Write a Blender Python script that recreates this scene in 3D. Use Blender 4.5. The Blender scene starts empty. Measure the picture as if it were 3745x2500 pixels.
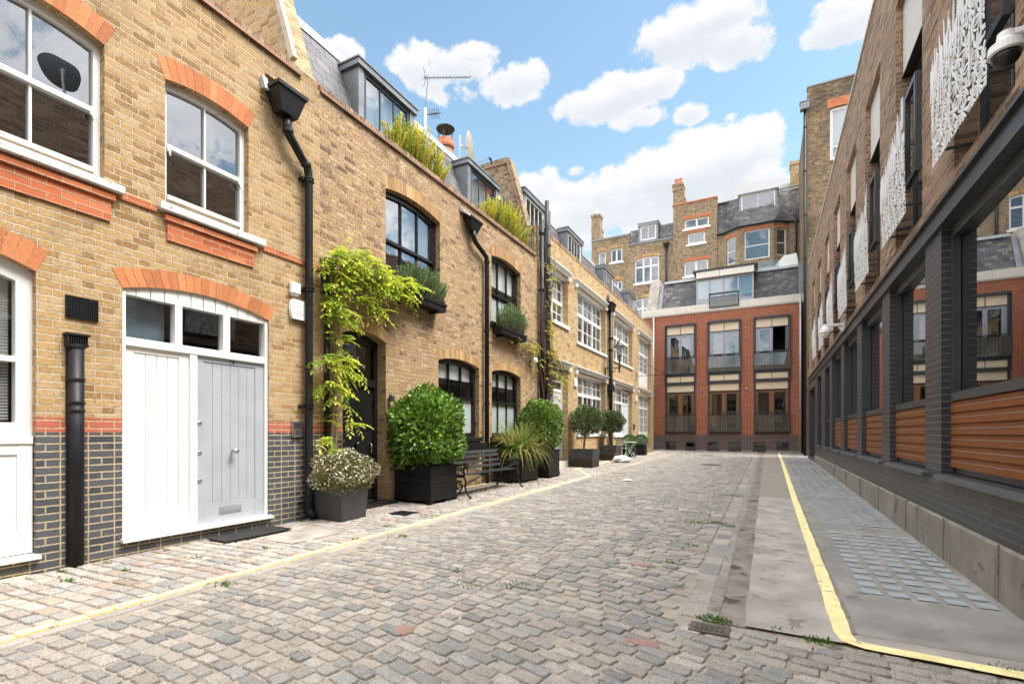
import bpy, math, random
import numpy as np
from mathutils import Vector, Matrix
random.seed(7)
rng = np.random.default_rng(11)
R = math.radians
S = bpy.context.scene
COL = S.collection

# ------------------------------------------------------------------ ground profile (gentle rise up the mews, fall across it)
def g(x, y):
    return 0.0125 * (min(y, 21.5) - 3.5) - 0.012 * (x + 6.15)

# ------------------------------------------------------------------ local frames: u along the wall, d out of it, z up
def FL(X0):   # faces +X
    return lambda u, d, z: (X0 + d, u, z)
def FR(X0):   # faces -X
    return lambda u, d, z: (X0 - d, u, z)
def FE(Y0):   # faces -Y
    return lambda u, d, z: (u, Y0 - d, z)

BASE = {}
def tint(c, k): return tuple(min(1, q * k) for q in c)

class MB:
    def __init__(s):
        s.v = []; s.f = []; s.m = []; s.c = []; s.cc = None
    def face(s, pts, m=0):
        i = len(s.v); s.v += [tuple(p) for p in pts]
        s.f.append(tuple(range(i, i + len(pts)))); s.m.append(m); s.c.append(s.cc)
    def idx(s, verts, faces, m=0):
        i = len(s.v); s.v += [tuple(p) for p in verts]
        for f in faces:
            s.f.append(tuple(i + k for k in f)); s.m.append(m); s.c.append(s.cc)
    def hexa(s, p, m=0):
        s.idx(p, [(0, 3, 2, 1), (4, 5, 6, 7), (0, 1, 5, 4), (1, 2, 6, 5), (2, 3, 7, 6), (3, 0, 4, 7)], m)
    def box(s, x0, x1, y0, y1, z0, z1, m=0):
        s.hexa([(x0, y0, z0), (x1, y0, z0), (x1, y1, z0), (x0, y1, z0), (x0, y0, z1), (x1, y0, z1), (x1, y1, z1), (x0, y1, z1)], m)
    def bx(s, F, u0, u1, d0, d1, z0, z1, m=0):
        s.hexa([F(u0, d0, z0), F(u1, d0, z0), F(u1, d1, z0), F(u0, d1, z0), F(u0, d0, z1), F(u1, d0, z1), F(u1, d1, z1), F(u0, d1, z1)], m)
    def prism(s, F, pts, d0, d1, m=0):
        n = len(pts)
        a = [F(u, d0, z) for u, z in pts]; b = [F(u, d1, z) for u, z in pts]
        s.idx(a + b, [tuple(range(n)), tuple(range(2 * n - 1, n - 1, -1))] + [(i, (i + 1) % n, n + (i + 1) % n, n + i) for i in range(n)], m)
    def tube(s, pts, r, n=10, m=0, flat=1.0):
        pts = [Vector(p) for p in pts]; k = len(pts)
        rs = r if isinstance(r, (list, tuple)) else [r] * k
        t0 = (pts[1] - pts[0]).normalized()
        up = Vector((0, 0, 1)) if abs(t0.z) < .9 else Vector((1, 0, 0))
        nx = t0.cross(up).normalized(); vs = []
        for i in range(k):
            t = (pts[min(i + 1, k - 1)] - pts[max(i - 1, 0)]).normalized()
            nx = (nx - t * nx.dot(t)).normalized(); ny = t.cross(nx)
            for j in range(n):
                a = 2 * math.pi * j / n
                vs.append(pts[i] + nx * math.cos(a) * rs[i] + ny * math.sin(a) * rs[i] * flat)
        fs = [tuple(range(n))[::-1], tuple(range((k - 1) * n, k * n))]
        for i in range(k - 1):
            for j in range(n):
                fs.append((i * n + j, i * n + (j + 1) % n, (i + 1) * n + (j + 1) % n, (i + 1) * n + j))
        s.idx(vs, fs, m)
    def lathe(s, c, prof, n=20, m=0, axis='z'):
        vs = []
        for r, h in prof:
            for j in range(n):
                a = 2 * math.pi * j / n
                p = (r * math.cos(a), r * math.sin(a), h)
                if axis == 'x': p = (p[2], p[0], p[1])
                if axis == '-x': p = (-p[2], p[0], p[1])
                if axis == '-y': p = (p[0], -p[2], p[1])
                vs.append((c[0] + p[0], c[1] + p[1], c[2] + p[2]))
        k = len(prof); fs = [tuple(range(n))[::-1], tuple(range((k - 1) * n, k * n))]
        for i in range(k - 1):
            for j in range(n):
                fs.append((i * n + j, i * n + (j + 1) % n, (i + 1) * n + (j + 1) % n, (i + 1) * n + j))
        s.idx(vs, fs, m)
    def build(s, name, mats, parent=None, smooth=False, bevel=0, origin=None):
        if not isinstance(mats, (list, tuple)): mats = [mats]
        if parent is not None: b = BASE[parent.name]
        elif origin is not None: b = tuple(origin)
        else: b = (0, 0, 0)
        v = np.array(s.v, dtype=np.float64)
        me = bpy.data.meshes.new(name)
        me.from_pydata((v - np.array(b)).tolist(), [], s.f)
        for m in mats: me.materials.append(m)
        me.polygons.foreach_set('material_index', s.m)
        if smooth: me.polygons.foreach_set('use_smooth', [True] * len(s.f))
        # metre-true box projection from world position
        n = len(me.loops); li = np.empty(n, dtype=np.int32); me.loops.foreach_get('vertex_index', li)
        nf = len(s.f); nor = np.empty(nf * 3); me.polygons.foreach_get('normal', nor); nor = np.abs(nor.reshape(-1, 3))
        lt = np.empty(nf, dtype=np.int32); me.polygons.foreach_get('loop_total', lt)
        ax = np.argmax(nor + np.array([.02, .01, 0]), axis=1); axl = np.repeat(ax, lt)
        w = v[li]; uv = np.empty((n, 2))
        uv[:, 0] = np.where(axl == 0, w[:, 1], w[:, 0]); uv[:, 1] = np.where(axl == 2, w[:, 1], w[:, 2])
        me.uv_layers.new(name='UVMap').data.foreach_set('uv', uv.ravel())
        if any(c is not None for c in s.c):
            cc = np.array([(c if c is not None else (.5, .5, .5)) for c in s.c], dtype=np.float32)
            cl = np.ones((n, 4), dtype=np.float32); cl[:, :3] = np.repeat(cc, lt, axis=0)
            me.color_attributes.new('Col', 'FLOAT_COLOR', 'CORNER').data.foreach_set('color', cl.ravel())
        me.update()
        o = bpy.data.objects.new(name, me); COL.objects.link(o)
        BASE[o.name] = b
        if parent is not None: o.parent = parent
        else: o.location = b
        if parent is not None and parent.type == 'MESH': pass
        if bevel:
            md = o.modifiers.new('edge', 'BEVEL'); md.width = bevel; md.segments = 2; md.limit_method = 'ANGLE'
        return o

def tag(o, label=None, cat=None, group=None, kind=None):
    if label: o['label'] = label
    if cat: o['category'] = cat
    if group: o['group'] = group
    if kind: o['kind'] = kind
    return o
def thing(name, label, cat, loc, group=None):
    o = bpy.data.objects.new(name, None); COL.objects.link(o); o.empty_display_size = .2
    o.location = loc; BASE[o.name] = tuple(loc)
    return tag(o, label, cat, group)
def copy_tree(o, loc, label=None, group=None, parent=None):
    c = o.copy(); COL.objects.link(c); BASE[c.name] = tuple(loc)
    if parent is None:
        c.location = loc
        if label: c['label'] = label
        if group: c['group'] = group
    else: c.parent = parent
    for ch in list(o.children): copy_tree(ch, loc, parent=c)
    return c
def text_into(mb, body, F, u, d, z, size, flip=1, m=0, spacing=1.0, align='CENTER'):
    cu = bpy.data.curves.new('lettering', 'FONT'); cu.body = body; cu.size = size; cu.align_x = align; cu.align_y = 'CENTER'; cu.space_character = spacing
    ob = bpy.data.objects.new('lettering', cu); COL.objects.link(ob)
    dg = bpy.context.evaluated_depsgraph_get(); me = bpy.data.meshes.new_from_object(ob.evaluated_get(dg))
    mb.idx([F(u + flip * q.co.x, d, z + q.co.y) for q in me.vertices], [tuple(p.vertices) for p in me.polygons], m)
    bpy.data.objects.remove(ob); bpy.data.curves.remove(cu); bpy.data.meshes.remove(me)

# ------------------------------------------------------------------ materials
class NT:
    def __init__(s, name):
        s.mat = bpy.data.materials.new(name); s.mat.use_nodes = True
        s.t = s.mat.node_tree; s.n = s.t.nodes; s.l = s.t.links
        s.bsdf = s.n['Principled BSDF']; s.out = s.n['Material Output']
    def put(s, sock, v):
        if isinstance(v, bpy.types.NodeSocket): s.l.new(v, sock)
        elif v is not None:
            if hasattr(sock.default_value, '__len__') and not isinstance(v, (int, float)):
                sock.default_value = tuple(v) + ((1,) if len(sock.default_value) == 4 and len(v) == 3 else ())
            else: sock.default_value = v
    def M(s, op, a, b=None, c=None, clamp=False):
        n = s.n.new('ShaderNodeMath'); n.operation = op; n.use_clamp = clamp
        for i, v in enumerate((a, b, c)):
            if v is not None: s.put(n.inputs[i], v)
        return n.outputs[0]
    def mix(s, fac, a, b, mode='MIX'):
        n = s.n.new('ShaderNodeMix'); n.data_type = 'RGBA'; n.blend_type = mode
        s.put(n.inputs[0], fac); s.put(n.inputs[6], a); s.put(n.inputs[7], b); return n.outputs[2]
    def noise(s, vec, scale, detail=4, rough=.55, dist=0, col=False):
        n = s.n.new('ShaderNodeTexNoise'); n.inputs['Scale'].default_value = scale; n.inputs['Detail'].default_value = detail
        n.inputs['Roughness'].default_value = rough; n.inputs['Distortion'].default_value = dist
        if vec is not None: s.l.new(vec, n.inputs['Vector'])
        return n.outputs['Color' if col else 'Fac']
    def ramp(s, fac, stops, interp='LINEAR'):
        n = s.n.new('ShaderNodeValToRGB'); cr = n.color_ramp; cr.interpolation = interp
        while len(cr.elements) < len(stops): cr.elements.new(.5)
        for e, (p, c) in zip(cr.elements, stops): e.position = p; e.color = tuple(c) + (1,) if len(c) == 3 else c
        s.l.new(fac, n.inputs[0]); return n.outputs[0]
    def remap(s, v, a, b, c=0, d=1, smooth=True):
        n = s.n.new('ShaderNodeMapRange'); n.interpolation_type = 'SMOOTHSTEP' if smooth else 'LINEAR'
        s.put(n.inputs[0], v)
        for i, q in enumerate((a, b, c, d)): n.inputs[i + 1].default_value = q
        return n.outputs[0]
    def pos(s):
        return s.n.new('ShaderNodeNewGeometry').outputs['Position']
    def attr(s, name='Col'):
        n = s.n.new('ShaderNodeVertexColor'); n.layer_name = name; return n.outputs[0]
    def bump(s, h, dist=.005, strength=1.0):
        n = s.n.new('ShaderNodeBump'); n.inputs['Distance'].default_value = dist; n.inputs['Strength'].default_value = strength
        s.l.new(h, n.inputs['Height']); s.l.new(n.outputs[0], s.bsdf.inputs['Normal'])
    def set(s, base=None, rough=None, metal=None, spec=None):
        for k, v in (('Base Color', base), ('Roughness', rough), ('Metallic', metal), ('Specular IOR Level', spec)):
            if v is not None: s.put(s.bsdf.inputs[k], v)

def paint(name, base, rough=.5, metal=0, var=.12, scale=6, bump=.0, bscale=60, spec=.5, spots=None, grit=0, streak=None):
    t = NT(name); p = t.pos()
    n = t.noise(p, scale, 5)
    lo = tuple(c * (1 - var) for c in base); hi = tuple(min(1, c * (1 + var)) for c in base)
    col = t.ramp(n, [(.3, lo), (.7, hi)])
    if spots:
        f = t.remap(t.noise(p, spots[1], 4, .65), spots[2], spots[2] + .08)
        col = t.mix(f, col, spots[0])
    if streak:   # rain streaks and seepage down a vertical face
        mp = t.n.new('ShaderNodeMapping'); mp.inputs['Scale'].default_value = (5, 5, .7); t.l.new(p, mp.inputs[0])
        col = t.mix(t.M('MULTIPLY', t.remap(t.noise(mp.outputs[0], 1.6, 5, .65), .52, .70), streak[1]), col, streak[0])
    if grit:
        gn = t.remap(t.noise(p, 210, 2, .8), .38, .62, 1 - grit, 1 + grit); gc = t.n.new('ShaderNodeCombineColor')
        for q in range(3): t.l.new(gn, gc.inputs[q])
        col = t.mix(1.0, col, gc.outputs[0], 'MULTIPLY')
    t.set(col, t.remap(n, .3, .7, rough * .9, min(1, rough * 1.12)), metal, spec)
    if bump: t.bump(t.noise(p, bscale, 3), bump)
    return t.mat

def brick(name, ramp, mortar, w=.225, h=.075, j=.010, bond='flemish', rough=.85, rel=.006, stain=None, wob=.004, spec=.3, fleck=None, contrast=.25, crevice_shade=.35):
    t = NT(name)
    uvn = t.n.new('ShaderNodeUVMap'); uvn.uv_map = 'UVMap'
    sp = t.n.new('ShaderNodeSeparateXYZ'); t.l.new(uvn.outputs[0], sp.inputs[0])
    pz = t.pos()
    # bricks are never quite true: wander the coordinates a little
    wn = t.noise(pz, 9, 1, col=True); sw = t.n.new('ShaderNodeSeparateColor'); t.l.new(wn, sw.inputs[0])
    u = t.M('ADD', sp.outputs[0], t.M('MULTIPLY', t.M('SUBTRACT', sw.outputs[0], .5), wob * 3))
    v = t.M('ADD', sp.outputs[1], t.M('MULTIPLY', t.M('SUBTRACT', sw.outputs[1], .5), wob * 2))
    row = t.M('FLOOR', t.M('DIVIDE', v, h)); odd = t.M('FLOORED_MODULO', row, 2.0)
    P = w * 1.5 if bond == 'flemish' else w
    a = t.M('ADD', u, t.M('MULTIPLY', odd, P * .5))
    if bond == 'english':
        wid = t.M('SUBTRACT', w, t.M('MULTIPLY', odd, w * .5)); n = t.M('FLOOR', t.M('DIVIDE', a, wid)); x = t.M('SUBTRACT', a, t.M('MULTIPLY', n, wid))
        idx = n
    else:
        n = t.M('FLOOR', t.M('DIVIDE', a, P)); x = t.M('SUBTRACT', a, t.M('MULTIPLY', n, P))
        if bond == 'flemish':
            H = t.M('GREATER_THAN', x, w); x = t.M('SUBTRACT', x, t.M('MULTIPLY', H, w)); wid = t.M('SUBTRACT', w, t.M('MULTIPLY', H, w * .5))
            idx = t.M('ADD', t.M('MULTIPLY', n, 2.0), H)
        else: wid = w; idx = n
    fv = t.M('SUBTRACT', v, t.M('MULTIPLY', row, h))
    eu = t.M('MINIMUM', x, t.M('SUBTRACT', wid, x)); ev = t.M('MINIMUM', fv, t.M('SUBTRACT', h, fv))
    e = t.M('MINIMUM', eu, ev)
    e = t.M('ADD', e, t.M('MULTIPLY', t.M('SUBTRACT', t.noise(pz, 55, 1), .5), j * .9))
    mask = t.remap(e, j * .38, j * .75)
    cx = t.n.new('ShaderNodeCombineXYZ'); t.l.new(idx, cx.inputs[0]); t.l.new(row, cx.inputs[1])
    wh = t.n.new('ShaderNodeTexWhiteNoise'); wh.noise_dimensions = '2D'; t.l.new(cx.outputs[0], wh.inputs['Vector'])
    n1 = t.noise(pz, 28, 3, .65); n2 = t.noise(pz, 1.3, 2)
    k = t.M('ADD', wh.outputs[0], t.M('MULTIPLY', t.M('SUBTRACT', n1, .5), contrast))
    k = t.M('ADD', k, t.M('MULTIPLY', t.M('SUBTRACT', n2, .5), .35), clamp=True)
    nr = len(ramp); col = t.ramp(k, [(i / (nr - 1), c) for i, c in enumerate(ramp)])
    pit = t.remap(t.noise(pz, 90, 1), .60, .70); col = t.mix(t.M('MULTIPLY', pit, .45), col, tuple(c * .35 for c in ramp[0]))
    if fleck: col = t.mix(t.M('MULTIPLY', t.remap(t.noise(pz, 14, 4, .7), .64, .7), fleck[1]), col, fleck[0])
    mo = t.mix(n1, tuple(c * .8 for c in mortar), tuple(min(1, c * 1.15) for c in mortar))
    crev = t.M('MULTIPLY', t.remap(t.noise(pz, 17, 3, .7), .50, .66), crevice_shade); mo = t.mix(crev, mo, tuple(c * .28 for c in mortar))  # joint shadow put into the mortar colour in random patches
    col = t.mix(mask, mo, col)
    if stain:
        f = t.M('MULTIPLY', t.remap(t.noise(pz, stain[1], 5, .6), stain[2], stain[2] + .2), stain[3]); col = t.mix(f, col, stain[0])
    t.set(col, rough, 0, spec)
    hh = t.M('ADD', mask, t.M('MULTIPLY', n1, .5)); hh = t.M('ADD', hh, t.M('MULTIPLY', wh.outputs[0], .25))
    t.bump(hh, rel)
    return t.mat

def glass(name, tint=(.75, .8, .8), ior=1.55, gain=1.25, base=.06, rip=.0):
    t = NT(name); t.n.remove(t.bsdf)
    tr = t.n.new('ShaderNodeBsdfTransparent'); tr.inputs[0].default_value = tint + (1,)
    gl = t.n.new('ShaderNodeBsdfGlossy'); gl.inputs['Roughness'].default_value = .0; gl.inputs['Color'].default_value = (.95, .97, 1, 1)
    fr = t.n.new('ShaderNodeFresnel'); bf = t.n.new('ShaderNodeNewGeometry').outputs['Backfacing']; t.l.new(t.M('ADD', ior, t.M('MULTIPLY', bf, 1 / ior - ior)), fr.inputs[0])   # same pane from both sides
    f = t.M('ADD', t.M('MULTIPLY', fr.outputs[0], gain), base, clamp=True)
    if rip:
        b = t.n.new('ShaderNodeBump'); b.inputs['Distance'].default_value = rip; t.l.new(t.noise(t.pos(), 2.2, 1), b.inputs['Height']); t.l.new(b.outputs[0], gl.inputs['Normal'])
    mx = t.n.new('ShaderNodeMixShader'); t.l.new(f, mx.inputs[0]); t.l.new(tr.outputs[0], mx.inputs[1]); t.l.new(gl.outputs[0], mx.inputs[2])
    t.l.new(mx.outputs[0], t.out.inputs[0]); return t.mat

def leafmat(name, rough=.45, trans=.35, spec=.4):
    t = NT(name); c = t.attr(); n = t.noise(t.pos(), 40, 2)
    c2 = t.mix(n, t.mix(1.0, c, (.75, .75, .75), 'MULTIPLY'), c)
    t.set(c2, rough, 0, spec)
    tl = t.n.new('ShaderNodeBsdfTranslucent'); t.l.new(c2, tl.inputs[0])
    mx = t.n.new('ShaderNodeMixShader'); mx.inputs[0].default_value = trans
    t.l.new(t.bsdf.outputs[0], mx.inputs[1]); t.l.new(tl.outputs[0], mx.inputs[2]); t.l.new(mx.outputs[0], t.out.inputs[0])
    return t.mat

def colmat(name, rough=.8, speck=.25, scale=120, bump=.003, spec=.3, bsc=45):
    t = NT(name); c = t.attr(); p = t.pos()
    n = t.noise(p, scale, 3, .7); n2 = t.noise(p, bsc, 5, .65); n3 = t.noise(p, 7, 3)
    lo = t.mix(1.0, c, (1 - speck,) * 3, 'MULTIPLY'); hi = t.mix(1.0, c, (1 + speck,) * 3, 'MULTIPLY')
    col = t.mix(t.remap(n, .35, .65), lo, hi)
    col = t.mix(t.remap(n3, .45, .75, 0, .35), col, t.mix(1.0, col, (.72, .70, .66), 'MULTIPLY'))
    t.set(col, rough, 0, spec); t.bump(n2, bump); return t.mat

m_y1 = brick('stock_brick_ochre', [(.25, .145, .055), (.345, .205, .09), (.40, .255, .11), (.45, .305, .145), (.405, .25, .105), (.47, .345, .195), (.355, .21, .09)], (.56, .475, .36), bond='flemish', stain=((.13, .095, .055), 1.3, .50, .42), contrast=.8, rel=.009, wob=.006, crevice_shade=.5)
m_y2 = brick('stock_brick_mottled', [(.15, .085, .06), (.36, .215, .105), (.46, .31, .14), (.25, .15, .115), (.55, .42, .25), (.43, .27, .12), (.30, .175, .105), (.49, .35, .18), (.36, .21, .135)], (.42, .335, .22), bond='flemish', stain=((.11, .083, .055), 1.2, .50, .42), contrast=.9, rel=.014, wob=.009, crevice_shade=.9)
m_y3 = brick('stock_brick_buff', [(.30, .19, .09), (.41, .27, .125), (.47, .32, .15), (.51, .37, .195)], (.46, .38, .26), bond='flemish', contrast=.7, wob=.006)
m_blue = brick('engineering_brick', [(.045, .05, .058), (.07, .077, .088), (.085, .092, .105), (.06, .064, .075)], (.44, .345, .215), bond='english', rough=.5, spec=.5, rel=.004, fleck=((.35, .36, .38), .5), wob=.002, j=.012)
m_band = brick('red_band_brick', [(.36, .10, .065), (.44, .13, .085), (.40, .115, .08)], (.52, .40, .22), bond='stretcher', wob=.002)
m_red = brick('orange_red_brick', [(.34, .085, .035), (.50, .145, .055), (.44, .12, .05), (.56, .19, .08)], (.50, .32, .2), bond='stretcher', stain=((.09, .05, .04), 3, .58, .45))
m_end = brick('bright_red_brick', [(.23, .06, .03), (.33, .09, .042), (.27, .07, .034), (.38, .12, .058)], (.50, .31, .21), bond='flemish', wob=.002, rel=.005)
m_plinth_brick = brick('purple_brown_brick', [(.075, .055, .052), (.12, .085, .078), (.10, .072, .07), (.14, .10, .09)], (.27, .21, .17), bond='flemish', rel=.005)
m_back = brick('sooty_stock_brick', [(.10, .072, .047), (.21, .148, .087), (.30, .215, .128), (.25, .175, .10), (.37, .28, .175)], (.37, .305, .215), bond='flemish', stain=((.06, .05, .04), .45, .55, .45))
m_tower = brick('blackened_stock_brick', [(.06, .048, .036), (.17, .118, .07), (.25, .18, .105), (.13, .095, .06), (.34, .25, .14)], (.32, .25, .16), bond='flemish', stain=((.03, .027, .024), .35, .5, .6))
m_right = brick('brown_modern_brick', [(.10, .062, .045), (.25, .15, .09), (.35, .215, .13), (.17, .108, .075), (.42, .285, .19), (.29, .18, .11), (.22, .14, .095)], (.44, .35, .26), w=.29, h=.068, bond='stretcher', rel=.009, contrast=.35)
m_dark = brick('painted_dark_brick', [(.028, .029, .035), (.037, .038, .045), (.032, .033, .039)], (.125, .12, .118), w=.225, h=.075, j=.009, bond='stretcher', rough=.42, spec=.5, rel=.005, wob=.002, contrast=.1)
m_slate = brick('roof_slate', [(.045, .043, .05), (.085, .08, .088), (.115, .11, .112), (.07, .066, .075), (.14, .13, .12)], (.012, .012, .014), w=.30, h=.20, j=.009, bond='stretcher', rough=.55, spec=.5, rel=.012, wob=.003)
m_slate2 = brick('roof_slate_small', [(.025, .025, .03), (.055, .053, .06), (.085, .08, .084), (.04, .039, .045), (.16, .145, .12), (.06, .058, .064)], (.012, .012, .014), w=.27, h=.17, j=.010, bond='stretcher', rough=.55, spec=.5, rel=.012, wob=.006)
m_white = paint('white_gloss_paint', (.74, .735, .715), .38, var=.05, scale=3, spots=((.62, .60, .56), 9, .66))
m_grey = paint('dove_grey_paint', (.36, .385, .42), .42, var=.06, scale=4, spots=((.30, .315, .335), 11, .64))
m_bluegrey = paint('pale_blue_grey_paint', (.55, .60, .65), .4, var=.04)
m_black = paint('black_gloss_paint', (.012, .012, .013), .28, var=.2)
m_iron = paint('black_cast_iron', (.010, .010, .0115), .46, var=.3, spec=.3, bump=.002, bscale=80, spots=((.07, .068, .065), 16, .66))
m_lead = paint('lead_sheet', (.20, .21, .225), .5, .35, var=.22, scale=3)
m_leadl = paint('pale_lead_sheet', (.44, .46, .47), .5, .2, var=.15, scale=4)
m_copper = paint('copper_flashing', (.29, .16, .105), .5, .35, var=.2, scale=4)
m_sill = paint('flaking_white_sill', (.66, .65, .61), .75, var=.1, scale=10, bump=.004, bscale=40, spots=((.22, .20, .17), 24, .58))
m_stone = paint('cream_stone', (.60, .55, .475), .7, var=.08)
m_conc = paint('weathered_concrete', (.245, .222, .195), .85, var=.25, scale=2.4, bump=.004, bscale=70, spots=((.13, .115, .095), 3.2, .60), grit=.16, streak=((.085, .075, .062), .65))
m_conc2 = paint('pale_apron_concrete', (.325, .295, .26), .85, var=.30, scale=2.6, bump=.004, bscale=110, spots=((.20, .175, .15), 3.4, .57), grit=.22)
m_conc3 = paint('grey_pavement_concrete', (.245, .232, .21), .8, var=.28, scale=2.2, bump=.003, bscale=110, spots=((.165, .15, .13), 4, .58), grit=.2)
m_gutter = paint('stained_gutter_mortar', (.20, .175, .15), .85, var=.35, scale=4, bump=.008, bscale=40, spots=((.055, .045, .04), 3, .56), grit=.3)
m_joint = paint('sandy_joint_mortar', (.30, .26, .21), .95, var=.28, scale=5, bump=.008, bscale=60, spots=((.14, .115, .085), 2.2, .58), grit=.25)
m_yellow = paint('worn_yellow_paint', (.80, .69, .33), .75, var=.14, scale=7, bump=.004, bscale=60, spots=((.40, .36, .28), 9, .575), grit=.14)
m_steel = paint('dark_grey_steel', (.043, .046, .052), .4, .3, var=.15)
m_sillm = paint('blue_grey_metal_sill', (.095, .104, .118), .42, .3, var=.12)
m_anth = paint('anthracite_frame', (.052, .056, .062), .4, .2, var=.12)
m_alu = paint('grey_aluminium', (.30, .31, .325), .4, .3, var=.06)
m_cream = paint('cream_panel', (.66, .53, .375), .55, var=.05, scale=3)
m_offw = paint('offwhite_panel', (.62, .58, .52), .5, var=.05)
m_chrome = paint('satin_steel', (.55, .55, .54), .25, .9, var=.06)
m_silver = paint('galvanised_pipe', (.42, .44, .46), .42, .5, var=.1)
m_plast = paint('white_plastic', (.80, .80, .78), .4, var=.02)
m_tileglass = paint('cloudy_pavement_glass', (.315, .35, .365), .45, var=.16, scale=9)
m_terra = paint('terracotta', (.50, .17, .085), .8, var=.15)
m_zinc = paint('aged_zinc_planter', (.045, .047, .05), .5, .4, var=.35, scale=4, spots=((.16, .165, .17), 2.6, .58))
m_fibre = paint('grey_fibre_planter', (.05, .05, .053), .5, .1, var=.2, scale=3)
m_bplant = paint('black_wood_planter', (.009, .0085, .0085), .5, var=.25, spec=.25)
m_soil = paint('potting_soil', (.03, .02, .013), .95, var=.4, scale=30)
m_bark = paint('brown_bark', (.17, .11, .07), .9, var=.35, scale=20, bump=.006, bscale=50)
m_barkg = paint('grey_vine_stem', (.32, .25, .18), .9, var=.3, scale=20, bump=.004)
m_mint = paint('mint_green_metal', (.50, .64, .52), .4, var=.04)
m_bag = paint('white_woven_sack', (.78, .77, .76), .6, var=.05, bump=.006, bscale=14)
m_rubber = paint('black_rubber', (.02, .02, .021), .6, var=.3)
m_ironw = paint('rusty_iron_cover', (.125, .105, .088), .7, .3, var=.3, bump=.003)
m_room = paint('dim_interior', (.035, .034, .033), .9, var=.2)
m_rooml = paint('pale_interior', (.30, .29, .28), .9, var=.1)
m_blind = paint('white_blind', (.74, .73, .70), .8, var=.03)
m_frost = paint('frosted_film', (.62, .65, .63), .5, var=.04)
m_dish = paint('beige_dish', (.50, .46, .38), .5, var=.08)
m_dishd = paint('dark_mesh_dish', (.085, .095, .095), .6, var=.1)
m_lantern = paint('lantern_black', (.02, .022, .025), .35, var=.2)
m_leaf = leafmat('leaf_waxy', .32, .25, .5); m_leafs = leafmat('leaf_soft', .6, .45, .25); m_petal = leafmat('petal', .7, .3, .2)
m_sett = colmat('granite_setts', .8, .30, 95, .007); m_vous = colmat('rubbed_orange_brick', .85, .12, 60, .003)
m_glass = glass('window_glass', (.86, .9, .9), 1.5, 1.1, .05); m_glassr = glass('coated_shop_glass', (.40, .45, .44), 1.75, 1.25, .17); m_glassb = glass('upper_sash_glass', (.5, .52, .52), 1.6, 1.2, .19, .002)
m_gsky = glass('tinted_pane', (.55, .62, .65), 1.5, 1.1, .16); m_gclear = glass('clear_lantern_glass', (.93, .95, .95), 1.45, 1, 0)
t = NT('orange_cladding'); p = t.pos(); mp = t.n.new('ShaderNodeMapping'); mp.inputs['Scale'].default_value = (30, 1.6, 30); t.l.new(p, mp.inputs[0])
gr = t.noise(mp.outputs[0], 2.2, 6, .62, 1.2); gr2 = t.noise(p, 1.7, 3)
cl = t.ramp(gr, [(.2, (.08, .027, .008)), (.45, (.165, .056, .013)), (.62, (.21, .074, .018)), (.85, (.12, .041, .010))]); cl = t.mix(t.remap(gr2, .4, .7, 0, .5), cl, (.22, .058, .016))
t.set(cl, .55, 0, .25); t.bump(gr, .003); m_wood = t.mat
t = NT('oak_frame'); p = t.pos(); mp = t.n.new('ShaderNodeMapping'); mp.inputs['Scale'].default_value = (22, 22, 1.5); t.l.new(p, mp.inputs[0])
gr = t.noise(mp.outputs[0], 2, 5, .6, 1); t.set(t.ramp(gr, [(.3, (.13, .055, .022)), (.7, (.25, .115, .048))]), .5, 0, .4); m_oak = t.mat
# ------------------------------------------------------------------ building helpers
def arc(u0, u1, zs, zc, n=12):
    """points of a flat segmental arch from (u0,zs) over the crown zc to (u1,zs)"""
    w = (u1 - u0) / 2; h = zc - zs; r = (w * w + h * h) / (2 * h); cx = (u0 + u1) / 2; cz = zc - r
    a = math.asin(min(1, w / r))
    return [(cx + r * math.sin(-a + 2 * a * i / n), cz + r * math.cos(-a + 2 * a * i / n)) for i in range(n + 1)]

class Op:
    def __init__(s, u0, u1, z0, z1, zc=None, depth=.12, room=.7, roomz=None):
        s.u0, s.u1, s.z0, s.z1, s.zc, s.depth, s.room = u0, u1, z0, z1, zc, depth, room
        s.top = zc if zc else z1

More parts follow.
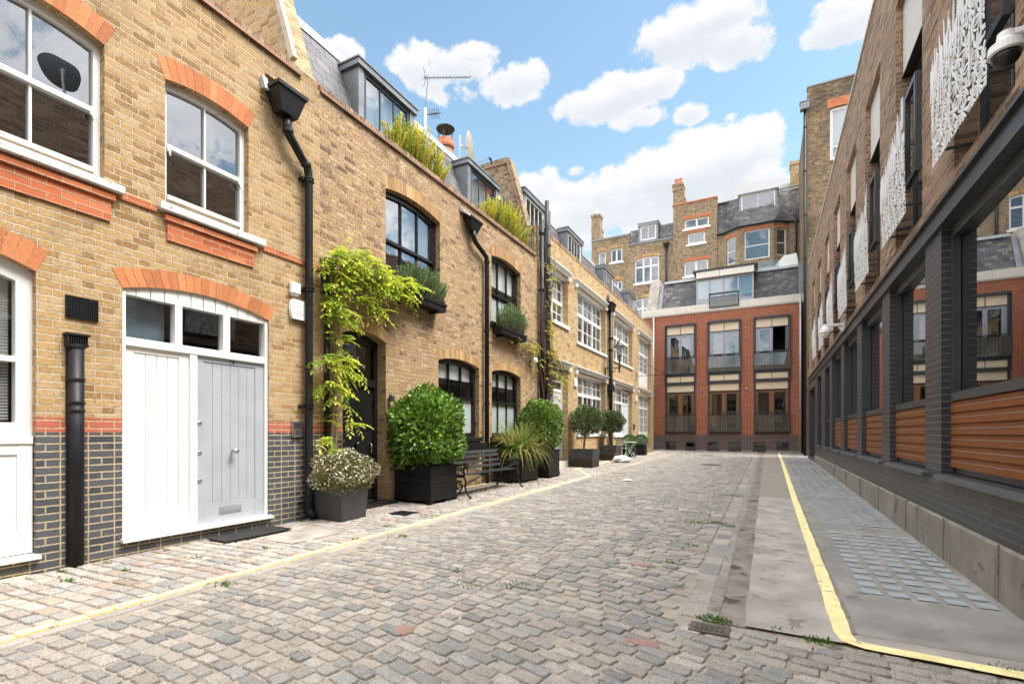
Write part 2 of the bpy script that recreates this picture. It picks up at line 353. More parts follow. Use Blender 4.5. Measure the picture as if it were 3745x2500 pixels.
def wall(F, u0, u1, z0, z1, ops, bands, parent, name='wall', thick=.22, room_m=None, d=0.0, back=False):
    """brick front with true openings, reveals, dark rooms behind; bands = [(z_low, z_high, material)]"""
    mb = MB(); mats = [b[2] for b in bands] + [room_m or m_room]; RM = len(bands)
    us = sorted(set([u0, u1] + [q for o in ops for q in (o.u0, o.u1)]))
    zs = sorted(set([z0, z1] + [q for o in ops for q in (o.z0, o.top)] + [q for b in bands for q in b[:2] if z0 < q < z1]))
    def mi(z):
        for i, b in enumerate(bands):
            if b[0] <= z < b[1]: return i
        return 0
    for a, b in zip(us, us[1:]):
        for c, e in zip(zs, zs[1:]):
            um, zm = (a + b) / 2, (c + e) / 2
            if any(o.u0 < um < o.u1 and o.z0 < zm < o.top for o in ops): continue
            mb.face([F(a, d, c), F(b, d, c), F(b, d, e), F(a, d, e)], mi(zm))
    for o in ops:
        dd = d - o.depth; cuts = sorted(set([o.z0, o.z1] + [q for b in bands for q in b[:2] if o.z0 < q < o.z1] + [q for p in ops for q in (p.z0, p.top) if o.z0 < q < o.z1]))
        for c, e in zip(cuts, cuts[1:]):
            for uu in (o.u0, o.u1):
                if any(p is not o and uu in (p.u0, p.u1) and p.z0 < (c + e) / 2 < p.top for p in ops): continue   # openings side by side share no jamb
                mb.face([F(uu, d, c), F(uu, dd - .12, c), F(uu, dd - .12, e), F(uu, d, e)], mi((c + e) / 2))
        mb.face([F(o.u0, d, o.z0), F(o.u1, d, o.z0), F(o.u1, dd - .12, o.z0), F(o.u0, dd - .12, o.z0)], mi(o.z0 + .01))
        k = mi(o.top - .01)
        if o.zc:
            pts = arc(o.u0, o.u1, o.z1, o.zc)
            for (p, q), (r_, s_) in zip(pts, pts[1:]):
                mb.face([F(p, d, q), F(r_, d, s_), F(r_, d, o.zc), F(p, d, o.zc)], k)
                mb.face([F(p, d, q), F(r_, d, s_), F(r_, dd - .12, s_), F(p, dd - .12, q)], k)
        else: mb.face([F(o.u0, d, o.z1), F(o.u1, d, o.z1), F(o.u1, dd - .12, o.z1), F(o.u0, dd - .12, o.z1)], k)
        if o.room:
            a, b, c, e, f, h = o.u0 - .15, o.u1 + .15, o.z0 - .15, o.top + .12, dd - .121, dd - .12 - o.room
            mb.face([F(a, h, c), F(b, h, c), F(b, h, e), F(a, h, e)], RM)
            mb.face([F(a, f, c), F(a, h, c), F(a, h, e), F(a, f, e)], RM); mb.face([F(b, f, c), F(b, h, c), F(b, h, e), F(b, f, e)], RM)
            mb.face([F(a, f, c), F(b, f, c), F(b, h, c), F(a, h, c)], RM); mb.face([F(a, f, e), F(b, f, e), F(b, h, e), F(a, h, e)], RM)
    return mb.build(name, mats, parent)

def voussoirs(F, o, t, parent, pal, d=.004, name='brick_arch', n=None, flare=.10, mat=None):
    """gauged arch of separate bricks round the head of an opening"""
    mb = MB(); n = n or int((o.u1 - o.u0) / .082)
    k = 4; lo = arc(o.u0, o.u1, o.z1, o.zc, n * k); hi = arc(o.u0 - flare, o.u1 + flare, o.z1 + t * .93, o.zc + t, n * k)
    rr = random.Random(int(o.u0 * 100))
    for i in range(n):
        mb.cc = tint(rr.choice(pal), rr.uniform(.86, 1.12))
        a = i * k; b = a + k
        def lerp(P, s): i0 = min(int(s), len(P) - 2); f = s - i0; return (P[i0][0] * (1 - f) + P[i0 + 1][0] * f, P[i0][1] * (1 - f) + P[i0 + 1][1] * f)
        gp = .12
        pts = [lerp(lo, a + gp), lerp(lo, (a + b) / 2), lerp(lo, b - gp), lerp(hi, b - gp), lerp(hi, a + gp)]
        mb.prism(F, pts, d, -o.depth + .03)
    return mb.build(name, mat or m_vous, parent)

def window(F, parent, o, mat, cols, rows, gmat=None, fw=.06, bar=.022, dset=None, rail=None, name='window', zb=None, blind=None, sash_split=None, arch=True, depth=.05, uc=None, pane_d=.0):
    """frame mesh (part) + pane (sub-part) + optional blind. rows = list of z fractions of horizontal bars; rail = z of the meeting rail"""
    d = -(o.depth if dset is None else dset); mb = MB()
    u0, u1 = (o.u0, o.u1) if uc is None else uc; z0 = o.z0 if zb is None else zb; z1 = o.z1
    mb.bx(F, u0 + .001, u0 + fw, d - depth, d, z0 + .001, z1); mb.bx(F, u1 - fw, u1 - .001, d - depth, d, z0 + .001, z1)
    mb.bx(F, u0 + fw, u1 - fw, d - depth, d - .001, z0 + .001, z0 + fw * 1.25)
    if o.zc and arch:
        up = arc(u0 + .001, u1 - .001, o.z1 - .001, o.zc - .003); lo = arc(u0 + fw, u1 - fw, o.z1 - fw * .9, o.zc - fw * 1.3)
        for i in range(12):
            mb.hexa([F(lo[i][0], d - depth, lo[i][1]), F(lo[i + 1][0], d - depth, lo[i + 1][1]), F(lo[i + 1][0], d - .002, lo[i + 1][1]), F(lo[i][0], d - .002, lo[i][1]),
                     F(up[i][0], d - depth, up[i][1]), F(up[i + 1][0], d - depth, up[i + 1][1]), F(up[i + 1][0], d - .002, up[i + 1][1]), F(up[i][0], d - .002, up[i][1])])
        topz = o.zc - fw * 1.3
    else:
        mb.bx(F, u0 + fw, u1 - fw, d - depth, d - .001, z1 - fw, z1 - .001); topz = z1 - fw
    inner0, inner1 = u0 + fw, u1 - fw
    for i in range(1, cols):
        uu = inner0 + (inner1 - inner0) * i / cols
        mb.bx(F, uu - bar / 2, uu + bar / 2, d - depth + .012, d - .012, z0 + fw * 1.25, topz)
    for zz in rows: mb.bx(F, inner0, inner1, d - depth + .014, d - .010, zz - bar / 2, zz + bar / 2)
    if rail: mb.bx(F, inner0, inner1, d - depth + .004, d + .012, rail - .026, rail + .026)
    fr = mb.build(name, mat, parent)
    gp = MB(); gd = d - depth * .55 - pane_d
    if rail:   # lower sash slides in front of / behind the upper one
        gp.face([F(inner0, gd, z0 + fw), F(inner1, gd, z0 + fw), F(inner1, gd, rail), F(inner0, gd, rail)])
        gp.face([F(inner0, gd + .004, rail), F(inner1, gd + .004, rail), F(inner1, gd + .001, topz + .05), F(inner0, gd + .001, topz + .05)])
    else: gp.face([F(inner0, gd, z0 + fw), F(inner1, gd, z0 + fw), F(inner1, gd, topz + .05), F(inner0, gd, topz + .05)])
    gp.build('pane', gmat or m_glass, fr)
    if blind:
        for (za, zb_, bm, bd) in blind:
            b = MB(); b.bx(F, inner0 + .01, inner1 - .01, d - bd - .012, d - bd, za, zb_); b.build('blind', bm, fr)
    return fr

def sill(F, parent, u0, u1, z0, z1, proj, mat, name='sill', back=.1):
    mb = MB(); mb.hexa([F(u0, -back, z0), F(u1, -back, z0), F(u1, proj, z0), F(u0, proj, z0), F(u0, -back, z1 + .012), F(u1, -back, z1 + .012), F(u1, proj, z1), F(u0, proj, z1)])
    return mb.build(name, mat, parent, bevel=.006)

def coping(F, parent, u0, u1, z0, z1, mat, flash=None, d0=-.24, d1=.012, name='coping'):
    mb = MB(); rr = random.Random(3); n = int((u1 - u0) / .085); w = (u1 - u0) / n
    for i in range(n):
        mb.cc = tint(rr.choice([(.33, .21, .12), (.28, .15, .09), (.38, .27, .16), (.22, .15, .10), (.32, .24, .15)]), rr.uniform(.75, 1.15))
        j = rr.uniform(-.006, .006)
        mb.bx(F, u0 + i * w + .004, u0 + (i + 1) * w - .004, d0, d1 + j, z0 + .001, z1 + rr.uniform(-.006, .006))
    c = mb.build(name, m_vous, parent)
    if flash:
        b = MB(); b.bx(F, u0, u1, d0 - .02, d1 + .035, z0 - .022, z0); b.bx(F, u0, u1, d1 + .026, d1 + .034, z0 - .04, z0 - .0225); b.build('flashing', flash, parent)
    return c

def backing(F, parent, u0, u1, z0, z1, mat, d0=-6.0, d1=-1.15, top=None):
    """the body of the house behind its front (side walls and flat roof), never flush with the front"""
    mb = MB(); mb.bx(F, u0, u1, d0, d1, z0, z1)
    return mb.build('rear_body', mat, parent)
ORANGE = [(.48, .18, .075), (.55, .22, .095), (.52, .195, .082), (.45, .165, .07), (.50, .185, .078)]
STOCKV = [(.44, .28, .115), (.36, .21, .09), (.50, .34, .16), (.33, .20, .10), (.42, .24, .12)]

# ================================================================== HOUSE WITH ORANGE ARCHES (nearest on the left)
LX = -6.15; F = FL(LX)
h1 = thing('brick_house', 'yellow brick house with orange brick arches, white sash windows and a dark brick base', 'house', (LX, 2.0, 0))
o_shop = Op(.95, 2.068, .15, 2.83, 2.96, .07); o_a = Op(1.51, 2.612, 3.93, 5.35, 5.44, .09); o_b = Op(3.195, 4.222, 3.955, 5.372, 5.445, .09)
o_d = Op(2.772, 4.522, .13, 2.86, 2.995, .06, .9); o_out = Op(4.47, 4.93, 6.11, 6.27, None, .2, 0)
o_c = Op(-1.2, -.1, 3.93, 5.35, 5.44, .09)
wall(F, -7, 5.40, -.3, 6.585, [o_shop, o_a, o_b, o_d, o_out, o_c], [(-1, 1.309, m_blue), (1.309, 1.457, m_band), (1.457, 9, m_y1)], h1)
backing(F, h1, -7, 5.05, -.3, 6.45, m_y1)
coping(F, h1, -7, 5.05, 6.61, 6.70, m_y1, m_copper)
for o, t in ((o_shop, .23), (o_a, .25), (o_b, .25), (o_d, .20), (o_c, .25)): voussoirs(F, o, t, h1, ORANGE)
mb = MB(); mb.bx(F, 1.2, 3.105, .002, .022, 3.80, 3.872); mb.bx(F, 4.43, 5.40, .002, .022, 3.80, 3.872); mb.bx(F, -7, 1.195, .002, .022, 3.80, 3.872); mb.build('string_course', m_red, h1)
for a, b in ((1.42, 2.662), (3.208, 4.292)):
    mb = MB(); mb.bx(F, a, b, .002, .024, 3.525, 3.742); mb.bx(F, a - .03, b + .03, .003, .05, 3.7425, 3.80); mb.build('apron_panel', m_red, h1)
sill(F, h1, 1.35, 2.765, 3.842, 3.918, .085, m_sill); sill(F, h1, 3.11, 4.427, 3.842, 3.925, .085, m_sill)
for o in (o_a, o_b, o_c):
    w_ = window(F, h1, o, m_white, 2, [], m_glassb, fw=.062, rail=4.66, depth=.09)
    for uu in (o.u0 + .062, o.u1 - .095):
        mb = MB(); mb.prism(F, [(uu, 4.634), (uu + .033, 4.634), (uu + .033, 4.55), (uu + .022, 4.56), (uu + .016, 4.59), (uu, 4.60)], -.085, -.10 + .04)
        mb.build('sash_horn', m_white, w_)
    mb = MB(); mb.bx(F, o.u0 + .06, o.u1 - .06, -.105, -.06, o.z0 + .08, o.z0 + .13); mb.build('bottom_rail', m_white, w_)
# shop-like ground window with blind and white panel under it
w_ = window(F, h1, o_shop, m_white, 1, [], m_glass, fw=.12, rail=1.99, depth=.09, zb=1.25)
mb = MB(); rr = random.Random(5)
for i in range(46):
    z = 1.42 + i * .029
    mb.hexa([F(1.08, -.2, z), F(1.93, -.2, z), F(1.93, -.17, z + .018), F(1.08, -.17, z + .018), F(1.08, -.2, z + .003), F(1.93, -.2, z + .003), F(1.93, -.17, z + .021), F(1.08, -.17, z + .021)])
for uu in (1.25, 1.8): mb.bx(F, uu, uu + .004, -.168, -.165, 1.42, 2.76)
mb.build('slatted_blind', m_blind, w_)
mb = MB(); mb.bx(F, .95, 2.066, -.11, -.06, .17, 1.25); mb.bx(F, .96, 2.06, -.06, -.03, 1.2, 1.27); mb.bx(F, 1.95, 2.06, -.06, -.045, .17, 1.2); mb.bx(F, .96, 1.95, -.06, -.045, .17, .38); mb.bx(F, .96, 1.95, -.06, -.045, 1.1, 1.2); mb.build('stall_riser', m_white, h1, bevel=.004)
sill(F, h1, .8, 2.092, .112, .152, .06, m_white, 'threshold')
# front door set
mb = MB(); d = -.06
mb.bx(F, 2.773, 2.815, -.14, -.02, .165, 2.86); mb.bx(F, 4.477, 4.521, -.14, -.02, .165, 2.86); mb.bx(F, 2.815, 4.477, -.14, -.015, 2.255, 2.345)
for a, b in ((3.318, 3.40), (3.896, 3.985)): mb.bx(F, a, b, -.13, -.025, 2.345, 2.87)
mb.bx(F, 3.487, 3.572, -.14, -.022, .165, 2.255)
up = arc(2.774, 4.520, 2.858, 2.992); 
for i in range(12):
    mb.prism(F, [(up[i][0], 2.815), (up[i + 1][0], 2.815), up[i + 1], up[i]], -.14, -.03)
fr = mb.build('door_frame', m_white, h1, bevel=.004)
mb = MB(); mb.face([F(2.815, -.09, 2.34), F(4.477, -.09, 2.34), F(4.477, -.09, 2.82), F(2.815, -.09, 2.82)]); mb.build('fanlight', m_glass, fr)
mb = MB(); mb.bx(F, 2.83, 3.31, -.25, -.24, 2.35, 2.82); mb.build('fanlight_film', paint('blue_grey_film', (.16, .21, .25), .5), fr)
mb = MB(); mb.bx(F, 2.8152, 3.4865, -.11, -.066, .166, 2.254)
mb.bx(F, 2.8152, 2.908, -.066, -.05, .166, 2.254); mb.bx(F, 3.369, 3.4865, -.066, -.05, .166, 2.254); mb.bx(F, 2.908, 3.369, -.066, -.05, 2.19, 2.254); mb.bx(F, 2.908, 3.369, -.066, -.05, .166, .425)
for i in range(4): mb.bx(F, 2.911 + i * .115, 3.0185 + i * .115, -.066, -.058, .427, 2.188)
mb.build('side_panel', m_white, h1, bevel=.003)
mb = MB(); a0, a1 = 3.5725, 4.4765; mb.bx(F, a0, a1, -.11, -.068, .166, 2.254)
mb.bx(F, a0, 3.662, -.068, -.05, .166, 2.254); mb.bx(F, 4.354, a1, -.068, -.05, .166, 2.254); mb.bx(F, 3.662, 4.354, -.068, -.05, 2.187, 2.254); mb.bx(F, 3.662, 4.354, -.068, -.05, .166, .427)
for i in range(6): mb.bx(F, 3.6635 + i * .1152, 3.776 + i * .1152, -.068, -.059, .429, 2.185)
dr = mb.build('front_door', m_grey, h1, bevel=.003)
mb = MB(); mb.lathe(F(4.03, -.05, 1.07), [(.012, 0), (.012, .04), (.032, .05), (.040, .075), (.032, .098), (.01, .108)], 18, axis='x'); mb.build('door_knob', m_chrome, dr, smooth=True)
for z in (1.425, 1.06, .715):
    mb = MB(); mb.lathe(F(3.611, -.05, z), [(.026, 0), (.026, .008), (.018, .012), (.012, .014)], 16, axis='x'); mb.build('lock', m_chrome, dr, smooth=False)
mb = MB(); mb.bx(F, 3.86, 4.152, -.05, -.042, .27, .365); mb.bx(F, 3.885, 4.127, -.042, -.037, .29, .345); mb.build('letterbox', m_alu, dr, bevel=.003)
mb = MB(); text_into(mb, '14', F, 4.02, -.0455, 2.215, .085); mb.build('door_number', m_steel, dr)
sill(F, h1, 2.755, 4.555, .122, .163, .06, m_white, 'threshold')

# ================================================================== HOUSE WITH BLACK WINDOWS
h2 = thing('brick_house', 'mottled brick house with black sash windows, black door and two lead dormers', 'house', (LX, 9.5, .05))
U0, U1 = 5.40, 13.74
d_ = Op(5.86, 6.891, .09, 2.94, 3.05, .2, .9); w1 = Op(6.885, 8.56, 4.10, 5.745, 5.85, .12); w2 = Op(10.745, 12.40, 4.08, 5.76, 5.865, .12)
g1 = Op(8.50, 10.155, 1.20, 2.85, 2.955, .12); g2 = Op(10.765, 12.40, 1.20, 2.85, 2.955, .12); out2 = Op(9.55, 9.85, 6.28, 6.42, None, .2, 0)
wall(F, U0, U1, -.3, 6.565, [d_, w1, w2, g1, g2, out2], [(-1, 9, m_y2)], h2, room_m=m_rooml)
mb = MB(); mb.bx(F, U0 + .002, 5.84, .001, .0035, -.3, 1.309); mb.build('dark_base', m_blue, h2)
mb = MB(); mb.bx(F, U0 + .003, 5.84, .001, .003, 1.3095, 1.457); mb.build('red_base_band', m_band, h2)
backing(F, h2, U0 + .02, U1 - .02, -.3, 6.35, m_y2)
coping(F, h2, U0, 13.38, 6.60, 6.685, m_y2, m_copper)
for o, t in ((d_, .21), (w1, .24), (w2, .24), (g1, .20), (g2, .20)): voussoirs(F, o, t, h2, STOCKV, d=.002, flare=.05)
for k, o in enumerate((w1, w2, g1, g2)):
    up = k < 2; zm = 4.88 if up else 2.10
    bl = [(o.z0 + .05, zm, m_frost, .055), (zm + .42, o.zc, m_blind, .10)] if not up else [(zm + .25 if k else zm + .02, o.zc, m_blind, .12)]  # nearer upper window: full top-sash blind added to imitate reflected sky
    if k == 1: bl.append((o.z0 + .05, zm - .1, m_frost, .055))
    w_ = window(F, h2, o, m_black, 3, [], m_glass if k else m_glassb, fw=.085, rail=zm, depth=.09, bar=.024, blind=bl)
    sill(F, h2, o.u0 - .08, o.u1 + .07, o.z0 - .09, o.z0, .07, m_black)
mb = MB(); D = -.2
mb.bx(F, 5.862, 5.94, -.3, D, .1, 2.94); mb.bx(F, 6.81, 6.889, -.3, D, .1, 2.94); mb.bx(F, 5.94, 6.81, -.3, D + .02, 2.13, 2.255)
up = arc(5.863, 6.888, 2.938, 3.047)
for i in range(12): mb.prism(F, [(up[i][0], 2.86), (up[i + 1][0], 2.86), up[i + 1], up[i]], -.3, D)
fr = mb.build('door_frame', m_black, h2)
mb = MB(); mb.face([F(5.94, -.25, 2.25), F(6.81, -.25, 2.25), F(6.81, -.25, 2.87), F(5.94, -.25, 2.87)]); pn = mb.build('fanlight', m_glass, fr)
mb = MB(); text_into(mb, '11', F, 6.38, -.246, 2.56, .22, spacing=1.25); mb.build('house_number', m_offw, pn)
mb = MB(); mb.bx(F, 5.94, 6.81, -.29, -.235, .1, 2.13)
for i in range(6): mb.bx(F, 5.985 + i * .132, 6.112 + i * .132, -.235, -.228, .18, 2.06)
dr = mb.build('front_door', m_black, h2)
mb = MB(); mb.lathe(F(6.37, -.228, 1.1), [(.02, 0), (.02, .04), (.05, .055), (.055, .08), (.03, .1)], 16, axis='x'); mb.build('door_knob', m_black, dr, smooth=True)
mb = MB(); mb.lathe(F(6.72, -.228, 1.42), [(.028, 0), (.028, .012), (.01, .02)], 14, axis='x'); mb.build('lock', m_chrome, dr)
mb = MB(); mb.tube([F(6.72, -.22, .93), F(6.72, -.18, .95), F(6.72, -.18, 1.1), F(6.72, -.22, 1.12)], .012, 8); mb.build('pull_handle', m_chrome, dr, smooth=True)
mb = MB(); mb.bx(F, 5.87, 6.98, -.19, .2, .0, .095); mb.build('threshold', m_black, h2, bevel=.01)
mb = MB(); mb.bx(F, 8.6, 10.24, .0015, .004, 3.86, 3.875); mb.build('movement_joint', m_joint, h2)

def mansard(house, F, u0, u1, z0, z1, d0, d1, slm, capm, flat=2.4):
    mb = MB(); q = .12
    mb.hexa([F(u0, d0 - q, z0), F(u1, d0 - q, z0), F(u1, d0, z0), F(u0, d0, z0), F(u0, d1 - q, z1), F(u1, d1 - q, z1), F(u1, d1, z1), F(u0, d1, z1)])
    r = mb.build('roof', slm, house)
    mb = MB(); mb.bx(F, u0, u1, d1 - flat, d1 + .05, z1 + .001, z1 + .05); mb.bx(F, u0, u1, d1 + .015, d1 + .06, z1 - .11, z1); mb.build('ridge_flashing', capm, r)
    mb = MB(); mb.bx(F, u0, u1, -.6, -.27, z0 - .12, z0); mb.build('gutter', m_lead, r)
    return r
def dormer(house, F, u0, u1, z0, z1, df, db, cheek, fascia, frame, cols, gl, fasc=.11, sky_backing=False):
    mb = MB()
    mb.bx(F, u0 - .07, u1 + .07, db, df + .07, z1 - .03, z1); mb.bx(F, u0 - .05, u1 + .05, db + .02, df + .05, z1 - fasc - .03, z1 - .03)
    top = z1 - fasc - .031
    for a, b in ((u0, u0 + .14), (u1 - .14, u1)): mb.bx(F, a, b, db, df, z0, top)
    mb.bx(F, u0 + .14, u1 - .14, df - .05, df, z0, z0 + .10)
    dm = mb.build('dormer', cheek, house)
    mb = MB(); mb.bx(F, u0 + .1401, u1 - .1401, db + .3, db + .32, z0, top); mb.build('dormer_back', m_rooml, dm)
    o = Op(u0 + .14, u1 - .14, z0 + .10, top, None, .02 - df)
    window(F, dm, o, frame, cols, [], gl, fw=.075, bar=.03, depth=.05, blind=[(z0 + .12, top - .02, m_blind, .12)] if sky_backing else None)  # white blind added behind the glass to imitate reflected sky
    return dm
mansard(h2, F, 5.41, 13.39, 6.45, 8.50, -.42, -1.15, m_slate, m_leadl)
for a, b in ((6.825, 8.455), (10.585, 12.19)): dormer(h2, F, a, b, 6.55, 8.285, -.6, -1.9, m_lead, m_lead, m_anth, 3, m_gsky, sky_backing=True)
def party(house, y0, y1, prof, mat, name='party_wall'):
    mb = MB(); n = len(prof)
    a = [(x, y0, z) for x, z in prof]; b = [(x, y1, z) for x, z in prof]
    mb.idx(a + b, [tuple(range(n)), tuple(range(2 * n - 1, n - 1, -1))] + [(i, (i + 1) % n, n + (i + 1) % n, n + i) for i in range(n)])
    return mb.build(name, mat, house)
P12 = [(-11, 6.3), (-6.19, 6.3), (-6.19, 6.73), (-6.30, 6.86), (-6.94, 8.80), (-11, 8.80)]
pw = party(h2, 5.06, 5.40, P12, m_y1)
mb = MB()
for (xa, za), (xb, zb) in (((-6.36, 6.90), (-6.99, 8.86)), ):
    mb.hexa([(xa, 5.02, za), (xa + .085, 5.02, za + .03), (xa + .085, 5.10, za + .03), (xa, 5.10, za), (xb, 5.02, zb), (xb + .085, 5.02, zb + .03), (xb + .085, 5.10, zb + .03), (xb, 5.10, zb)])
mb.build('mortar_fillet', paint('aged_mortar', (.42, .37, .30), .9, var=.2, scale=8), pw)
mb = MB(); mb.box(-11, -6.97, 5.0, 5.46, 8.805, 8.86); mb.build('coping', m_copper, pw)
P23 = [(-11, 6.3), (-6.19, 6.3), (-6.19, 7.53), (-6.42, 7.55), (-7.02, 9.72), (-7.12, 9.80), (-11, 9.80)]
pw = party(h2, 13.40, 13.735, P23, m_back)
mb = MB()
for pa, pb in (((-6.53, 7.55), (-7.12, 9.64)), ((-7.12, 9.60), (-9.5, 9.60)), ((-6.19, 7.40), (-6.50, 7.40))):
    mb.hexa([(pa[0], 13.36, pa[1]), (pb[0], 13.36, pb[1]), (pb[0], 13.40, pb[1]), (pa[0], 13.40, pa[1]), (pa[0] + .03, 13.36, pa[1] + .05), (pb[0] + .03, 13.36, pb[1] + .05), (pb[0] + .03, 13.40, pb[1] + .05), (pa[0] + .03, 13.40, pa[1] + .05)])
mb.build('flashing', m_copper, pw)

# ================================================================== TWO HOUSES WITH WHITE CASEMENTS
def cornice(F, house, u0, u1, z0, z1, name='lintel'):
    mb = MB(); m = z0 + (z1 - z0) * .45
    mb.bx(F, u0 + .02, u1 - .02, -.02, .05, z0, m); mb.bx(F, u0, u1, -.02, .09, m + .001, z1 - .03); mb.bx(F, u0 - .03, u1 + .03, -.02, .13, z1 - .029, z1)
    for uu in (u0 + .02, u1 - .2): mb.bx(F, uu, uu + .18, -.015, .075, z0 - .13, z0 - .001)
    return mb.build(name, m_white, house)
def casement(F, house, o, lights, zt, up_rows, lo_rows, gl=None, zb=None, uc=None, name='window', ppl=2):
    """timber casement: lights side by side, a transom at zt, glazing bars"""
    d = -o.depth; mb = MB(); u0, u1 = uc or (o.u0, o.u1); z0 = zb if zb is not None else o.z0; z1 = o.z1; fw = .06
    mb.bx(F, u0 + .001, u0 + fw, d - .07, d, z0 + .001, z1); mb.bx(F, u1 - fw, u1 - .001, d - .07, d, z0 + .001, z1)
    mb.bx(F, u0 + fw, u1 - fw, d - .07, d - .001, z0 + .001, z0 + .1); mb.bx(F, u0 + fw, u1 - fw, d - .07, d - .001, z1 - .08, z1 - .001)
    mb.bx(F, u0 + fw, u1 - fw, d - .072, d + .003, zt - .06, zt + .06)
    a, b = u0 + fw, u1 - fw; lw = (b - a) / lights
    for i in range(lights):
        l0, l1 = a + i * lw, a + (i + 1) * lw
        if i: mb.bx(F, l0 - .05, l0 + .05, d - .068, d - .003, z0 + .1, z1 - .08)
        for k in range(1, ppl): 
            uu = l0 + lw * k / ppl; mb.bx(F, uu - .014, uu + .014, d - .055, d - .014, z0 + .1, z1 - .08)
        for zz in [zt + .06 + (z1 - .08 - zt - .06) * k / up_rows for k in range(1, up_rows)] + [z0 + .1 + (zt - .06 - z0 - .1) * k / lo_rows for k in range(1, lo_rows)]:
            mb.bx(F, l0 + .04, l1 - .04, d - .054, d - .013, zz - .013, zz + .013)
    fr = mb.build(name, m_white, house)
    gp = MB(); gp.face([F(a, d - .04, z0 + .05), F(b, d - .04, z0 + .05), F(b, d - .04, z1 - .05), F(a, d - .04, z1 - .05)]); gp.build('pane', gl or m_glass, fr)
    bl_ = MB(); bl_.bx(F, a, u1 - fw, d - .16, d - .15, z1 - .08 - (z1 - zt) * .8, z1 - .05); bl_.build('blind', m_blind, fr)
    return fr
m_roomw = paint('white_interior', (.56, .55, .53), .9, var=.06)
def split(h, u0, u1, ops, label, loc):
    t_ = thing('mews_house', label, 'house', loc)
    wall(F, u0, u1, -.1, 7.53, ops, [(-1, 9, m_y3)], t_, room_m=m_roomw)
    backing(F, t_, u0 + .02, u1 - .02, -.1, 7.3, m_y3)
    coping(F, t_, u0, u1, 7.53, 7.645, m_y3)
    return t_
A1 = Op(14.2, 16.1, 4.97, 6.60, None, .2); A2 = Op(17.05, 20.6, 4.64, 6.60, None, .2)
B1 = Op(14.3, 16.1, .36, 3.50, None, .2); B2 = Op(17.05, 20.6, 1.27, 3.50, None, .2)
A3 = Op(21.9, 25.3, 4.64, 6.60, None, .2); A4 = Op(26.7, 29.85, 3.86, 6.60, None, .2)
B3 = Op(21.9, 24.0, 1.22, 3.50, None, .2); B3d = Op(24.0, 25.3, .28, 3.50, None, .2); B4 = Op(26.7, 29.85, .36, 3.42, None, .2)
h3 = split('h3', 13.745, 20.95, [A1, A2, B1, B2], 'buff brick mews house, white casements, pale front door beside the ivy-clad pipes', (LX, 17.3, .15))
h4 = split('h4', 20.951, 30.5, [A3, A4, B3, B3d, B4], 'buff brick mews house at the far left end with glazed double doors', (LX, 25.7, .22))
for hh, o, u0, u1, zl in ((h3, A1, 14.0, 16.25, 6.69), (h3, A2, 16.75, 20.75, 6.69), (h3, B1, 14.05, 16.3, 3.57), (h3, B2, 16.75, 20.75, 3.57), (h4, A3, 21.6, 25.5, 6.69), (h4, A4, 26.4, 29.97, 6.69), (h4, B3, 21.6, 25.5, 3.57), (h4, B4, 26.4, 29.95, 3.60)):
    cornice(F, hh, u0, u1, zl, zl + .145)
    mb = MB(); mb.bx(F, o.u0 + .002, u1 - .17, -.19, -.022, o.z1 - .02, zl + .02); mb.build('lintel_soffit', m_white, hh)
casement(F, h3, A1, 2, 5.75, 2, 2); casement(F, h3, A2, 3, 5.78, 2, 2); casement(F, h3, B2, 3, 2.76, 2, 2, zb=1.36)
mb = MB(); mb.bx(F, 17.06, 20.59, -.24, -.195, 1.275, 1.36); mb.build('apron_board', m_white, h3)
sill(F, h3, 14.0, 16.17, 4.86, 4.975, .06, m_white, back=.25); sill(F, h3, 16.95, 20.7, 4.54, 4.645, .06, m_white, back=.25); sill(F, h3, 16.95, 20.7, 1.17, 1.272, .06, m_white, back=.25)
casement(F, h4, A3, 3, 5.78, 2, 2); sill(F, h4, 21.8, 25.34, 4.54, 4.645, .06, m_white, back=.25)
casement(F, h4, A4, 3, 5.75, 2, 3, zb=4.66); mb = MB(); mb.bx(F, 26.71, 29.84, -.25, -.2, 3.87, 4.66); mb.build('panel', m_white, h4)
casement(F, h4, B3, 2, 2.76, 2, 2); sill(F, h4, 21.8, 24.0, 1.11, 1.222, .06, m_white, back=.25)
def panel_door(hh, u0, u1, z0, z1, d, mat):
    mb = MB(); mb.bx(F, u0, u0 + .08, d - .06, d, z0, z1 + .6); mb.bx(F, u1 - .08, u1, d - .06, d, z0, z1 + .6); mb.bx(F, u0 + .08, u1 - .08, d - .06, d, z1, z1 + .1); mb.bx(F, u0 + .08, u1 - .08, d - .06, d, z1 + .6, z1 + .7)
    mb.bx(F, (u0 + u1) / 2 - .03, (u0 + u1) / 2 + .03, d - .05, d - .01, z1 + .1, z1 + .6); mb.bx(F, u0 + .08, u1 - .08, d - .05, d - .012, z1 + .34, z1 + .37)
    fr = mb.build('door_frame', m_white, hh)
    mb = MB(); mb.face([F(u0 + .05, d - .04, z1 + .05), F(u1 - .05, d - .04, z1 + .05), F(u1 - .05, d - .04, z1 + .65), F(u0 + .05, d - .04, z1 + .65)]); mb.build('fanlight', m_glass, fr)
    mb = MB(); mb.bx(F, u0 + .081, u1 - .081, d - .06, d - .02, z0, z1 - .001); a, b = u0 + .2, u1 - .2; h = z1 - z0
    for za, zb in ((.08, .42), (.5, .92)): mb.bx(F, a, b, d - .02, d - .012, z0 + h * za, z0 + h * zb)
    dr = mb.build('front_door', mat, hh)
    mb = MB(); mb.lathe(F(u0 + .18, d - .02, z0 + 1.0), [(.012, 0), (.012, .03), (.03, .04), (.03, .06), (.01, .07)], 12, axis='x'); mb.build('door_knob', m_chrome, dr)
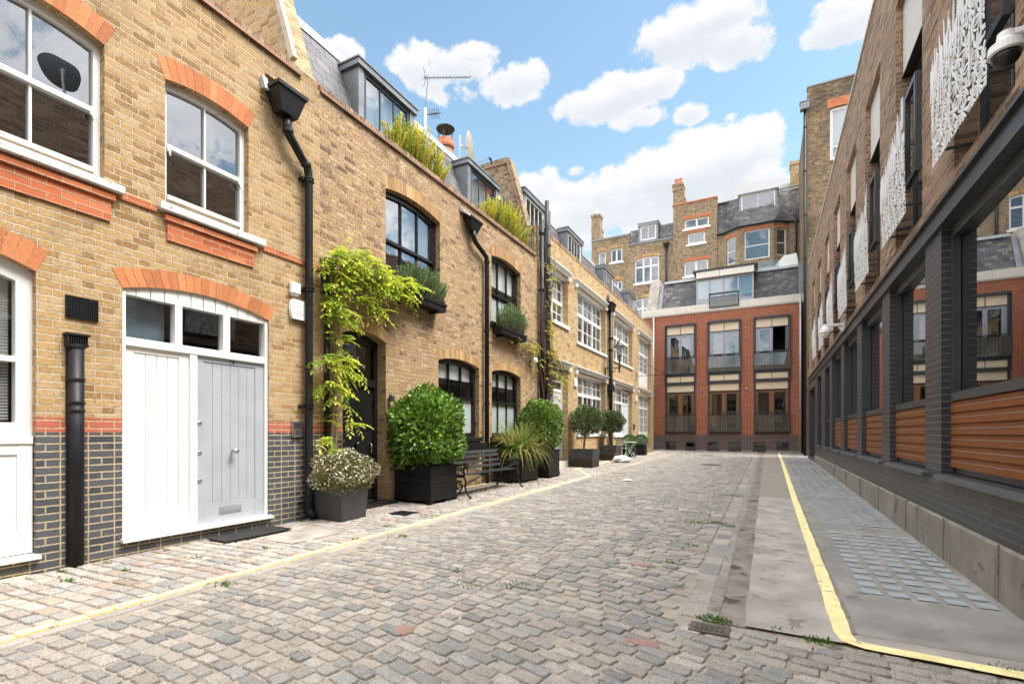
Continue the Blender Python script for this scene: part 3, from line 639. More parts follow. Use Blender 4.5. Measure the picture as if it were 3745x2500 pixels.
panel_door(h3, 14.31, 16.09, .36, 2.70, -.2, m_bluegrey); panel_door(h4, 24.01, 25.29, .30, 2.70, -.2, m_bluegrey)
mb = MB(); mb.bx(F, 14.2, 16.6, -.18, .10, .0, .355); mb.build('door_step', m_stone, h3)
# glazed double doors at the far end
fr = casement(F, h4, B4, 3, 2.72, 2, 3, zb=1.25, name='glazed_doors', ppl=3); mb = MB(); mb.bx(F, 26.71, 29.84, -.26, -.2, .37, 1.25)
for i in range(3): mb.bx(F, 26.9 + i * .98, 27.7 + i * .98, -.2, -.185, .5, 1.12)
mb.build('lower_panel', m_bluegrey, h4)
mansard(h3, F, 13.76, 20.95, 7.42, 9.15, -.45, -1.05, m_slate, m_leadl); mansard(h4, F, 20.955, 30.45, 7.42, 9.15, -.45, -1.05, m_slate, m_leadl)
for hh, a, b in ((h3, 13.85, 15.54), (h3, 17.6, 19.3), (h4, 22.3, 23.97), (h4, 26.87, 28.43)): dormer(hh, F, a, b, 7.60, 9.14 if a > 14 else 8.98, -.6, -1.9, m_lead, m_leadl, m_white, 4, m_gsky, fasc=.13)
for hh, u, z in ((h3, 16.17, 6.245), (h3, 16.17, 4.34), (h4, 25.9, 2.9)):
    mb = MB(); mb.bx(F, u - .1, u + .1, .002, .006, z - .075, z + .075); mb.build('red_brick_inset', m_red, hh)
# ================================================================== RED BRICK BUILDING CLOSING THE MEWS
FY = 33.0; F = FE(FY)
e = thing('red_brick_building', 'bright red brick building closing the mews with three tall metal window bays', 'building', (-2.6, FY, .25))
bays = [(-5.867, -4.02), (-3.296, -1.43), (-.71, 1.18)]
ops = [Op(a + .02, b - .02, 1.26, 8.22, None, .18, 2.0) for a, b in bays]
bw = [(-5.867, -5.214), (-4.656, -4.006), (-3.326, -2.66), (-2.113, -1.424), (-.755, -.083), (.483, 1.166)]
bops = [Op(a, b, .2, .765, None, .1, .6) for a, b in bw]
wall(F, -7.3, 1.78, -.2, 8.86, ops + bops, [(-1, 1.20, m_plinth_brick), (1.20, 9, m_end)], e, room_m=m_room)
mb = MB(); mb.bx(F, -7.3, 1.78, -5, -2.5, -.2, 9.2); mb.build('rear_body', m_end, e)
prev = -7.3
for a, b in bw + [(1.79, 2)]: mb = MB(); mb.bx(F, prev, a - .01, .003, .045, -.2, .27); prev = b + .01; mb.build('stone_plinth', m_conc, e)
for o in bops: window(F, e, o, m_anth, 1, [], m_glass, fw=.09, depth=.06, dset=.03, name='basement_window', zb=.14)
mb = MB(); mb.bx(F, -7.3, 1.85, -.3, .09, 8.93, 9.36); mb.bx(F, -7.3, 1.85, -.3, .05, 8.865, 8.929); 
st = mb.build('stone_band', m_stone, e)
mb = MB()
for i in range(14): mb.bx(F, -6.4 + i * .6, -6.394 + i * .6, .088, .0915, 8.93, 9.36)
mb.build('band_joint', m_gutter, st)
def lattice(mb, F, u0, u1, d, z0, z1, n=13, r=.009):
    w = (u1 - u0) / n; k = 22
    for i in range(n + 1):
        for sgn in (1, -1):
            pts = []
            for j in range(k + 1):
                z = z0 + (z1 - z0) * j / k; uu = u0 + i * w + sgn * w * .5 * math.sin(j / k * math.pi * 8)
                pts.append((min(max(uu, u0), u1), z))
            for (a, b), (c, dd_) in zip(pts, pts[1:]): mb.face([F(a - r, d + sgn * .001, b), F(a + r, d + sgn * .001, b), F(c + r, d + sgn * .001, dd_), F(c - r, d + sgn * .001, dd_)])
def balcony(parent, F, u0, u1, z0, z1, d, rail, name='balcony'):
    mb = MB(); fw = .05
    mb.bx(F, u0, u1, d, d + .05, z0 - .06, z0); mb.bx(F, u0, u1, d, d + .05, z1, z1 + .03); mb.bx(F, u0, u0 + fw, d, d + .05, z0, z1); mb.bx(F, u1 - fw, u1, d, d + .05, z0, z1)
    mb.bx(F, u0, u1, d, d + .05, rail, rail + .05)
    for uu in (u0, u1 - .05): mb.bx(F, uu, uu + .05, d + .001, d + .049, z1 + .03, rail); mb.bx(F, uu, uu + .05, -.1, d, z0 - .06, z0 - .001); mb.bx(F, uu, uu + .05, -.1, d, rail, rail + .049)
    b = mb.build(name, m_steel, parent)
    mb = MB(); mb.face([F(u0 + fw, d + .02, z0), F(u1 - fw, d + .02, z0), F(u1 - fw, d + .02, z1), F(u0 + fw, d + .02, z1)]); mb.build('etched_glass', m_etch, b)
    mb = MB(); lattice(mb, F, u0 + fw, u1 - fw, d + .026, z0, z1); mb.build('lattice', m_lattice, b)
    return b
m_etch = glass('etched_glass', (.36, .36, .34), 1.5, 1.1, .06); m_lattice = paint('pale_lattice', (.22, .205, .17), .5, .2, var=.05)
for k, (a, b) in enumerate(bays):
    z = lambda q: q
    mb = MB()   # steel surround
    mb.bx(F, a - .02, b + .02, -.12, .16, 8.13, 8.25); mb.bx(F, a, a + .1, -.17, .06, 1.26, 8.13); mb.bx(F, b - .1, b, -.17, .06, 1.26, 8.13)
    mb.bx(F, a + .1, b - .1, -.17, .05, 4.36, 4.56); mb.bx(F, a + .1, b - .1, -.17, .05, 4.91, 5.08); mb.bx(F, a + .1, b - .1, -.17, .05, 1.27, 1.40)
    mb.bx(F, a + .1, b - .1, -.15, .03, 7.59, 7.62); mb.bx(F, a + .1, b - .1, -.15, .03, 3.88, 3.93)
    mb.bx(F, a - .02, a, .0, .12, 4.45, 8.13); mb.bx(F, b, b + .02, .0, .12, 4.45, 8.13); mb.bx(F, a - .02, b + .02, .055, .12, 4.38, 4.47)
    c = (a + b) / 2
    for q in ((7.62, 8.13), (4.56, 4.91)): mb.bx(F, c - .012, c + .012, -.12, .031, *q)
    su = mb.build('bay_surround', m_steel, e)
    for q in ((7.621, 8.129), (4.561, 4.909), (3.931, 4.359)):
        mb = MB(); mb.bx(F, a + .11, c - .015, -.12, .01, *q); mb.bx(F, c + .015 if q[0] > 4.4 else c - .0149, b - .11, -.121, .009, *q); mb.build('spandrel_panel', m_cream, su)
    # upper pair of metal casements
    mb = MB(); d = -.02
    for p, q in ((a + .1005, c - .003), (c + .003, b - .1005)):
        if k == 2 and p > a + .5:
            mb.bx(F, p, p + .05, -.1, d, 5.09, 7.588); mb.bx(F, q - .12, q, -.1, d, 5.09, 7.588); continue
        wd = .16 if q - p > .7 else .12
        mb.bx(F, p, p + wd * (1.35 if p < c else .55), -.1, d, 5.09, 7.588); mb.bx(F, q - wd * (1.35 if p >= c else .55), q, -.1, d, 5.09, 7.588); mb.bx(F, p + wd * .5, q - wd * .5, -.099, d - .001, 7.45, 7.587); mb.bx(F, p + wd * .5, q - wd * .5, -.099, d - .001, 5.091, 5.25)
    uw = mb.build('upper_casement', m_alu, e)
    mb = MB(); mb.face([F(a + .2, -.06, 5.1), F((b - .2) if k < 2 else c, -.06, 5.1), F((b - .2) if k < 2 else c, -.06, 7.5), F(a + .2, -.06, 7.5)]); mb.build('pane', m_gsky, uw)
    if k == 2:   # an opened casement
        mb = MB()
        for (s0, s1, z0, z1) in ((0, .72, 5.1, 5.22), (0, .72, 7.46, 7.58), (0, .1, 5.22, 7.46), (.62, .72, 5.22, 7.46)):
            mb.hexa([(b - .13 - .06, FY + .02 + s0, z0), (b - .13, FY + .02 + s0, z0), (b - .13, FY + .02 + s1, z0), (b - .19, FY + .02 + s1, z0), (b - .19, FY + .02 + s0, z1), (b - .13, FY + .02 + s0, z1), (b - .13, FY + .02 + s1, z1), (b - .19, FY + .02 + s1, z1)])
        mb.build('open_casement', m_alu, e)
    # oak doors
    mb = MB(); zt = 3.875
    for p, q in ((a + .1005, c - .002), (c + .002, b - .1005)):
        mb.bx(F, p, p + .13, -.1, -.03, 1.41, zt); mb.bx(F, q - .13, q, -.1, -.03, 1.41, zt); mb.bx(F, p + .13, q - .13, -.1, -.031, zt - .14, zt); mb.bx(F, p + .13, q - .13, -.1, -.031, 1.41, 1.65)
    mb.bx(F, c - .05, c + .05, -.03, -.01, 1.41, zt)
    ow = mb.build('oak_doors', m_oak, e)
    mb = MB(); mb.face([F(a + .2, -.07, 1.5), F(b - .2, -.07, 1.5), F(b - .2, -.07, 3.8), F(a + .2, -.07, 3.8)]); mb.build('pane', m_glass, ow)
    balcony(e, F, a - .03, b + .03, 5.12, 6.05, .10, 6.13); balcony(e, F, a, b, 1.42, 2.40, .10, 2.50)
# attic
mb = MB(); mb.hexa([(-6.13, 33.15, 9.36), (1.62, 33.15, 9.36), (1.62, 33.45, 9.36), (-6.13, 33.45, 9.36), (-6.13, 33.75, 11.15), (1.62, 33.75, 11.15), (1.62, 34.05, 11.15), (-6.13, 34.05, 11.15)])
rf = mb.build('roof', m_slate2, e)
mb = MB(); mb.box(-6.05, 1.62, 33.66, 36.5, 11.151, 11.30); mb.build('ridge_flashing', m_leadl, rf)
mb = MB(); mb.hexa([(-7.1, 33.0, 9.362), (-6.42, 33.0, 9.362), (-6.42, 34.6, 9.362), (-7.1, 34.6, 9.362), (-6.9, 33.6, 11.45), (-6.32, 33.6, 11.45), (-6.32, 34.6, 11.45), (-6.9, 34.6, 11.45)]); mb.build('stone_upstand', m_conc2, e)
mb = MB(); mb.hexa([(-6.415, 33.12, 9.362), (-6.135, 33.12, 9.362), (-6.135, 34, 9.362), (-6.415, 34, 9.362), (-6.31, 33.7, 11.1), (-6.08, 33.7, 11.1), (-6.08, 34.2, 11.1), (-6.31, 34.2, 11.1)]); mb.build('lead_gutter', m_lead, rf)
mb = MB(); mb.box(1.625, 1.86, 33.12, 34.3, 9.362, 11.2); mb.build('lead_corner', m_lead, rf)
mb = MB(); mb.bx(F, -4.15, -.50, -1.5, .35, 11.36, 11.46); mb.hexa([F(-3.97, -1.5, 10.93), F(-.68, -1.5, 10.93), F(-.68, .06, 10.93), F(-3.97, .06, 10.93), F(-4.1, -1.5, 11.359), F(-.55, -1.5, 11.359), F(-.55, .3, 11.359), F(-4.1, .3, 11.359)])
dm = mb.build('attic_dormer', m_steel, e)
mb = MB(); mb.bx(F, -3.95, -2.62, .07, .30, 10.95, 11.33); mb.bx(F, -2.6, -.70, .07, .30, 10.95, 11.33); mb.build('fascia_panel', m_offw, dm)
mb = MB(); zz0, zz1 = 9.37, 10.929
for uu in (-3.93, -3.20, -2.39, -1.56, -.77): mb.bx(F, uu - .05, uu + .05, -.05, .05, zz0, zz1)
mb.bx(F, -3.88, -.82, -.05, .049, zz0, zz0 + .09); mb.bx(F, -3.88, -.82, -.05, .049, zz1 - .09, zz1); fr = mb.build('window', m_alu, dm)
mb = MB(); mb.face([F(-3.9, 0, 9.4), F(-.8, 0, 9.4), F(-.8, 0, 10.9), F(-3.9, 0, 10.9)]); mb.face([F(-.75, .05, 9.37), F(-.75, -.6, 9.37), F(-.75, -.6, 10.929), F(-.75, .05, 10.929)]); mb.build('pane', m_gsky, fr)
mb = MB(); mb.bx(F, -3.93, -.77, -.32, -.3, 9.37, 10.92); mb.build('blind', paint('pale_blue_backing', (.52, .64, .70), .7, var=.05), dm)  # added backing that lightens the attic glass to pale blue
balcony(e, F, -3.22, -1.52, 9.12, 9.72, .10, 9.92)
mb = MB(); mb.box(-.6, 1.66, 34.4, 34.5, 11.301, 11.6); mb.hexa([(.4, 34.401, 11.6), (1.66, 34.401, 11.6), (1.66, 34.499, 11.6), (.4, 34.499, 11.6), (.9, 34.401, 12.15), (1.58, 34.401, 12.2), (1.58, 34.499, 12.2), (.9, 34.499, 12.15)]); mb.build('terrace_screen', m_plast, e)
mb = MB(); mb.box(-.6, .6, 34.30, 34.32, 11.301, 11.95); mb.build('glass_guard', m_glass, e)

# ================================================================== SOOTY BRICK BUILDINGS BEHIND
FB = 38.0; F = FE(FB)
def plain_win(par, u0, u1, z0, z1, lights=2, rows=(), rail=None, d=.1, silld=True, name='window', F=F, fw=.09, gl=None):
    o = Op(u0, u1, z0, z1, None, d)
    w_ = window(F, par, o, m_white, lights, rows, gl or m_gsky, fw=fw, bar=.11 if not rail else .06, rail=rail, depth=.05)
    if silld: sill(F, par, u0 - .12, u1 + .12, z0 - .13, z0, .06, m_white)
    return w_
b1 = thing('brick_terrace_house', 'tall sooty brick terrace house behind with a thin corner chimney and a white dormer', 'house', (-9.3, FB, .3))
WL = [(-11.95, -11.35, 14.0, 15.66, 1), (-10.95, -10.03, 14.68, 15.74, 2), (-9.05, -7.22, 12.75, 14.60, 3), (-10.75, -10.03, 12.2, 13.19, 2), (-9.1, -7.3, 9.4, 11.51, 3)]
ops = [Op(a, b, c, d_, d_ + .13 if n == 3 else None, .1, .5) for a, b, c, d_, n in WL]
wall(F, -12.51, -6.203, 0, 15.75, ops, [(-1, 30, m_back)], b1, room_m=m_rooml)
for (a, b, c, d_, n), o in zip(WL, ops):
    w_ = window(F, b1, o, m_white, n, [c + (d_ - c) * .68] if n == 3 else [], m_gsky, fw=.1, bar=.12, depth=.05); sill(F, b1, a - .12, b + .12, c - .13, c, .06, m_white)
    voussoirs(F, Op(a, b, d_ + .001, 0, d_ + .14, .06) if 0 else type('q', (), dict(u0=a, u1=b, z1=d_ + .001, zc=d_ + .13, depth=.06))(), .25, b1, STOCKV, d=.003, n=max(8, int((b - a) / .1)), flare=.06, name='brick_arch')
mb = MB(); mb.bx(F, -12.505, -9.52, -.35, 0, 15.751, 16.58); mb.build('parapet', m_back, b1)
mb = MB(); mb.bx(F, -12.505, -9.5, -.4, .06, 16.581, 16.72); mb.bx(F, -9.5, -6.21, -.1, .06, 15.751, 15.86); mb.build('coping', m_lead, b1)
mb = MB(); mb.hexa([F(-9.515, -.5, 15.861), F(-6.203, -.5, 15.861), F(-6.203, -.06, 15.861), F(-9.515, -.06, 15.861), F(-9.515, -.95, 17.1), F(-6.203, -.95, 17.1), F(-6.203, -.55, 17.1), F(-9.515, -.55, 17.1)])
mb.hexa([F(-12.2, -3.2, 16.7), F(-6.203, -3.2, 16.7), F(-6.203, -.56, 17.101), F(-9.4, -.56, 17.101), F(-12.0, -3.0, 16.75), F(-6.203, -3.2, 18.2), F(-6.203, -3.1, 18.25), F(-9.0, -3.1, 18.2)]); mb.build('roof', m_slate2, b1)
mb = MB(); mb.bx(F, -12.2, -6.203, -8, -.35, 0, 15.7); mb.build('rear_body', m_back, b1)
mb = MB(); mb.bx(F, -12.51, -11.83, -.7, .0, 16.721, 18.55); mb.bx(F, -12.56, -11.78, -.75, .05, 18.551, 18.75); ch = mb.build('chimney', m_back, b1)
mb = MB(); mb.lathe(F(-12.16, -.35, 18.751), [(.12, 0), (.10, .1), (.09, .7), (.11, .72)], 12); mb.build('chimney_pot', m_stone, ch)
mb = MB(); mb.bx(F, -13.4, -12.6, -3.5, -2.8, 15, 18.6); mb.bx(F, -13.45, -12.55, -3.55, -2.75, 18.601, 18.85); c2 = mb.build('chimney', m_back, b1)
mb = MB(); mb.lathe(F(-13.1, -3.1, 18.851), [(.17, 0), (.14, .1), (.13, .5), (.16, .52)], 12); mb.build('chimney_pot', m_terra, c2)
dormer(b1, F, -8.75, -7.3, 15.87, 17.30, .05, -1.6, m_lead, m_white, m_white, 2, m_gsky, fasc=.22)
b2 = thing('brick_terrace_house', 'tall narrow brick house behind with red window heads and a red-potted chimney', 'house', (-4.7, FB, .3))
WC = [(-5.40, -3.72, 16.23, 16.93, 2), (-5.18, -3.98, 15.07, 15.89, 1), (-5.42, -3.77, 12.75, 13.85, 2)]
F2 = FE(FB - .06)
ops = [Op(a, b, c, d_, None, .1, .5) for a, b, c, d_, n in WC]
wall(F2, -6.20, -3.175, 0, 18.10, ops, [(-1, 30, m_back)], b2, room_m=m_rooml)
for (a, b, c, d_, n), o in zip(WC, ops):
    window(F2, b2, o, m_white, n, [], m_gsky, fw=.1, bar=.12, depth=.05); sill(F2, b2, a - .12, b + .12, c - .13, c, .06, m_white)
    mb = MB(); mb.bx(F2, a - .14, b + .14, .002, .012, d_, d_ + .23); mb.build('red_lintel', m_red, b2)
mb = MB(); mb.bx(F2, -6.25, -3.15, -.4, .05, 18.101, 18.2); mb.build('coping', m_red, b2)
mb = MB(); mb.bx(F2, -6.20, -3.18, -6, -.3, 0, 18.1); mb.build('rear_body', m_back, b2)
mb = MB(); mb.hexa([F2(-6.199, -.9, 18.201), F2(-5.2, -.9, 18.201), F2(-5.2, .001, 18.201), F2(-6.199, .001, 18.201), F2(-6.199, -.9, 19.2), F2(-5.55, -.9, 19.2), F2(-5.55, .001, 19.2), F2(-6.199, .001, 19.2)]); mb.bx(F2, -6.24, -5.51, -.95, .05, 19.201, 19.55); mb.bx(F2, -6.28, -5.47, -.98, .08, 19.551, 19.7); ch = mb.build('chimney', m_back, b2)
for q in (-6.02, -5.72):
    mb = MB(); mb.lathe(F2(q, -.4, 19.701), [(.15, 0), (.13, .1), (.12, .45), (.15, .5)], 12); mb.build('chimney_pot', m_terra, ch)
b3 = thing('brick_terrace_house', 'tall brick house behind with a curved bay and a big slate mansard', 'house', (-.6, FB, .3))
# curved bay built from facets: vertices along a shallow bow
bow = [(-3.174, 0), (-2.72, .0), (-1.75, .75), (.38, .75), (1.30, .12), (1.95, .0)]
fac = [(-2.56, -1.86, 13.2, 14.95, 1), (-1.42, .14, 13.2, 15.12, 2), (.55, 1.22, 13.2, 15.02, 3)]
def facet(p, q, z0, z1, opn, hh, k):
    L = math.hypot(q[0] - p[0], q[1] - p[1]); t_ = ((q[0] - p[0]) / L, (q[1] - p[1]) / L); n = (-t_[1], t_[0])
    Fq = lambda u, d, z: (p[0] + t_[0] * u - n[0] * -d * 1.0, FB - (p[1] + t_[1] * u) - n[1] * d, z)
    os_ = [Op(*opn, None, .1, .5)] if opn else []
    wall(Fq, 0, L, z0, z1, os_, [(-1, 30, m_back)], hh, room_m=m_rooml)
    if opn:
        o = os_[0]; window(Fq, hh, o, m_white, 1, [], m_gsky, fw=.08, rail=(o.z0 + o.z1) / 2 - .05, depth=.05)
        mb = MB(); mb.bx(Fq, o.u0 - .12, min(o.u1 + .12, L), .002, .012, o.z1, o.z1 + .24); mb.build('red_lintel', m_red, hh)
facet(bow[0], bow[1], 0, 15.35, None, b3, 0); facet(bow[1], bow[2], 0, 15.4, (.2, .98, 13.1, 14.95), b3, 1)
facet(bow[2], bow[3], 0, 15.45, (.36, 1.90, 13.1, 15.10), b3, 2); facet(bow[3], bow[4], 0, 15.4, (.22, .95, 13.2, 15.02), b3, 3); facet(bow[4], bow[5], 0, 15.35, None, b3, 4)
mb = MB()
top = [(x, y + .14) for x, y in bow]; 
mb.tube([(x, FB - y, 15.42) for x, y in top], .07, 8); mb.build('gutter', m_iron, b3)
mb = MB(); n = len(bow)
lo = [(x, FB - y - .02, 15.40) for x, y in bow]; hi = [(x, FB + .55 - y * .55, 17.85) for x, y in bow]
for i in range(n - 1): mb.face([lo[i], lo[i + 1], hi[i + 1], hi[i]])
mb.face(hi + [(1.95, FB + .7, 17.85), (-3.174, FB + .7, 17.85)])
mb.face([(-3.174, FB - .02, 15.3), (-3.174, FB + .55, 17.85), (-3.174, FB + 2, 17.85), (-3.174, FB + 2, 15.3)])
rf = mb.build('mansard_roof', m_slate2, b3)
mb = MB(); mb.idx([(-3.16, FB + .5, 17.86), (1.9, FB + .5, 17.86), (1.9, FB + 4.5, 17.86), (-3.16, FB + 4.5, 17.86), (-1.74, FB + 2.2, 19.8), (1.9, FB + 2.2, 19.4)], [(0, 1, 5, 4), (0, 4, 3), (4, 5, 2, 3), (0, 3, 2, 1), (1, 2, 5)]); mb.build('roof', paint('pale_slate', (.16, .165, .17), .6, var=.1), b3)  # hip roof in a paler slate colour
mb = MB(); mb.tube([(-3.16, FB + .49, 17.88), (1.9, FB + .05, 17.88)], .05, 6); mb.build('ridge_flashing', m_lead, rf)
dormer(b3, F, -1.75, .62, 16.02, 17.85, .30, -1.0, m_lead, m_leadl, m_white, 2, m_gsky, fasc=.08)
mb = MB(); mb.bx(F, -3.17, 1.94, -6, -1.6, 0, 17.7); mb.build('rear_body', m_back, b3)
mb = MB(); mb.box(1.42, 1.95, 38.6, 39.4, 15, 19.55); mb.box(1.37, 2.0, 38.55, 39.45, 19.551, 19.8); mb.build('chimney', m_y3, b3)

# ================================================================== TALL BLACKENED HOUSE BETWEEN
FT = 30.2; F = FE(FT)
tw = thing('brick_tower_house', 'very tall blackened brick house rising behind the right-hand modern building', 'house', (4, FT, .2))
o = Op(2.88, 4.3, 15.4, 18.1, None, .12, .5)
wall(F, 1.9, 7.5, -.2, 19.45, [o], [(-1, 30, m_tower)], tw, room_m=m_rooml)
mb = MB(); mb.box(1.89, 7.5, FT + .3, FT + 8, -.2, 19.3); mb.face([(1.9, FT, -.2), (1.9, FT + .3, -.2), (1.9, FT + .3, 19.45), (1.9, FT, 19.45)]); mb.build('side_wall', m_tower, tw)
mb = MB(); mb.bx(F, 1.86, 7.5, -.4, .05, 19.451, 19.53); mb.build('coping', m_lead, tw)
window(F, tw, o, m_white, 1, [], m_gsky, fw=.13, rail=16.1, depth=.06); 
mb = MB(); mb.bx(F, 2.76, 4.42, .002, .014, 18.1, 18.55); mb.build('red_lintel', m_red, tw)
mb = MB(); mb.bx(F, 2.86, 4.32, -.3, -.28, 15.4, 18.1); mb.build('blind', m_blind, tw)

# ================================================================== BUILDING BEHIND THE VIEWER (mirrored in the far panes)
F = FE(-17.0); FB_ = lambda u, d, z: (u, -17.0 + d, z)
bh = thing('brick_building', 'plain brown brick building closing the mews behind the viewer, mirrored in the far panes', 'building', (-2, -17, -.3))
ops = [Op(-12 + i * 3.2, -10.6 + i * 3.2, zz, zz + 1.9, None, .12, .6) for i in range(8) for zz in (1.2, 4.6, 8.0)]
wall(FB_, -14, 16, -.6, 11.5, ops, [(-1, 30, m_back)], bh)
for o in ops: window(FB_, bh, o, m_white, 2, [], m_glass, fw=.08, rail=o.z0 + .95, depth=.05)
mb = MB(); mb.box(-14, 16, -24, -18.2, -.6, 11.3); mb.build('rear_body', m_back, bh)
# ================================================================== DARK MODERN BUILDING ON THE RIGHT
RX = 1.7; F = FR(RX); PI = 2.575
r = thing('modern_brick_building', 'long modern building with brown brick upper floors on a dark painted brick ground floor', 'building', (RX, 12, .1))
gops = [Op(7.6 + PI * k - (.05 if k else 0), 9.56 + PI * k, .86, 3.545, None, .08, 2.5) for k in range(-5, 4)]
lv = [Op(17.95, 19.28, .86, 3.4, None, .08, .3), Op(20.55, 22.05, .86, 3.4, None, .08, .3)]
dops = [Op(23.2, 26.0, .25, 3.2, None, .35, .5)]
wall(F, -7, 27.2, -.3, 3.545, gops + lv + dops, [(-1, 9, m_dark)], r, name='ground_floor_wall')
uops = [Op(7.74 + PI * k, 9.137 + PI * k, 3.98, 7.62, None, .2, .6) for k in range(-5, 7)]
wall(F, -7, 26.2, 3.80, 8.93, uops, [(-1, 9, m_right)], r, name='upper_wall')
mb = MB(); mb.bx(F, 26.2, 27.2, -.25, 0, 3.8, 4.3); mb.bx(F, -7, 27.2, -9, -3.4, -.3, 8.8); mb.bx(F, -7, 26.2, -3.4, -.25, 8.7, 8.8); mb.bx(F, 27.0, 27.19, -3.4, -.25, -.3, 8.6); mb.bx(F, -7, -6.8, -3.4, -.25, -.3, 8.6); mb.build('rear_body', m_right, r)
mb = MB(); mb.bx(F, -7, 26.25, -.35, .03, 8.931, 8.985); mb.build('coping', m_offw, r)
# steel channel over the ground floor
mb = MB(); mb.bx(F, -7, 26.2, -.25, .06, 3.765, 3.799); mb.bx(F, -7, 26.2, -.25, .018, 3.585, 3.764); mb.bx(F, -7, 26.2, -.25, .045, 3.5455, 3.584); mb.build('steel_channel', m_steel, r)
mb = MB(); mb.hexa([F(-7, .003, -.4), F(22.9, .003, -.4), F(22.9, .04, -.4), F(-7, .045, -.4), F(-7, .003, .37), F(22.9, .003, .42), F(22.9, .03, .40), F(-7, .035, .35)]); pl_ = mb.build('concrete_plinth', m_conc, r)
mb = MB()
for u in (5.35, 6.75, 8.35, 10.2, 12.0, 14.1, 16.3): mb.bx(F, u, u + .008, .03, .0445, -.2, .40)
mb.build('plinth_joint', m_gutter, pl_)
for k, o in enumerate(gops):
    u0, u1 = o.u0, o.u1; mb = MB(); D = -.08
    mb.bx(F, u0 + .002, u0 + .07, D - .08, D, .87, 3.54); mb.bx(F, u1 - .07, u1 - .002, D - .08, D, .87, 3.54); mb.bx(F, u0 + .07, u1 - .07, D - .08, D + .02, 1.645, 1.735); mb.bx(F, u0 + .07, u1 - .07, D - .08, D, 3.42, 3.54); mb.bx(F, u0 + .07, u1 - .07, D - .12, D - .02, .87, .93)
    mb.bx(F, u0 + .075, u0 + .10, D - .06, D - .03, 1.735, 3.42); mb.bx(F, u1 - .10, u1 - .075, D - .06, D - .03, 1.735, 3.42)
    fr = mb.build('shop_window', m_anth, r)
    mb = MB(); mb.face([F(u0 + .09, D - .03, 1.73), F(u1 - .09, D - .066, 1.73), F(u1 - .09, D - .066, 3.43), F(u0 + .09, D - .03, 3.43)]); mb.build('pane', m_glassr, fr)
    mb = MB(); zz = .935; h = (1.640 - .935) / 6
    for i in range(6):
        a, b = zz + i * h, zz + (i + 1) * h - .004; tp = .0; bt = .014
        mb.hexa([F(u0 + .03, D - .06, a), F(u1 - .03, D - .06, a), F(u1 - .03, D + bt, a), F(u0 + .03, D + bt, a), F(u0 + .03, D - .06, b), F(u1 - .03, D - .06, b), F(u1 - .03, D + tp, b), F(u0 + .03, D + tp, b)])
    mb.build('timber_cladding', m_wood, r)
    mb = MB()
    for i in range(6):
        a = zz + i * h + h * .52; mb.bx(F, u0 + .031, u1 - .031, D + .004, D + .0088, a, a + .004)
    mb.build('board_groove', m_silver, r)
    sill(F, r, u0 - .22, u1 - .05, .80, .848, .085, m_sillm, back=.19)
for o in lv:
    mb = MB(); D = -.06
    mb.bx(F, o.u0 + .002, o.u1 - .002, D - .1, D - .06, 1.75, 3.39); mb.bx(F, o.u0 + .002, o.u0 + .06, D - .06, D, .87, 3.39); mb.bx(F, o.u1 - .06, o.u1 - .002, D - .06, D, .87, 3.39); mb.bx(F, o.u0 + .06, o.u1 - .06, D - .06, D, 1.66, 1.75)
    for i in range(11):
        z = .9 + i * .07
        mb.hexa([F(o.u0 + .06, D - .07, z + .05), F(o.u1 - .06, D - .07, z + .05), F(o.u1 - .06, D - .01, z), F(o.u0 + .06, D - .01, z), F(o.u0 + .06, D - .07, z + .06), F(o.u1 - .06, D - .07, z + .06), F(o.u1 - .06, D - .01, z + .01), F(o.u0 + .06, D - .01, z + .01)])
    mb.build('louvre', m_steel, r); sill(F, r, o.u0 - .12, o.u1 - .02, .80, .848, .085, m_sillm, back=.19)
mb = MB(); mb.bx(F, 23.25, 25.95, -.46, -.4, .26, 3.19); mb.build('service_door', m_dark, r)
for k, o in enumerate(uops):
    u0, u1 = o.u0, o.u1; fr_ = Op(u0, u1, 3.99, 6.55, None, .2)
    window(F, r, fr_, m_anth, 2, [], m_glassr, fw=.06, bar=.05, depth=.05, name='upper_window')
    mb = MB(); mb.bx(F, u0 + .004, u1 - .004, -.19, -.085, 6.552, 7.615); p_ = mb.build('window_panel', m_offw, r)
    mb = MB(); mb.bx(F, u0 + .0041, u1 - .0041, -.192, -.07, 6.535, 6.5515); mb.build('drip_edge', m_iron, p_)
    # steel guard: an open frame with a strut in front of the near half of the window
    mb = MB(); a, b = u0 + .04, u0 + .62; d0, d1 = .0, .06
    for q in ((a, a + .07, 4.58, 5.82), (b - .07, b, 4.58, 5.82), (a + .07, b - .07, 4.58, 4.65), (a + .07, b - .07, 5.75, 5.82)): mb.bx(F, q[0], q[1], d0, d1, q[2], q[3])
    for zz in (4.60, 5.77): mb.bx(F, a, a + .045, -.2, d0 - .001, zz, zz + .045)
    mb.tube([F(a + .05, -.18, 5.3), F(b - .05, .02, 5.74)], .018, 6)
    mb.build('steel_guard', m_anth, r)
    mb = MB(); mb.bx(F, u0 + .003, u1 - .003, -.19, -.02, 3.981, 4.02); mb.build('sill', m_anth, r)

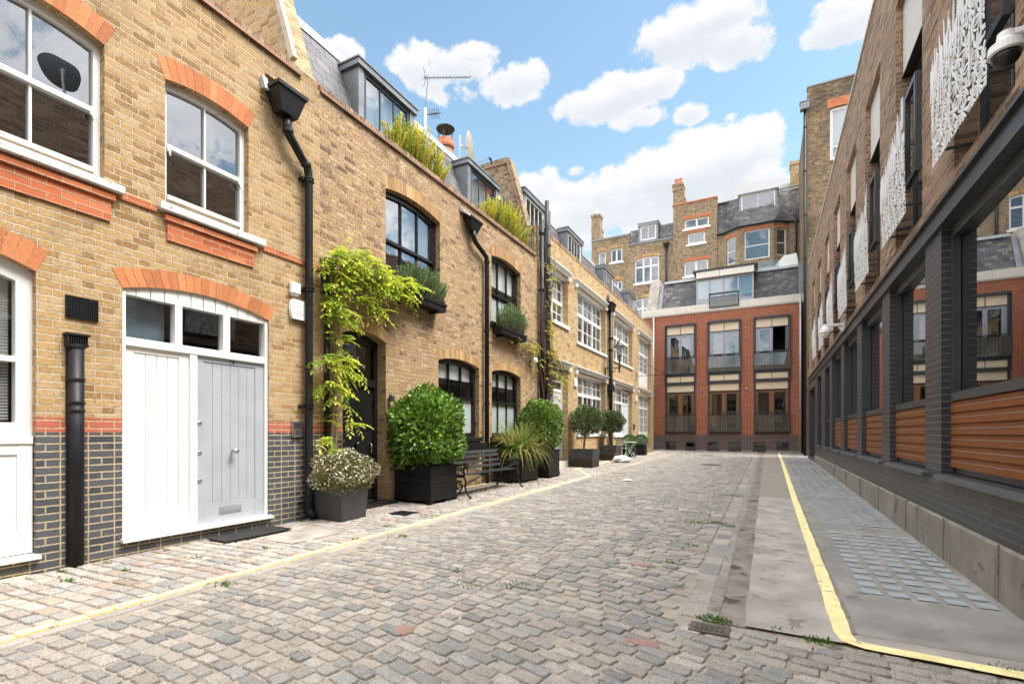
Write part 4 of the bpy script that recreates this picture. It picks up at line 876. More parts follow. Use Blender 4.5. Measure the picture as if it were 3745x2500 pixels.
# ------------------------------------------------------------------ white laser-cut screens
def screen(u0, u1, seed, label):
    rr = random.Random(seed); z0 = 4.07; d = .15; mb = MB(); cnt = [0]
    def blade(u, z, ang, L, w, hook=0):
        cnt[0] += 1; dd = d + cnt[0] * .00006; k = 5; L = min(L, (5.62 - z) / max(.3, math.cos(ang)))
        le, ri = [], []
        for i in range(k + 1):
            s_ = i / k; ww = w * (math.sin(math.pi * (.12 + .85 * s_)) ** .7) * .5; a2 = ang + hook * s_
            cu, cz = u + math.sin(a2) * L * s_, z + math.cos(a2) * L * s_
            le.append((cu - math.cos(a2) * ww, cz + math.sin(a2) * ww)); ri.append((cu + math.cos(a2) * ww, cz - math.sin(a2) * ww))
        cl = lambda p: (min(max(p[0], u0), u1), max(p[1], z0))
        pts = [cl(p) for p in le + ri[::-1]]
        mb.prism(F, pts, dd, dd + .006)
    W = u1 - u0
    topf = lambda u: 5.10 + .40 * min(1, max(0, 1 - (u - u0) / W)) ** 1.2
    # fan-leaved flower heads: every cell of a jittered net is filled with wedge petals parted by slits
    P = []; row = 0; zz = z0 + .06
    while zz < 5.05:
        uu = u0 - .05 + (.09 if row % 2 else 0)
        while uu < u1 + .08:
            q = (uu + rr.uniform(-.04, .04), zz + rr.uniform(-.05, .05))
            if q[1] < topf(q[0]) - .12: P.append(q)
            uu += .185
        zz += .185; row += 1
    for (cu_, cz_) in P:
        m_ = rr.randint(9, 12); ph = rr.uniform(0, .7); N_ = [(x - cu_, z - cz_) for x, z in P if (x, z) != (cu_, cz_) and abs(x - cu_) < .5 and abs(z - cz_) < .5]
        def reach(an):
            dx, dz = math.sin(an), math.cos(an); r_ = .21 + .10 * max(0, dz)
            for x, z in N_:
                t_ = x * dx + z * dz
                if t_ > 1e-6: r_ = min(r_, (x * x + z * z) / 2 / t_ + .012)
            return r_
        for k in range(m_):
            an = ph + 2 * math.pi * k / m_ + rr.uniform(-.08, .08); w_ = math.pi / m_ * rr.uniform(.44, .70); R_ = reach(an) * rr.uniform(.86, 1.06); cl = lambda x, z: (min(max(x, u0), u1), max(z, z0))
            pol = [cl(cu_ + s_ * math.sin(an + q), cz_ + s_ * math.cos(an + q)) for s_, q in ((.004, -.5), (R_ * .62, -w_), (R_ * .9, -w_ * .62), (R_, 0), (R_ * .9, w_ * .62), (R_ * .62, w_), (.004, .5))]
            if max(x for x, z in pol) - min(x for x, z in pol) > .004 and max(z for x, z in pol) - min(z for x, z in pol) > .004: cnt[0] += 1; mb.prism(F, pol, d + cnt[0] * .00005, d + .006 + cnt[0] * .00005)
    # reeds rising past them to a ragged top
    n = int(W / .062)
    for i in range(n):
        u = u0 + W * (i + .5) / n; tz = topf(u) + rr.uniform(-.10, .06)
        blade(u, tz - rr.uniform(.32, .5), rr.uniform(-.12, .12), .42, rr.uniform(.026, .04), rr.uniform(-.1, .1))
        if i % 4 == 0: blade(u, z0 + rr.uniform(.1, .7), rr.uniform(-.1, .1), .5, .02)
    s_ = thing('laser_cut_screen', label, 'screen', F((u0 + u1) / 2, d, z0), 'white laser-cut screens along the upper windows')
    mb.build('cut_panel', m_screen, s_)
    for uu in (u0 + .08, u1 - .1):
        for zz in (4.2, 4.95): mb = MB(); mb.bx(F, uu, uu + .025, -.19, d - .004, zz, zz + .025); mb.build('bracket', m_anth, s_)
m_screen = paint('white_powder_coat', (.80, .80, .79), .35, var=.02)
LBL = ['white laser-cut screen of reeds and flowers, the largest one, beside the near security camera', 'white laser-cut screen, second nearest, next after the largest one', 'white laser-cut screen, third from the near end of the row', 'white laser-cut screen directly above the far security camera', 'white laser-cut screen just beyond the far security camera', 'white laser-cut screen second from the far end of the row', 'white laser-cut screen, last narrow one at the far end of the row']
for k in range(7): screen(7.785 + PI * (k - 1), 9.20 + PI * (k - 1), 20 + k, LBL[k])

# ------------------------------------------------------------------ security cameras on the right
def dome_cam(label, u, z, arm, s=1.0, sticker=False, upd=0):
    c = thing('security_camera', label, 'camera', F(u, 0, z))
    mb = MB(); mb.bx(F, u - .05 * s, u + .05 * s, .002, .03, z - .14 * s, z + .05 * s); mb.bx(F, u - .04 * s, u + .04 * s, .03, arm, z - .015 * s, z + .03 * s)
    mb.prism(lambda a, b, c_: F(u - .012 + b, a, c_), [(.03, z - .13 * s), (.03, z - .02 * s), (.12 * s, z - .0151 * s)], 0, .024); mb.build('wall_arm', m_plast, c, bevel=.008)
    x, y, zz = F(u, arm, z)
    mb = MB(); mb.lathe((x, y, zz), [(.05 * s, .03 * s), (.055 * s, -.02 * s), (.07 * s, -.05 * s), (.10 * s, -.06 * s), (.105 * s, -.12 * s), (.095 * s, -.13 * s)], 24); mb.build('housing', m_plast, c, smooth=False)
    mb = MB(); mb.lathe((x, y, zz - .131 * s), [(.085 * s, 0), (.083 * s, -.03 * s), (.062 * s, -.065 * s), (.03 * s, -.083 * s), (.005 * s, -.087 * s)], 24); mb.build('dome', m_plast if sticker else m_black, c, smooth=True)
    if sticker: mb = MB(); mb.lathe((x - .03, y - .082 * s, zz - .15 * s), [(.022, -.004), (.022, .004)], 12, axis='-y'); mb.build('sticker', paint('warning_yellow', (.75, .60, .04), .5), c)
dome_cam('white dome security camera on an arm close to the largest screen', 4.2, 3.80, .36, .85); dome_cam('white dome security camera with a yellow sticker on the far brickwork', 14.6, 3.98, .40, 1.35, True)
# satellite dish standing on the roof edge, seen mirrored in the sash window
dsh = thing('satellite_dish', 'dark mesh satellite dish on a pole, mirrored in the nearest sash window', 'satellite dish', (3.1, 5.75, 8.8))
mb = MB(); mb.tube([(2.9, 5.75, 8.8), (2.9, 5.75, 10.45)], .035, 8); mb.tube([(2.9, 5.75, 10.4), (3.05, 5.75, 10.42)], .04, 8); mb.build('pole', m_silver, dsh)
mb = MB(); mb.lathe((3.06, 5.75, 10.45), [(.02, .0), (.22, -.02), (.36, -.06), (.42, -.10), (.43, -.10)], 28, axis='-x'); mb.build('reflector', m_dishd, dsh, smooth=True)
# ================================================================== PIPES AND FITTINGS ON THE LEFT FRONTS
F = FL(LX)
def pipe(th, F, pts, r, name='pipe', mat=None):
    mb = MB(); mb.tube([F(*p) for p in pts], r, 14); return mb.build(name, mat or m_iron, th, smooth=True)
def collar(par, F, u, d, z, r, ears=True):
    mb = MB(); mb.lathe(F(u, d, z), [(r, -.035), (r * 1.28, -.03), (r * 1.28, -.012), (r * 1.12, -.008), (r * 1.12, .008), (r * 1.28, .012), (r * 1.28, .03), (r, .035)], 16)
    if ears: mb.bx(F, u - r * 1.9, u + r * 1.9, .003, .02, z - .02, z + .02); mb.bx(F, u - r * 1.9, u - r * 1.5, .02, d, z - .018, z + .018)
    return mb.build('collar', m_iron, par)
def hopper_bx(par, F, u0, u1, z0, z1, dn):
    mb = MB(); s = .09
    mb.hexa([F(u0 + s, .06, z0), F(u1 - s, .06, z0), F(u1 - s, dn - .06, z0), F(u0 + s, dn - .06, z0), F(u0, .02, z1 - .05), F(u1, .02, z1 - .05), F(u1, dn, z1 - .05), F(u0, dn, z1 - .05)])
    mb.bx(F, u0 - .02, u1 + .02, .01, dn + .02, z1 - .049, z1); return mb.build('hopper_head', m_iron, par)
p1 = thing('drainpipe', 'black drainpipe with a big boxy hopper head, right of the grey front door', 'drainpipe', F(5.113, .1, .05))
pipe(p1, F, [(4.70, .15, 5.74), (4.70, .15, 5.60), (4.74, .14, 5.52), (4.98, .12, 5.30), (5.08, .11, 5.22), (5.113, .1, 5.08), (5.113, .1, .20), (5.115, .12, .12), (5.12, .2, .06)], .058)
hopper_bx(p1, F, 4.46, 4.90, 5.74, 6.08, .30)
for z in (5.05, 3.43, 1.70, .27): collar(p1, F, 5.113, .1, z, .058)
mb = MB(); mb.lathe(F(4.72, .145, 5.56), [(.058, -.03), (.072, -.02), (.072, .02), (.058, .03)], 14); mb.lathe(F(5.05, .115, 5.25), [(.058, -.03), (.072, -.02), (.072, .02), (.058, .03)], 14); mb.build('joint_ring', m_iron, p1)
mb = MB(); mb.hexa([F(4.40, .0, 6.02), F(4.47, .0, 6.02), F(4.47, .10, 5.99), F(4.40, .10, 5.99), F(4.39, -.05, 6.17), F(4.46, -.05, 6.17), F(4.46, .05, 6.17), F(4.39, .05, 6.17)]); mb.build('lead_flap', m_leadl, p1)
p2_ = thing('drainpipe', 'black drainpipe with a small hopper head rising behind the garden bench', 'drainpipe', F(10.35, .1, .1))
pipe(p2_, F, [(9.68, .13, 5.95), (9.70, .13, 5.82), (9.80, .12, 5.74), (10.2, .1, 5.62), (10.33, .1, 5.56), (10.35, .1, 5.45), (10.35, .1, .06)], .055)
hopper_bx(p2_, F, 9.46, 9.93, 5.96, 6.22, .22)
mb = MB(); mb.hexa([F(9.3, .02, 6.30), F(9.86, .02, 6.30), F(9.86, .2, 6.2), F(9.4, .2, 6.2), F(9.27, .0, 6.42), F(9.80, .0, 6.40), F(9.86, .2, 6.22), F(9.4, .2, 6.22)]); mb.build('lead_chute', m_leadl, p2_)
for z in (5.45, 3.79, 2.02): collar(p2_, F, 10.35, .1, z, .055, False)
p4_ = thing('soil_vent_pipe', 'fat black pipe with a grilled head set into brickwork left of the doors', 'pipe', F(2.36, .03, 0))
pipe(p4_, F, [(2.36, .03, -.03), (2.36, .03, 2.16)], .066)
for z in (2.16, 1.83, 1.60, 1.52): mb = MB(); mb.lathe(F(2.36, .03, z), [(.066, -.02), (.074, -.012), (.074, .012), (.066, .02)], 16); mb.build('collar', m_iron, p4_)
mb = MB(); mb.bx(F, 2.275, 2.445, -.05, .085, 2.16, 2.185); mb.bx(F, 2.265, 2.455, -.05, .10, 2.265, 2.285)
for i in range(9): mb.bx(F, 2.28 + i * .0185, 2.288 + i * .0185, -.04, .09, 2.185, 2.265)
mb.build('grilled_head', m_iron, p4_)
mb = MB(); mb.bx(F, 2.288, 2.298, .002, .006, -.2, 2.2); mb.bx(F, 2.424, 2.436, .002, .006, -.2, 2.2); mb.build('chase_edge', m_room, p4_)
gr = thing('air_vent', 'black perforated air brick high on the brick pier above the fat pipe', 'air vent', F(2.42, 0, 2.55))
mb = MB(); mb.bx(F, 2.286, 2.552, .001, .006, 2.446, 2.666); mb.build('back_plate', m_room, gr)
mb = MB()
for i in range(15): mb.bx(F, 2.286 + i * .0185, 2.293 + i * .0185, .006, .02, 2.446, 2.666)
for i in range(12): mb.bx(F, 2.286, 2.552, .006, .0185, 2.446 + i * .0193, 2.4535 + i * .0193)
mb.build('grille', m_iron, gr)
sb = thing('sensor_box', 'small square white box above the alarm box beside the black drainpipe', 'sensor', F(4.92, 0, 3.33)); mb = MB(); mb.bx(F, 4.84, 5.0, .003, .07, 3.33, 3.488); mb.build('cover', m_plast, sb, bevel=.012)
mb = MB(); mb.bx(F, 4.86, 4.98, .003, .05, 3.31, 3.3295); mb.build('base', m_plast, sb)
al = thing('alarm_box', 'white rounded burglar alarm box with a phone number on its face', 'alarm box', F(4.967, 0, 2.97))
mb = MB(); sh = [(-.095, 0), (.095, 0), (.112, .05), (.122, .13), (.112, .21), (.095, .262), (-.095, .262), (-.112, .21), (-.122, .13), (-.112, .05)]
mb.prism(F, [(4.967 + a, 2.972 + b) for a, b in sh], .015, .065); mb.build('cover', m_plast, al, bevel=.01)
mb = MB(); mb.prism(F, [(4.962 + a * .98, 2.968 + b) for a, b in sh], .002, .0148); mb.build('base', m_black, al)
mb = MB(); text_into(mb, '01752', F, 4.975, .0662, 3.075, .036, spacing=1.25); text_into(mb, '848230', F, 4.975, .0662, 3.035, .036, spacing=1.25)
for i, w in enumerate((.13, .10, .11)): text_into(mb, ('FIRE & SECURITY', 'INTRUDER', 'CCTV  ACCESS')[i], F, 4.972, .0662, 3.165 - i * .02, .014)
mb.build('lettering', m_steel, al)
ic = thing('intercom_panel', 'steel intercom panel on the brick pier between the grey door and the drainpipe', 'intercom', F(4.967, 0, 1.24))
mb = MB(); mb.bx(F, 4.885, 5.05, .002, .04, 1.24, 1.475); mb.build('panel', m_chrome, ic, bevel=.004)
mb = MB(); mb.bx(F, 4.905, 5.03, .04, .043, 1.37, 1.45); mb.bx(F, 4.945, 4.99, .04, .044, 1.29, 1.315); mb.bx(F, 4.945, 4.99, .04, .044, 1.33, 1.345); mb.build('keypad', m_steel, ic)
ul = thing('wall_light', 'small dark cylindrical wall light right of the black front door', 'wall light', F(6.97, .05, 1.88))
mb = MB(); mb.lathe(F(6.97, .07, 1.88), [(.05, 0), (.05, .10), (.03, .125)], 14); mb.bx(F, 6.95, 6.99, .003, .04, 1.9, 1.96); mb.build('body', m_anth, ul)
wc = thing('security_camera', 'small white ball camera on the left wall beside the ivy-covered pipes', 'camera', F(13.0, .1, 3.42))
mb = MB(); mb.lathe(F(13.05, .12, 3.42), [(.01, -.10), (.06, -.09), (.095, -.05), (.10, 0), (.09, .05), (.05, .08)], 18); mb.bx(F, 13.0, 13.1, .003, .09, 3.43, 3.47); mb.build('body', m_plast, wc, smooth=True)
for lab, u, z0, z1, m, nm, cat in (('white rounded box on the brick pier right of the pale front door', 16.78, 2.97, 3.27, m_plast, 'alarm_box', 'alarm box'), ('white rounded box on the brick pier left of the glazed double doors', 26.0, 2.97, 3.27, m_plast, 'alarm_box', 'alarm box'), ('dark entry panel on the brick pier right of the pale front door', 16.73, 1.40, 1.66, m_steel, 'intercom_panel', 'intercom'), ('dark entry panel on the brick pier left of the glazed double doors', 25.54, 1.49, 1.75, m_steel, 'intercom_panel', 'intercom')):
    q = thing(nm, lab, cat, F(u, 0, z0)); w = .13 if m is m_plast else .1
    mb = MB(); mb.bx(F, u - w, u + w, .003, .06, z0, z1); mb.build('cover', m, q, bevel=.02 if m is m_plast else .004)
    if m is m_steel: mb = MB(); mb.bx(F, u - .06, u + .06, .06, .063, z0 + .15, z0 + .22); mb.build('keypad', m_black, q)
# the cluster of three pipes with creeper
for lab, pts, r, cs in (('black pipe, left of the three ivy-clad pipes and shortest', [(13.60, .12, .1), (13.60, .12, 7.72)], .07, (7.3, 5.6, 3.9, 2.3)),
                        ('middle black pipe of the ivy-clad trio, tallest, bent near its top', [(13.86, .14, .1), (13.84, .14, 7.3), (13.92, .14, 7.55), (13.93, .14, 8.42)], .065, (6.9, 4.8)),
                        ('black pipe, right of the three ivy-clad pipes', [(14.08, .12, .1), (14.08, .12, 8.16)], .07, (7.1, 5.3, 2.6))):
    q = thing('drainpipe', lab, 'drainpipe', F(pts[0][0], .1, .1), 'three pipes at the house join'); pipe(q, F, pts, r)
    for z in cs: collar(q, F, pts[1][0], .12, z, r, False)
q = thing('drainpipe', 'black drainpipe with a hopper head behind the lantern, between the white casement houses', 'drainpipe', F(20.95, .12, .2))
pipe(q, F, [(20.95, .12, .15), (20.95, .12, 6.6)], .085); pipe(q, F, [(20.72, .08, 6.7), (20.72, .08, 7.22)], .05, 'vent_stub')
hopper_bx(q, F, 20.66, 21.3, 6.58, 6.93, .26)
for z in (5.4, 4.9, 2.9): collar(q, F, 20.95, .12, z, .085, False)
mb = MB(); mb.bx(F, 20.8, 21.1, .02, .24, 3.1, 3.42); mb.build('inspection_box', m_iron, q, bevel=.02)
# lantern
ln = thing('wall_lantern', 'black street lantern on a wall bracket beside the far drainpipe', 'lantern', F(20.5, 0, 4.0))
lx, ly = LX + .62, 20.5
mb = MB(); mb.bx(F, 20.46, 20.54, .003, .03, 3.60, 4.10); mb.tube([F(20.5, .02, 4.06), F(20.5, .66, 4.06)], .022, 8); mb.tube([F(20.5, .03, 3.66), F(20.5, .2, 3.72), F(20.5, .42, 3.95), F(20.5, .5, 4.05)], .014, 8); mb.tube([(lx, ly, 3.86), (lx, ly, 4.52)], .035, 10); mb.lathe((lx, ly, 4.06), [(.05, -.05), (.05, .05)], 10); mb.build('bracket', m_lantern, ln)
mb = MB(); mb.lathe((lx, ly, 4.50), [(.05, 0), (.09, .03), (.10, .05), (.06, .06)], 16); mb.lathe((lx, ly, 4.93), [(.27, 0), (.27, .012), (.25, .02), (.15, .09), (.11, .14), (.06, .20), (.03, .23), (.035, .27), (.01, .33)], 20)
for k in range(6): a = k * math.pi / 3; mb.tube([(lx + .08 * math.cos(a), ly + .08 * math.sin(a), 4.55), (lx + .155 * math.cos(a), ly + .155 * math.sin(a), 4.93)], .008, 5)
mb.build('lamp_head', m_lantern, ln)
mb = MB(); mb.lathe((lx, ly, 4.555), [(.075, 0), (.15, .372)], 18); mb.build('lamp_glass', m_gclear, ln, smooth=True)
mb = MB(); mb.lathe((lx, ly, 4.6), [(.02, 0), (.025, .12), (.03, .2), (.01, .24)], 10); mb.build('bulb', m_plast, ln, smooth=True)
# bracket wire
q = thing('wire_bracket', 'thin dark sign bracket with stay sticking out from the far end house', 'bracket', F(26.2, 0, 4.3))
mb = MB(); mb.tube([F(26.1, 0, 4.3), F(26.1, 1.5, 4.32)], .014, 6); mb.tube([F(26.1, .02, 5.3), F(26.1, 1.42, 4.33)], .012, 6); mb.tube([F(26.1, .012, 4.05), F(26.1, .012, 4.55)], .015, 6); mb.build('bracket', m_iron, q)
# pipes of the end building and tower
for nm, lab, x, y, z0, z1, rr_, m in (('drainpipe', 'galvanised drainpipe at the left edge of the red brick front', -6.6, 32.88, .2, 8.86, .05, m_silver), ('drainpipe', 'galvanised drainpipe at the right edge of the red brick front', 1.70, 32.88, .1, 9.35, .05, m_silver), ('drainpipe', 'tall black drainpipe running up the corner of the very tall blackened house', 1.76, 30.05, .05, 18.4, .07, m_iron)):
    q = thing(nm, lab, 'drainpipe', (x, y, z0)); mb = MB(); mb.tube([(x, y, z0), (x, y, z1)], rr_, 12); mb.build('pipe', m, q, smooth=True)
    for z in np.arange(z0 + 1.2, z1, 2.3): mb = MB(); mb.lathe((x, y, z), [(rr_, -.03), (rr_ * 1.3, -.025), (rr_ * 1.3, .025), (rr_, .03)], 12); mb.build('collar', m, q)
    if m is m_iron: mb = MB(); mb.box(x - .22, x + .2, y - .18, y + .15, z1 - .15, z1 + .2); mb.box(x - .25, x + .23, y - .21, y + .15, z1 + .2, z1 + .25); mb.build('hopper_head', m_lead, q)
q = thing('drainpipe', 'black drainpipe with hopper head on the sooty brick house behind', 'drainpipe', (-6.68, 37.9, 9.4)); mb = MB(); mb.tube([(-6.68, 37.88, 9.4), (-6.68, 37.88, 15.1)], .07, 10); mb.build('pipe', m_iron, q, smooth=True)
mb = MB(); mb.hexa([(-6.78, 37.8, 15.1), (-6.58, 37.8, 15.1), (-6.58, 37.95, 15.1), (-6.78, 37.95, 15.1), (-6.92, 37.65, 15.42), (-6.44, 37.65, 15.42), (-6.44, 37.95, 15.42), (-6.92, 37.95, 15.42)]); mb.build('hopper_head', m_iron, q)
q = thing('drainpipe', 'thin black drainpipe right of the curved bay on the house behind', 'drainpipe', (1.72, 37.6, 13)); mb = MB(); mb.tube([(1.6, 37.7, 15.4), (1.72, 37.7, 15.2), (1.72, 37.7, 11.4)], .06, 10); mb.build('pipe', m_iron, q, smooth=True)
for i, x in enumerate((-3.665, -1.096)):
    q = thing('wall_light', 'small grey box light on the red brick between the ' + ('left and middle' if i == 0 else 'middle and right') + ' bays', 'wall light', (x, 32.95, 3.9), 'small lights on the red brick front'); mb = MB(); mb.box(x - .045, x + .045, 32.87, 32.997, 3.91, 4.07); mb.build('body', m_alu, q, bevel=.008)
    mb = MB(); mb.box(x - .03, x + .03, 32.89, 32.98, 3.9, 3.9095); mb.build('lamp_glass', m_frost, q)

# ------------------------------------------------------------------ roof clutter of the black-windowed house
q = thing('tv_aerial', 'white mast with a long thin television aerial above the slate roof', 'aerial', (-9, 11.86, 8.5))
mb = MB(); mb.tube([(-9, 11.86, 8.5), (-9, 11.78, 10.92)], .032, 8); mb.build('mast', m_plast, q, smooth=True)
mb = MB(); mb.tube([(-9, 11.78, 10.92), (-9, 11.9, 11.8), (-9, 11.86, 11.95)], .012, 5); A = Vector((-9, 11.75, 11.80)); B = Vector((-9, 14.25, 13.42)); mb.tube([A, B], .012, 5)
for i in range(12): p = A.lerp(B, i / 11); mb.tube([p - Vector((.09, 0, .0)), p + Vector((.09, 0, .0))], .008, 5); mb.tube([p - Vector((0, .03, -.05)), p + Vector((0, .03, -.05))], .007, 5)
for s_ in (-1, 1): mb.tube([A + Vector((0, .05, .0)), A + Vector((0, -.05, s_ * .28))], .008, 5)
mb.build('aerial', m_steel, q)
mb = MB(); A = Vector((-9, 11.8, 10.75)); B = Vector((-9, 12.45, 11.15)); mb.tube([A, B], .01, 5)
for i in range(6): p = A.lerp(B, .3 + i * .14); mb.tube([p - Vector((0, -.04, .14)), p + Vector((0, -.04, .14))], .008, 5); mb.tube([p - Vector((.1, 0, 0)), p + Vector((.1, 0, 0))], .008, 5)
mb.build('small_aerial', m_steel, q)
q = thing('chimney_pot', 'terracotta chimney pot with a black cowl behind the slate ridge', 'chimney pot', (-8.5, 12.1, 8.5))
mb = MB(); mb.lathe((-8.5, 12.1, 8.82), [(.26, 0), (.24, .2), (.22, .9), (.27, .98), (.27, 1.08), (.21, 1.10), (.21, 1.2)], 18); mb.build('pot', m_terra, q)
mb = MB(); mb.lathe((-8.5, 12.1, 10.3), [(.26, 0), (.28, .03), (.18, .10), (.03, .14)], 18); mb.build('cowl', m_black, q)
mb = MB()
for k in range(4): a = k * math.pi / 2 + .4; mb.tube([(-8.5 + .2 * math.cos(a), 12.1 + .2 * math.sin(a), 9.92), (-8.5 + .2 * math.cos(a), 12.1 + .2 * math.sin(a), 10.3)], .014, 5)
mb.lathe((-8.5, 12.1, 9.77), [(.235, -.05), (.245, 0), (.235, .05)], 18); mb.build('cowl_strut', m_black, q)
q = thing('satellite_dish', 'beige satellite dish seen edge-on above the second dormer', 'satellite dish', (-7.55, 12.1, 8.3))
c0 = Vector((-7.6, 12.05, 9.5)); mb = MB(); mb.tube([(-7.75, 11.75, 8.3), (-7.75, 11.75, 9.75)], .025, 8); mb.tube([(-7.75, 11.75, 9.45), (-7.62, 11.95, 9.45)], .03, 8); mb.build('pole', m_silver, q)
mb = MB(); mb.lathe((0, 0, 0), [(.0, .10), (.25, .08), (.42, .02), (.47, -.03), (.48, -.03)], 28, axis='-y')
mt = Matrix.Translation(c0) @ Vector((.80, .56, .22)).to_track_quat('-Y', 'Z').to_matrix().to_4x4() @ Matrix.Scale(-1, 4, (0, 1, 0))
mb.v = [tuple(mt @ Vector(v)) for v in mb.v]; mb.build('reflector', m_dish, q, smooth=True)
mb = MB(); mb.tube([c0 + Vector((.0, .1, -.42)), c0 + Vector((.05, .75, .02)), c0 + Vector((.05, 1.0, .22))], .014, 6); mb.tube([c0 + Vector((.05, 1.0, .22)), c0 + Vector((.05, 1.12, .2)), c0 + Vector((.05, 1.16, .08))], .035, 8); mb.build('feed_arm', m_steel, q)

# ================================================================== POTS, TROUGHS, FURNITURE
def tapered(mb, x0, x1, y0, y1, z0, z1, e=0.0, m=0):
    mb.hexa([(x0, y0, z0), (x1, y0, z0), (x1, y1, z0), (x0, y1, z0), (x0 - e, y0 - e, z1), (x1 + e, y0 - e, z1), (x1 + e, y1 + e, z1), (x0 - e, y1 + e, z1)], m)
def pot(name, label, x0, x1, y0, y1, h, mat, e=0.0, rim=.03, feet=0, boards=0, z=None, group=None, lip=0):
    z = g((x0 + x1) / 2, (y0 + y1) / 2) if z is None else z
    t_ = thing(name, label, 'planter', ((x0 + x1) / 2, (y0 + y1) / 2, z), group); zb = z + feet
    mb = MB(); zt = z + h; w = rim
    def ring(zz): k = (zz - zb) / (zt - zb) * e; return x0 - k, x1 + k, y0 - k, y1 + k
    n = max(1, boards); hh = (zt - zb) / n
    for i in range(n):
        za = zb + i * hh + (.004 if i else 0); zc = zb + (i + 1) * hh
        a = ring(za); b = ring(zc); q = 0 if i % 2 else .0
        for (i0, i1, i2, i3) in ((0, 1, 0, 0), ):
            mb.hexa([(a[0], a[2], za), (a[1], a[2], za), (a[1], a[2] + w, za), (a[0], a[2] + w, za), (b[0], b[2], zc), (b[1], b[2], zc), (b[1], b[2] + w, zc), (b[0], b[2] + w, zc)])
            mb.hexa([(a[0], a[3] - w, za), (a[1], a[3] - w, za), (a[1], a[3], za), (a[0], a[3], za), (b[0], b[3] - w, zc), (b[1], b[3] - w, zc), (b[1], b[3], zc), (b[0], b[3], zc)])
            mb.hexa([(a[0], a[2] + w, za), (a[0] + w, a[2] + w, za), (a[0] + w, a[3] - w, za), (a[0], a[3] - w, za), (b[0], b[2] + w, zc), (b[0] + w, b[2] + w, zc), (b[0] + w, b[3] - w, zc), (b[0], b[3] - w, zc)])
            mb.hexa([(a[1] - w, a[2] + w, za), (a[1], a[2] + w, za), (a[1], a[3] - w, za), (a[1] - w, a[3] - w, za), (b[1] - w, b[2] + w, zc), (b[1], b[2] + w, zc), (b[1], b[3] - w, zc), (b[1] - w, b[3] - w, zc)])
    mb.build('box', mat, t_, bevel=.005)
    mb = MB(); a = ring(zt - .05); mb.box(a[0] + w + .001, a[1] - w - .001, a[2] + w + .001, a[3] - w - .001, zb + .02, zt - .05); mb.build('soil', m_soil, t_)
    if lip:
        mb = MB()
        for q in ((x0 - .02, x1 + .02, y0 - .02, y0 + .05), (x0 - .02, x1 + .02, y1 - .05, y1 + .02), (x0 - .02, x0 + .05, y0 + .0501, y1 - .0501), (x1 - .05, x1 + .02, y0 + .0501, y1 - .0501)): mb.box(*q, zt + .001, zt + .03); 
        for q in ((x0 - .012, x1 + .012, y0 - .012, y0 - .001), (x0 - .012, x1 + .012, y1 + .001, y1 + .012), (x0 - .012, x0 - .001, y0, y1), (x1 + .001, x1 + .012, y0, y1)): mb.box(*q, zb - .01, zb + .055)
        mb.build('trim', mat, t_, bevel=.004)
    if feet:
        for i, (xx, yy) in enumerate(((x0, y0), (x1 - .09, y0), (x0, y1 - .09), (x1 - .09, y1 - .09))): mb = MB(); mb.box(xx, xx + .09, yy, yy + .09, z - .005, zb - .001); mb.build('foot', mat, t_)
    return t_
pot('square_planter', 'large black boarded square planter holding the nearest clipped laurel', -6.09, -5.27, 7.06, 7.88, .64, m_bplant, feet=.055, boards=4, lip=1, rim=.04)
pot('square_planter', 'black boarded planter of the long-leaved grass beside the bench', -6.0, -5.31, 10.75, 11.72, .55, m_bplant, feet=.05, boards=3, lip=1, rim=.035)
pot('square_planter', 'black boarded planter holding the laurel beyond the grass', -5.95, -5.19, 12.15, 12.92, .72, m_bplant, feet=.05, boards=4, lip=1, rim=.035)
pot('tapered_planter', 'dark grey tapered planter holding the white daisy bush', -6.06, -5.47, 5.20, 5.68, .46, m_fibre, e=.03)
pot('zinc_planter', 'dark zinc square planter under the nearer standard bay tree', -5.95, -5.20, 15.83, 16.56, .60, m_zinc, e=.045, rim=.02)
pot('zinc_planter', 'dark zinc square planter under the farther standard bay tree', -6.05, -5.42, 19.5, 20.35, .60, m_zinc, e=.04, rim=.02)
pot('box_planter', 'black square planter with the nearer clipped box ball', -5.85, -5.35, 22.2, 22.75, .52, m_bplant, rim=.02)
pot('box_planter', 'black square planter with the farther clipped box ball', -5.80, -5.30, 24.3, 24.85, .52, m_bplant, rim=.02)
for lab, u0, u1, z in (('black wooden window box under the big first-floor window', 7.02, 8.40, 3.78), ('black wooden window box under the second first-floor window', 10.78, 12.22, 3.80)):
    t_ = thing('window_box', lab, 'window box', F((u0 + u1) / 2, .14, z)); mb = MB()
    mb.bx(F, u0, u1, .24, .27, z, z + .17); mb.bx(F, u0, u1, .03, .05, z, z + .17); mb.bx(F, u0, u0 + .025, .05, .24, z, z + .17); mb.bx(F, u1 - .025, u1, .05, .24, z, z + .17); mb.bx(F, u0 + .025, u1 - .025, .05, .24, z, z + .02); mb.bx(F, u0 - .015, u1 + .015, .2701, .285, z + .11, z + .17); mb.build('box', m_bplant, t_, bevel=.004)
    mb = MB(); mb.bx(F, u0 + .026, u1 - .026, .051, .239, z + .02, z + .14); mb.build('soil', m_soil, t_)
    for uu in (u0 + .2, u1 - .24): mb = MB(); mb.bx(F, uu, uu + .04, .003, .22, z - .05, z - .001); mb.build('bracket', m_black, t_)
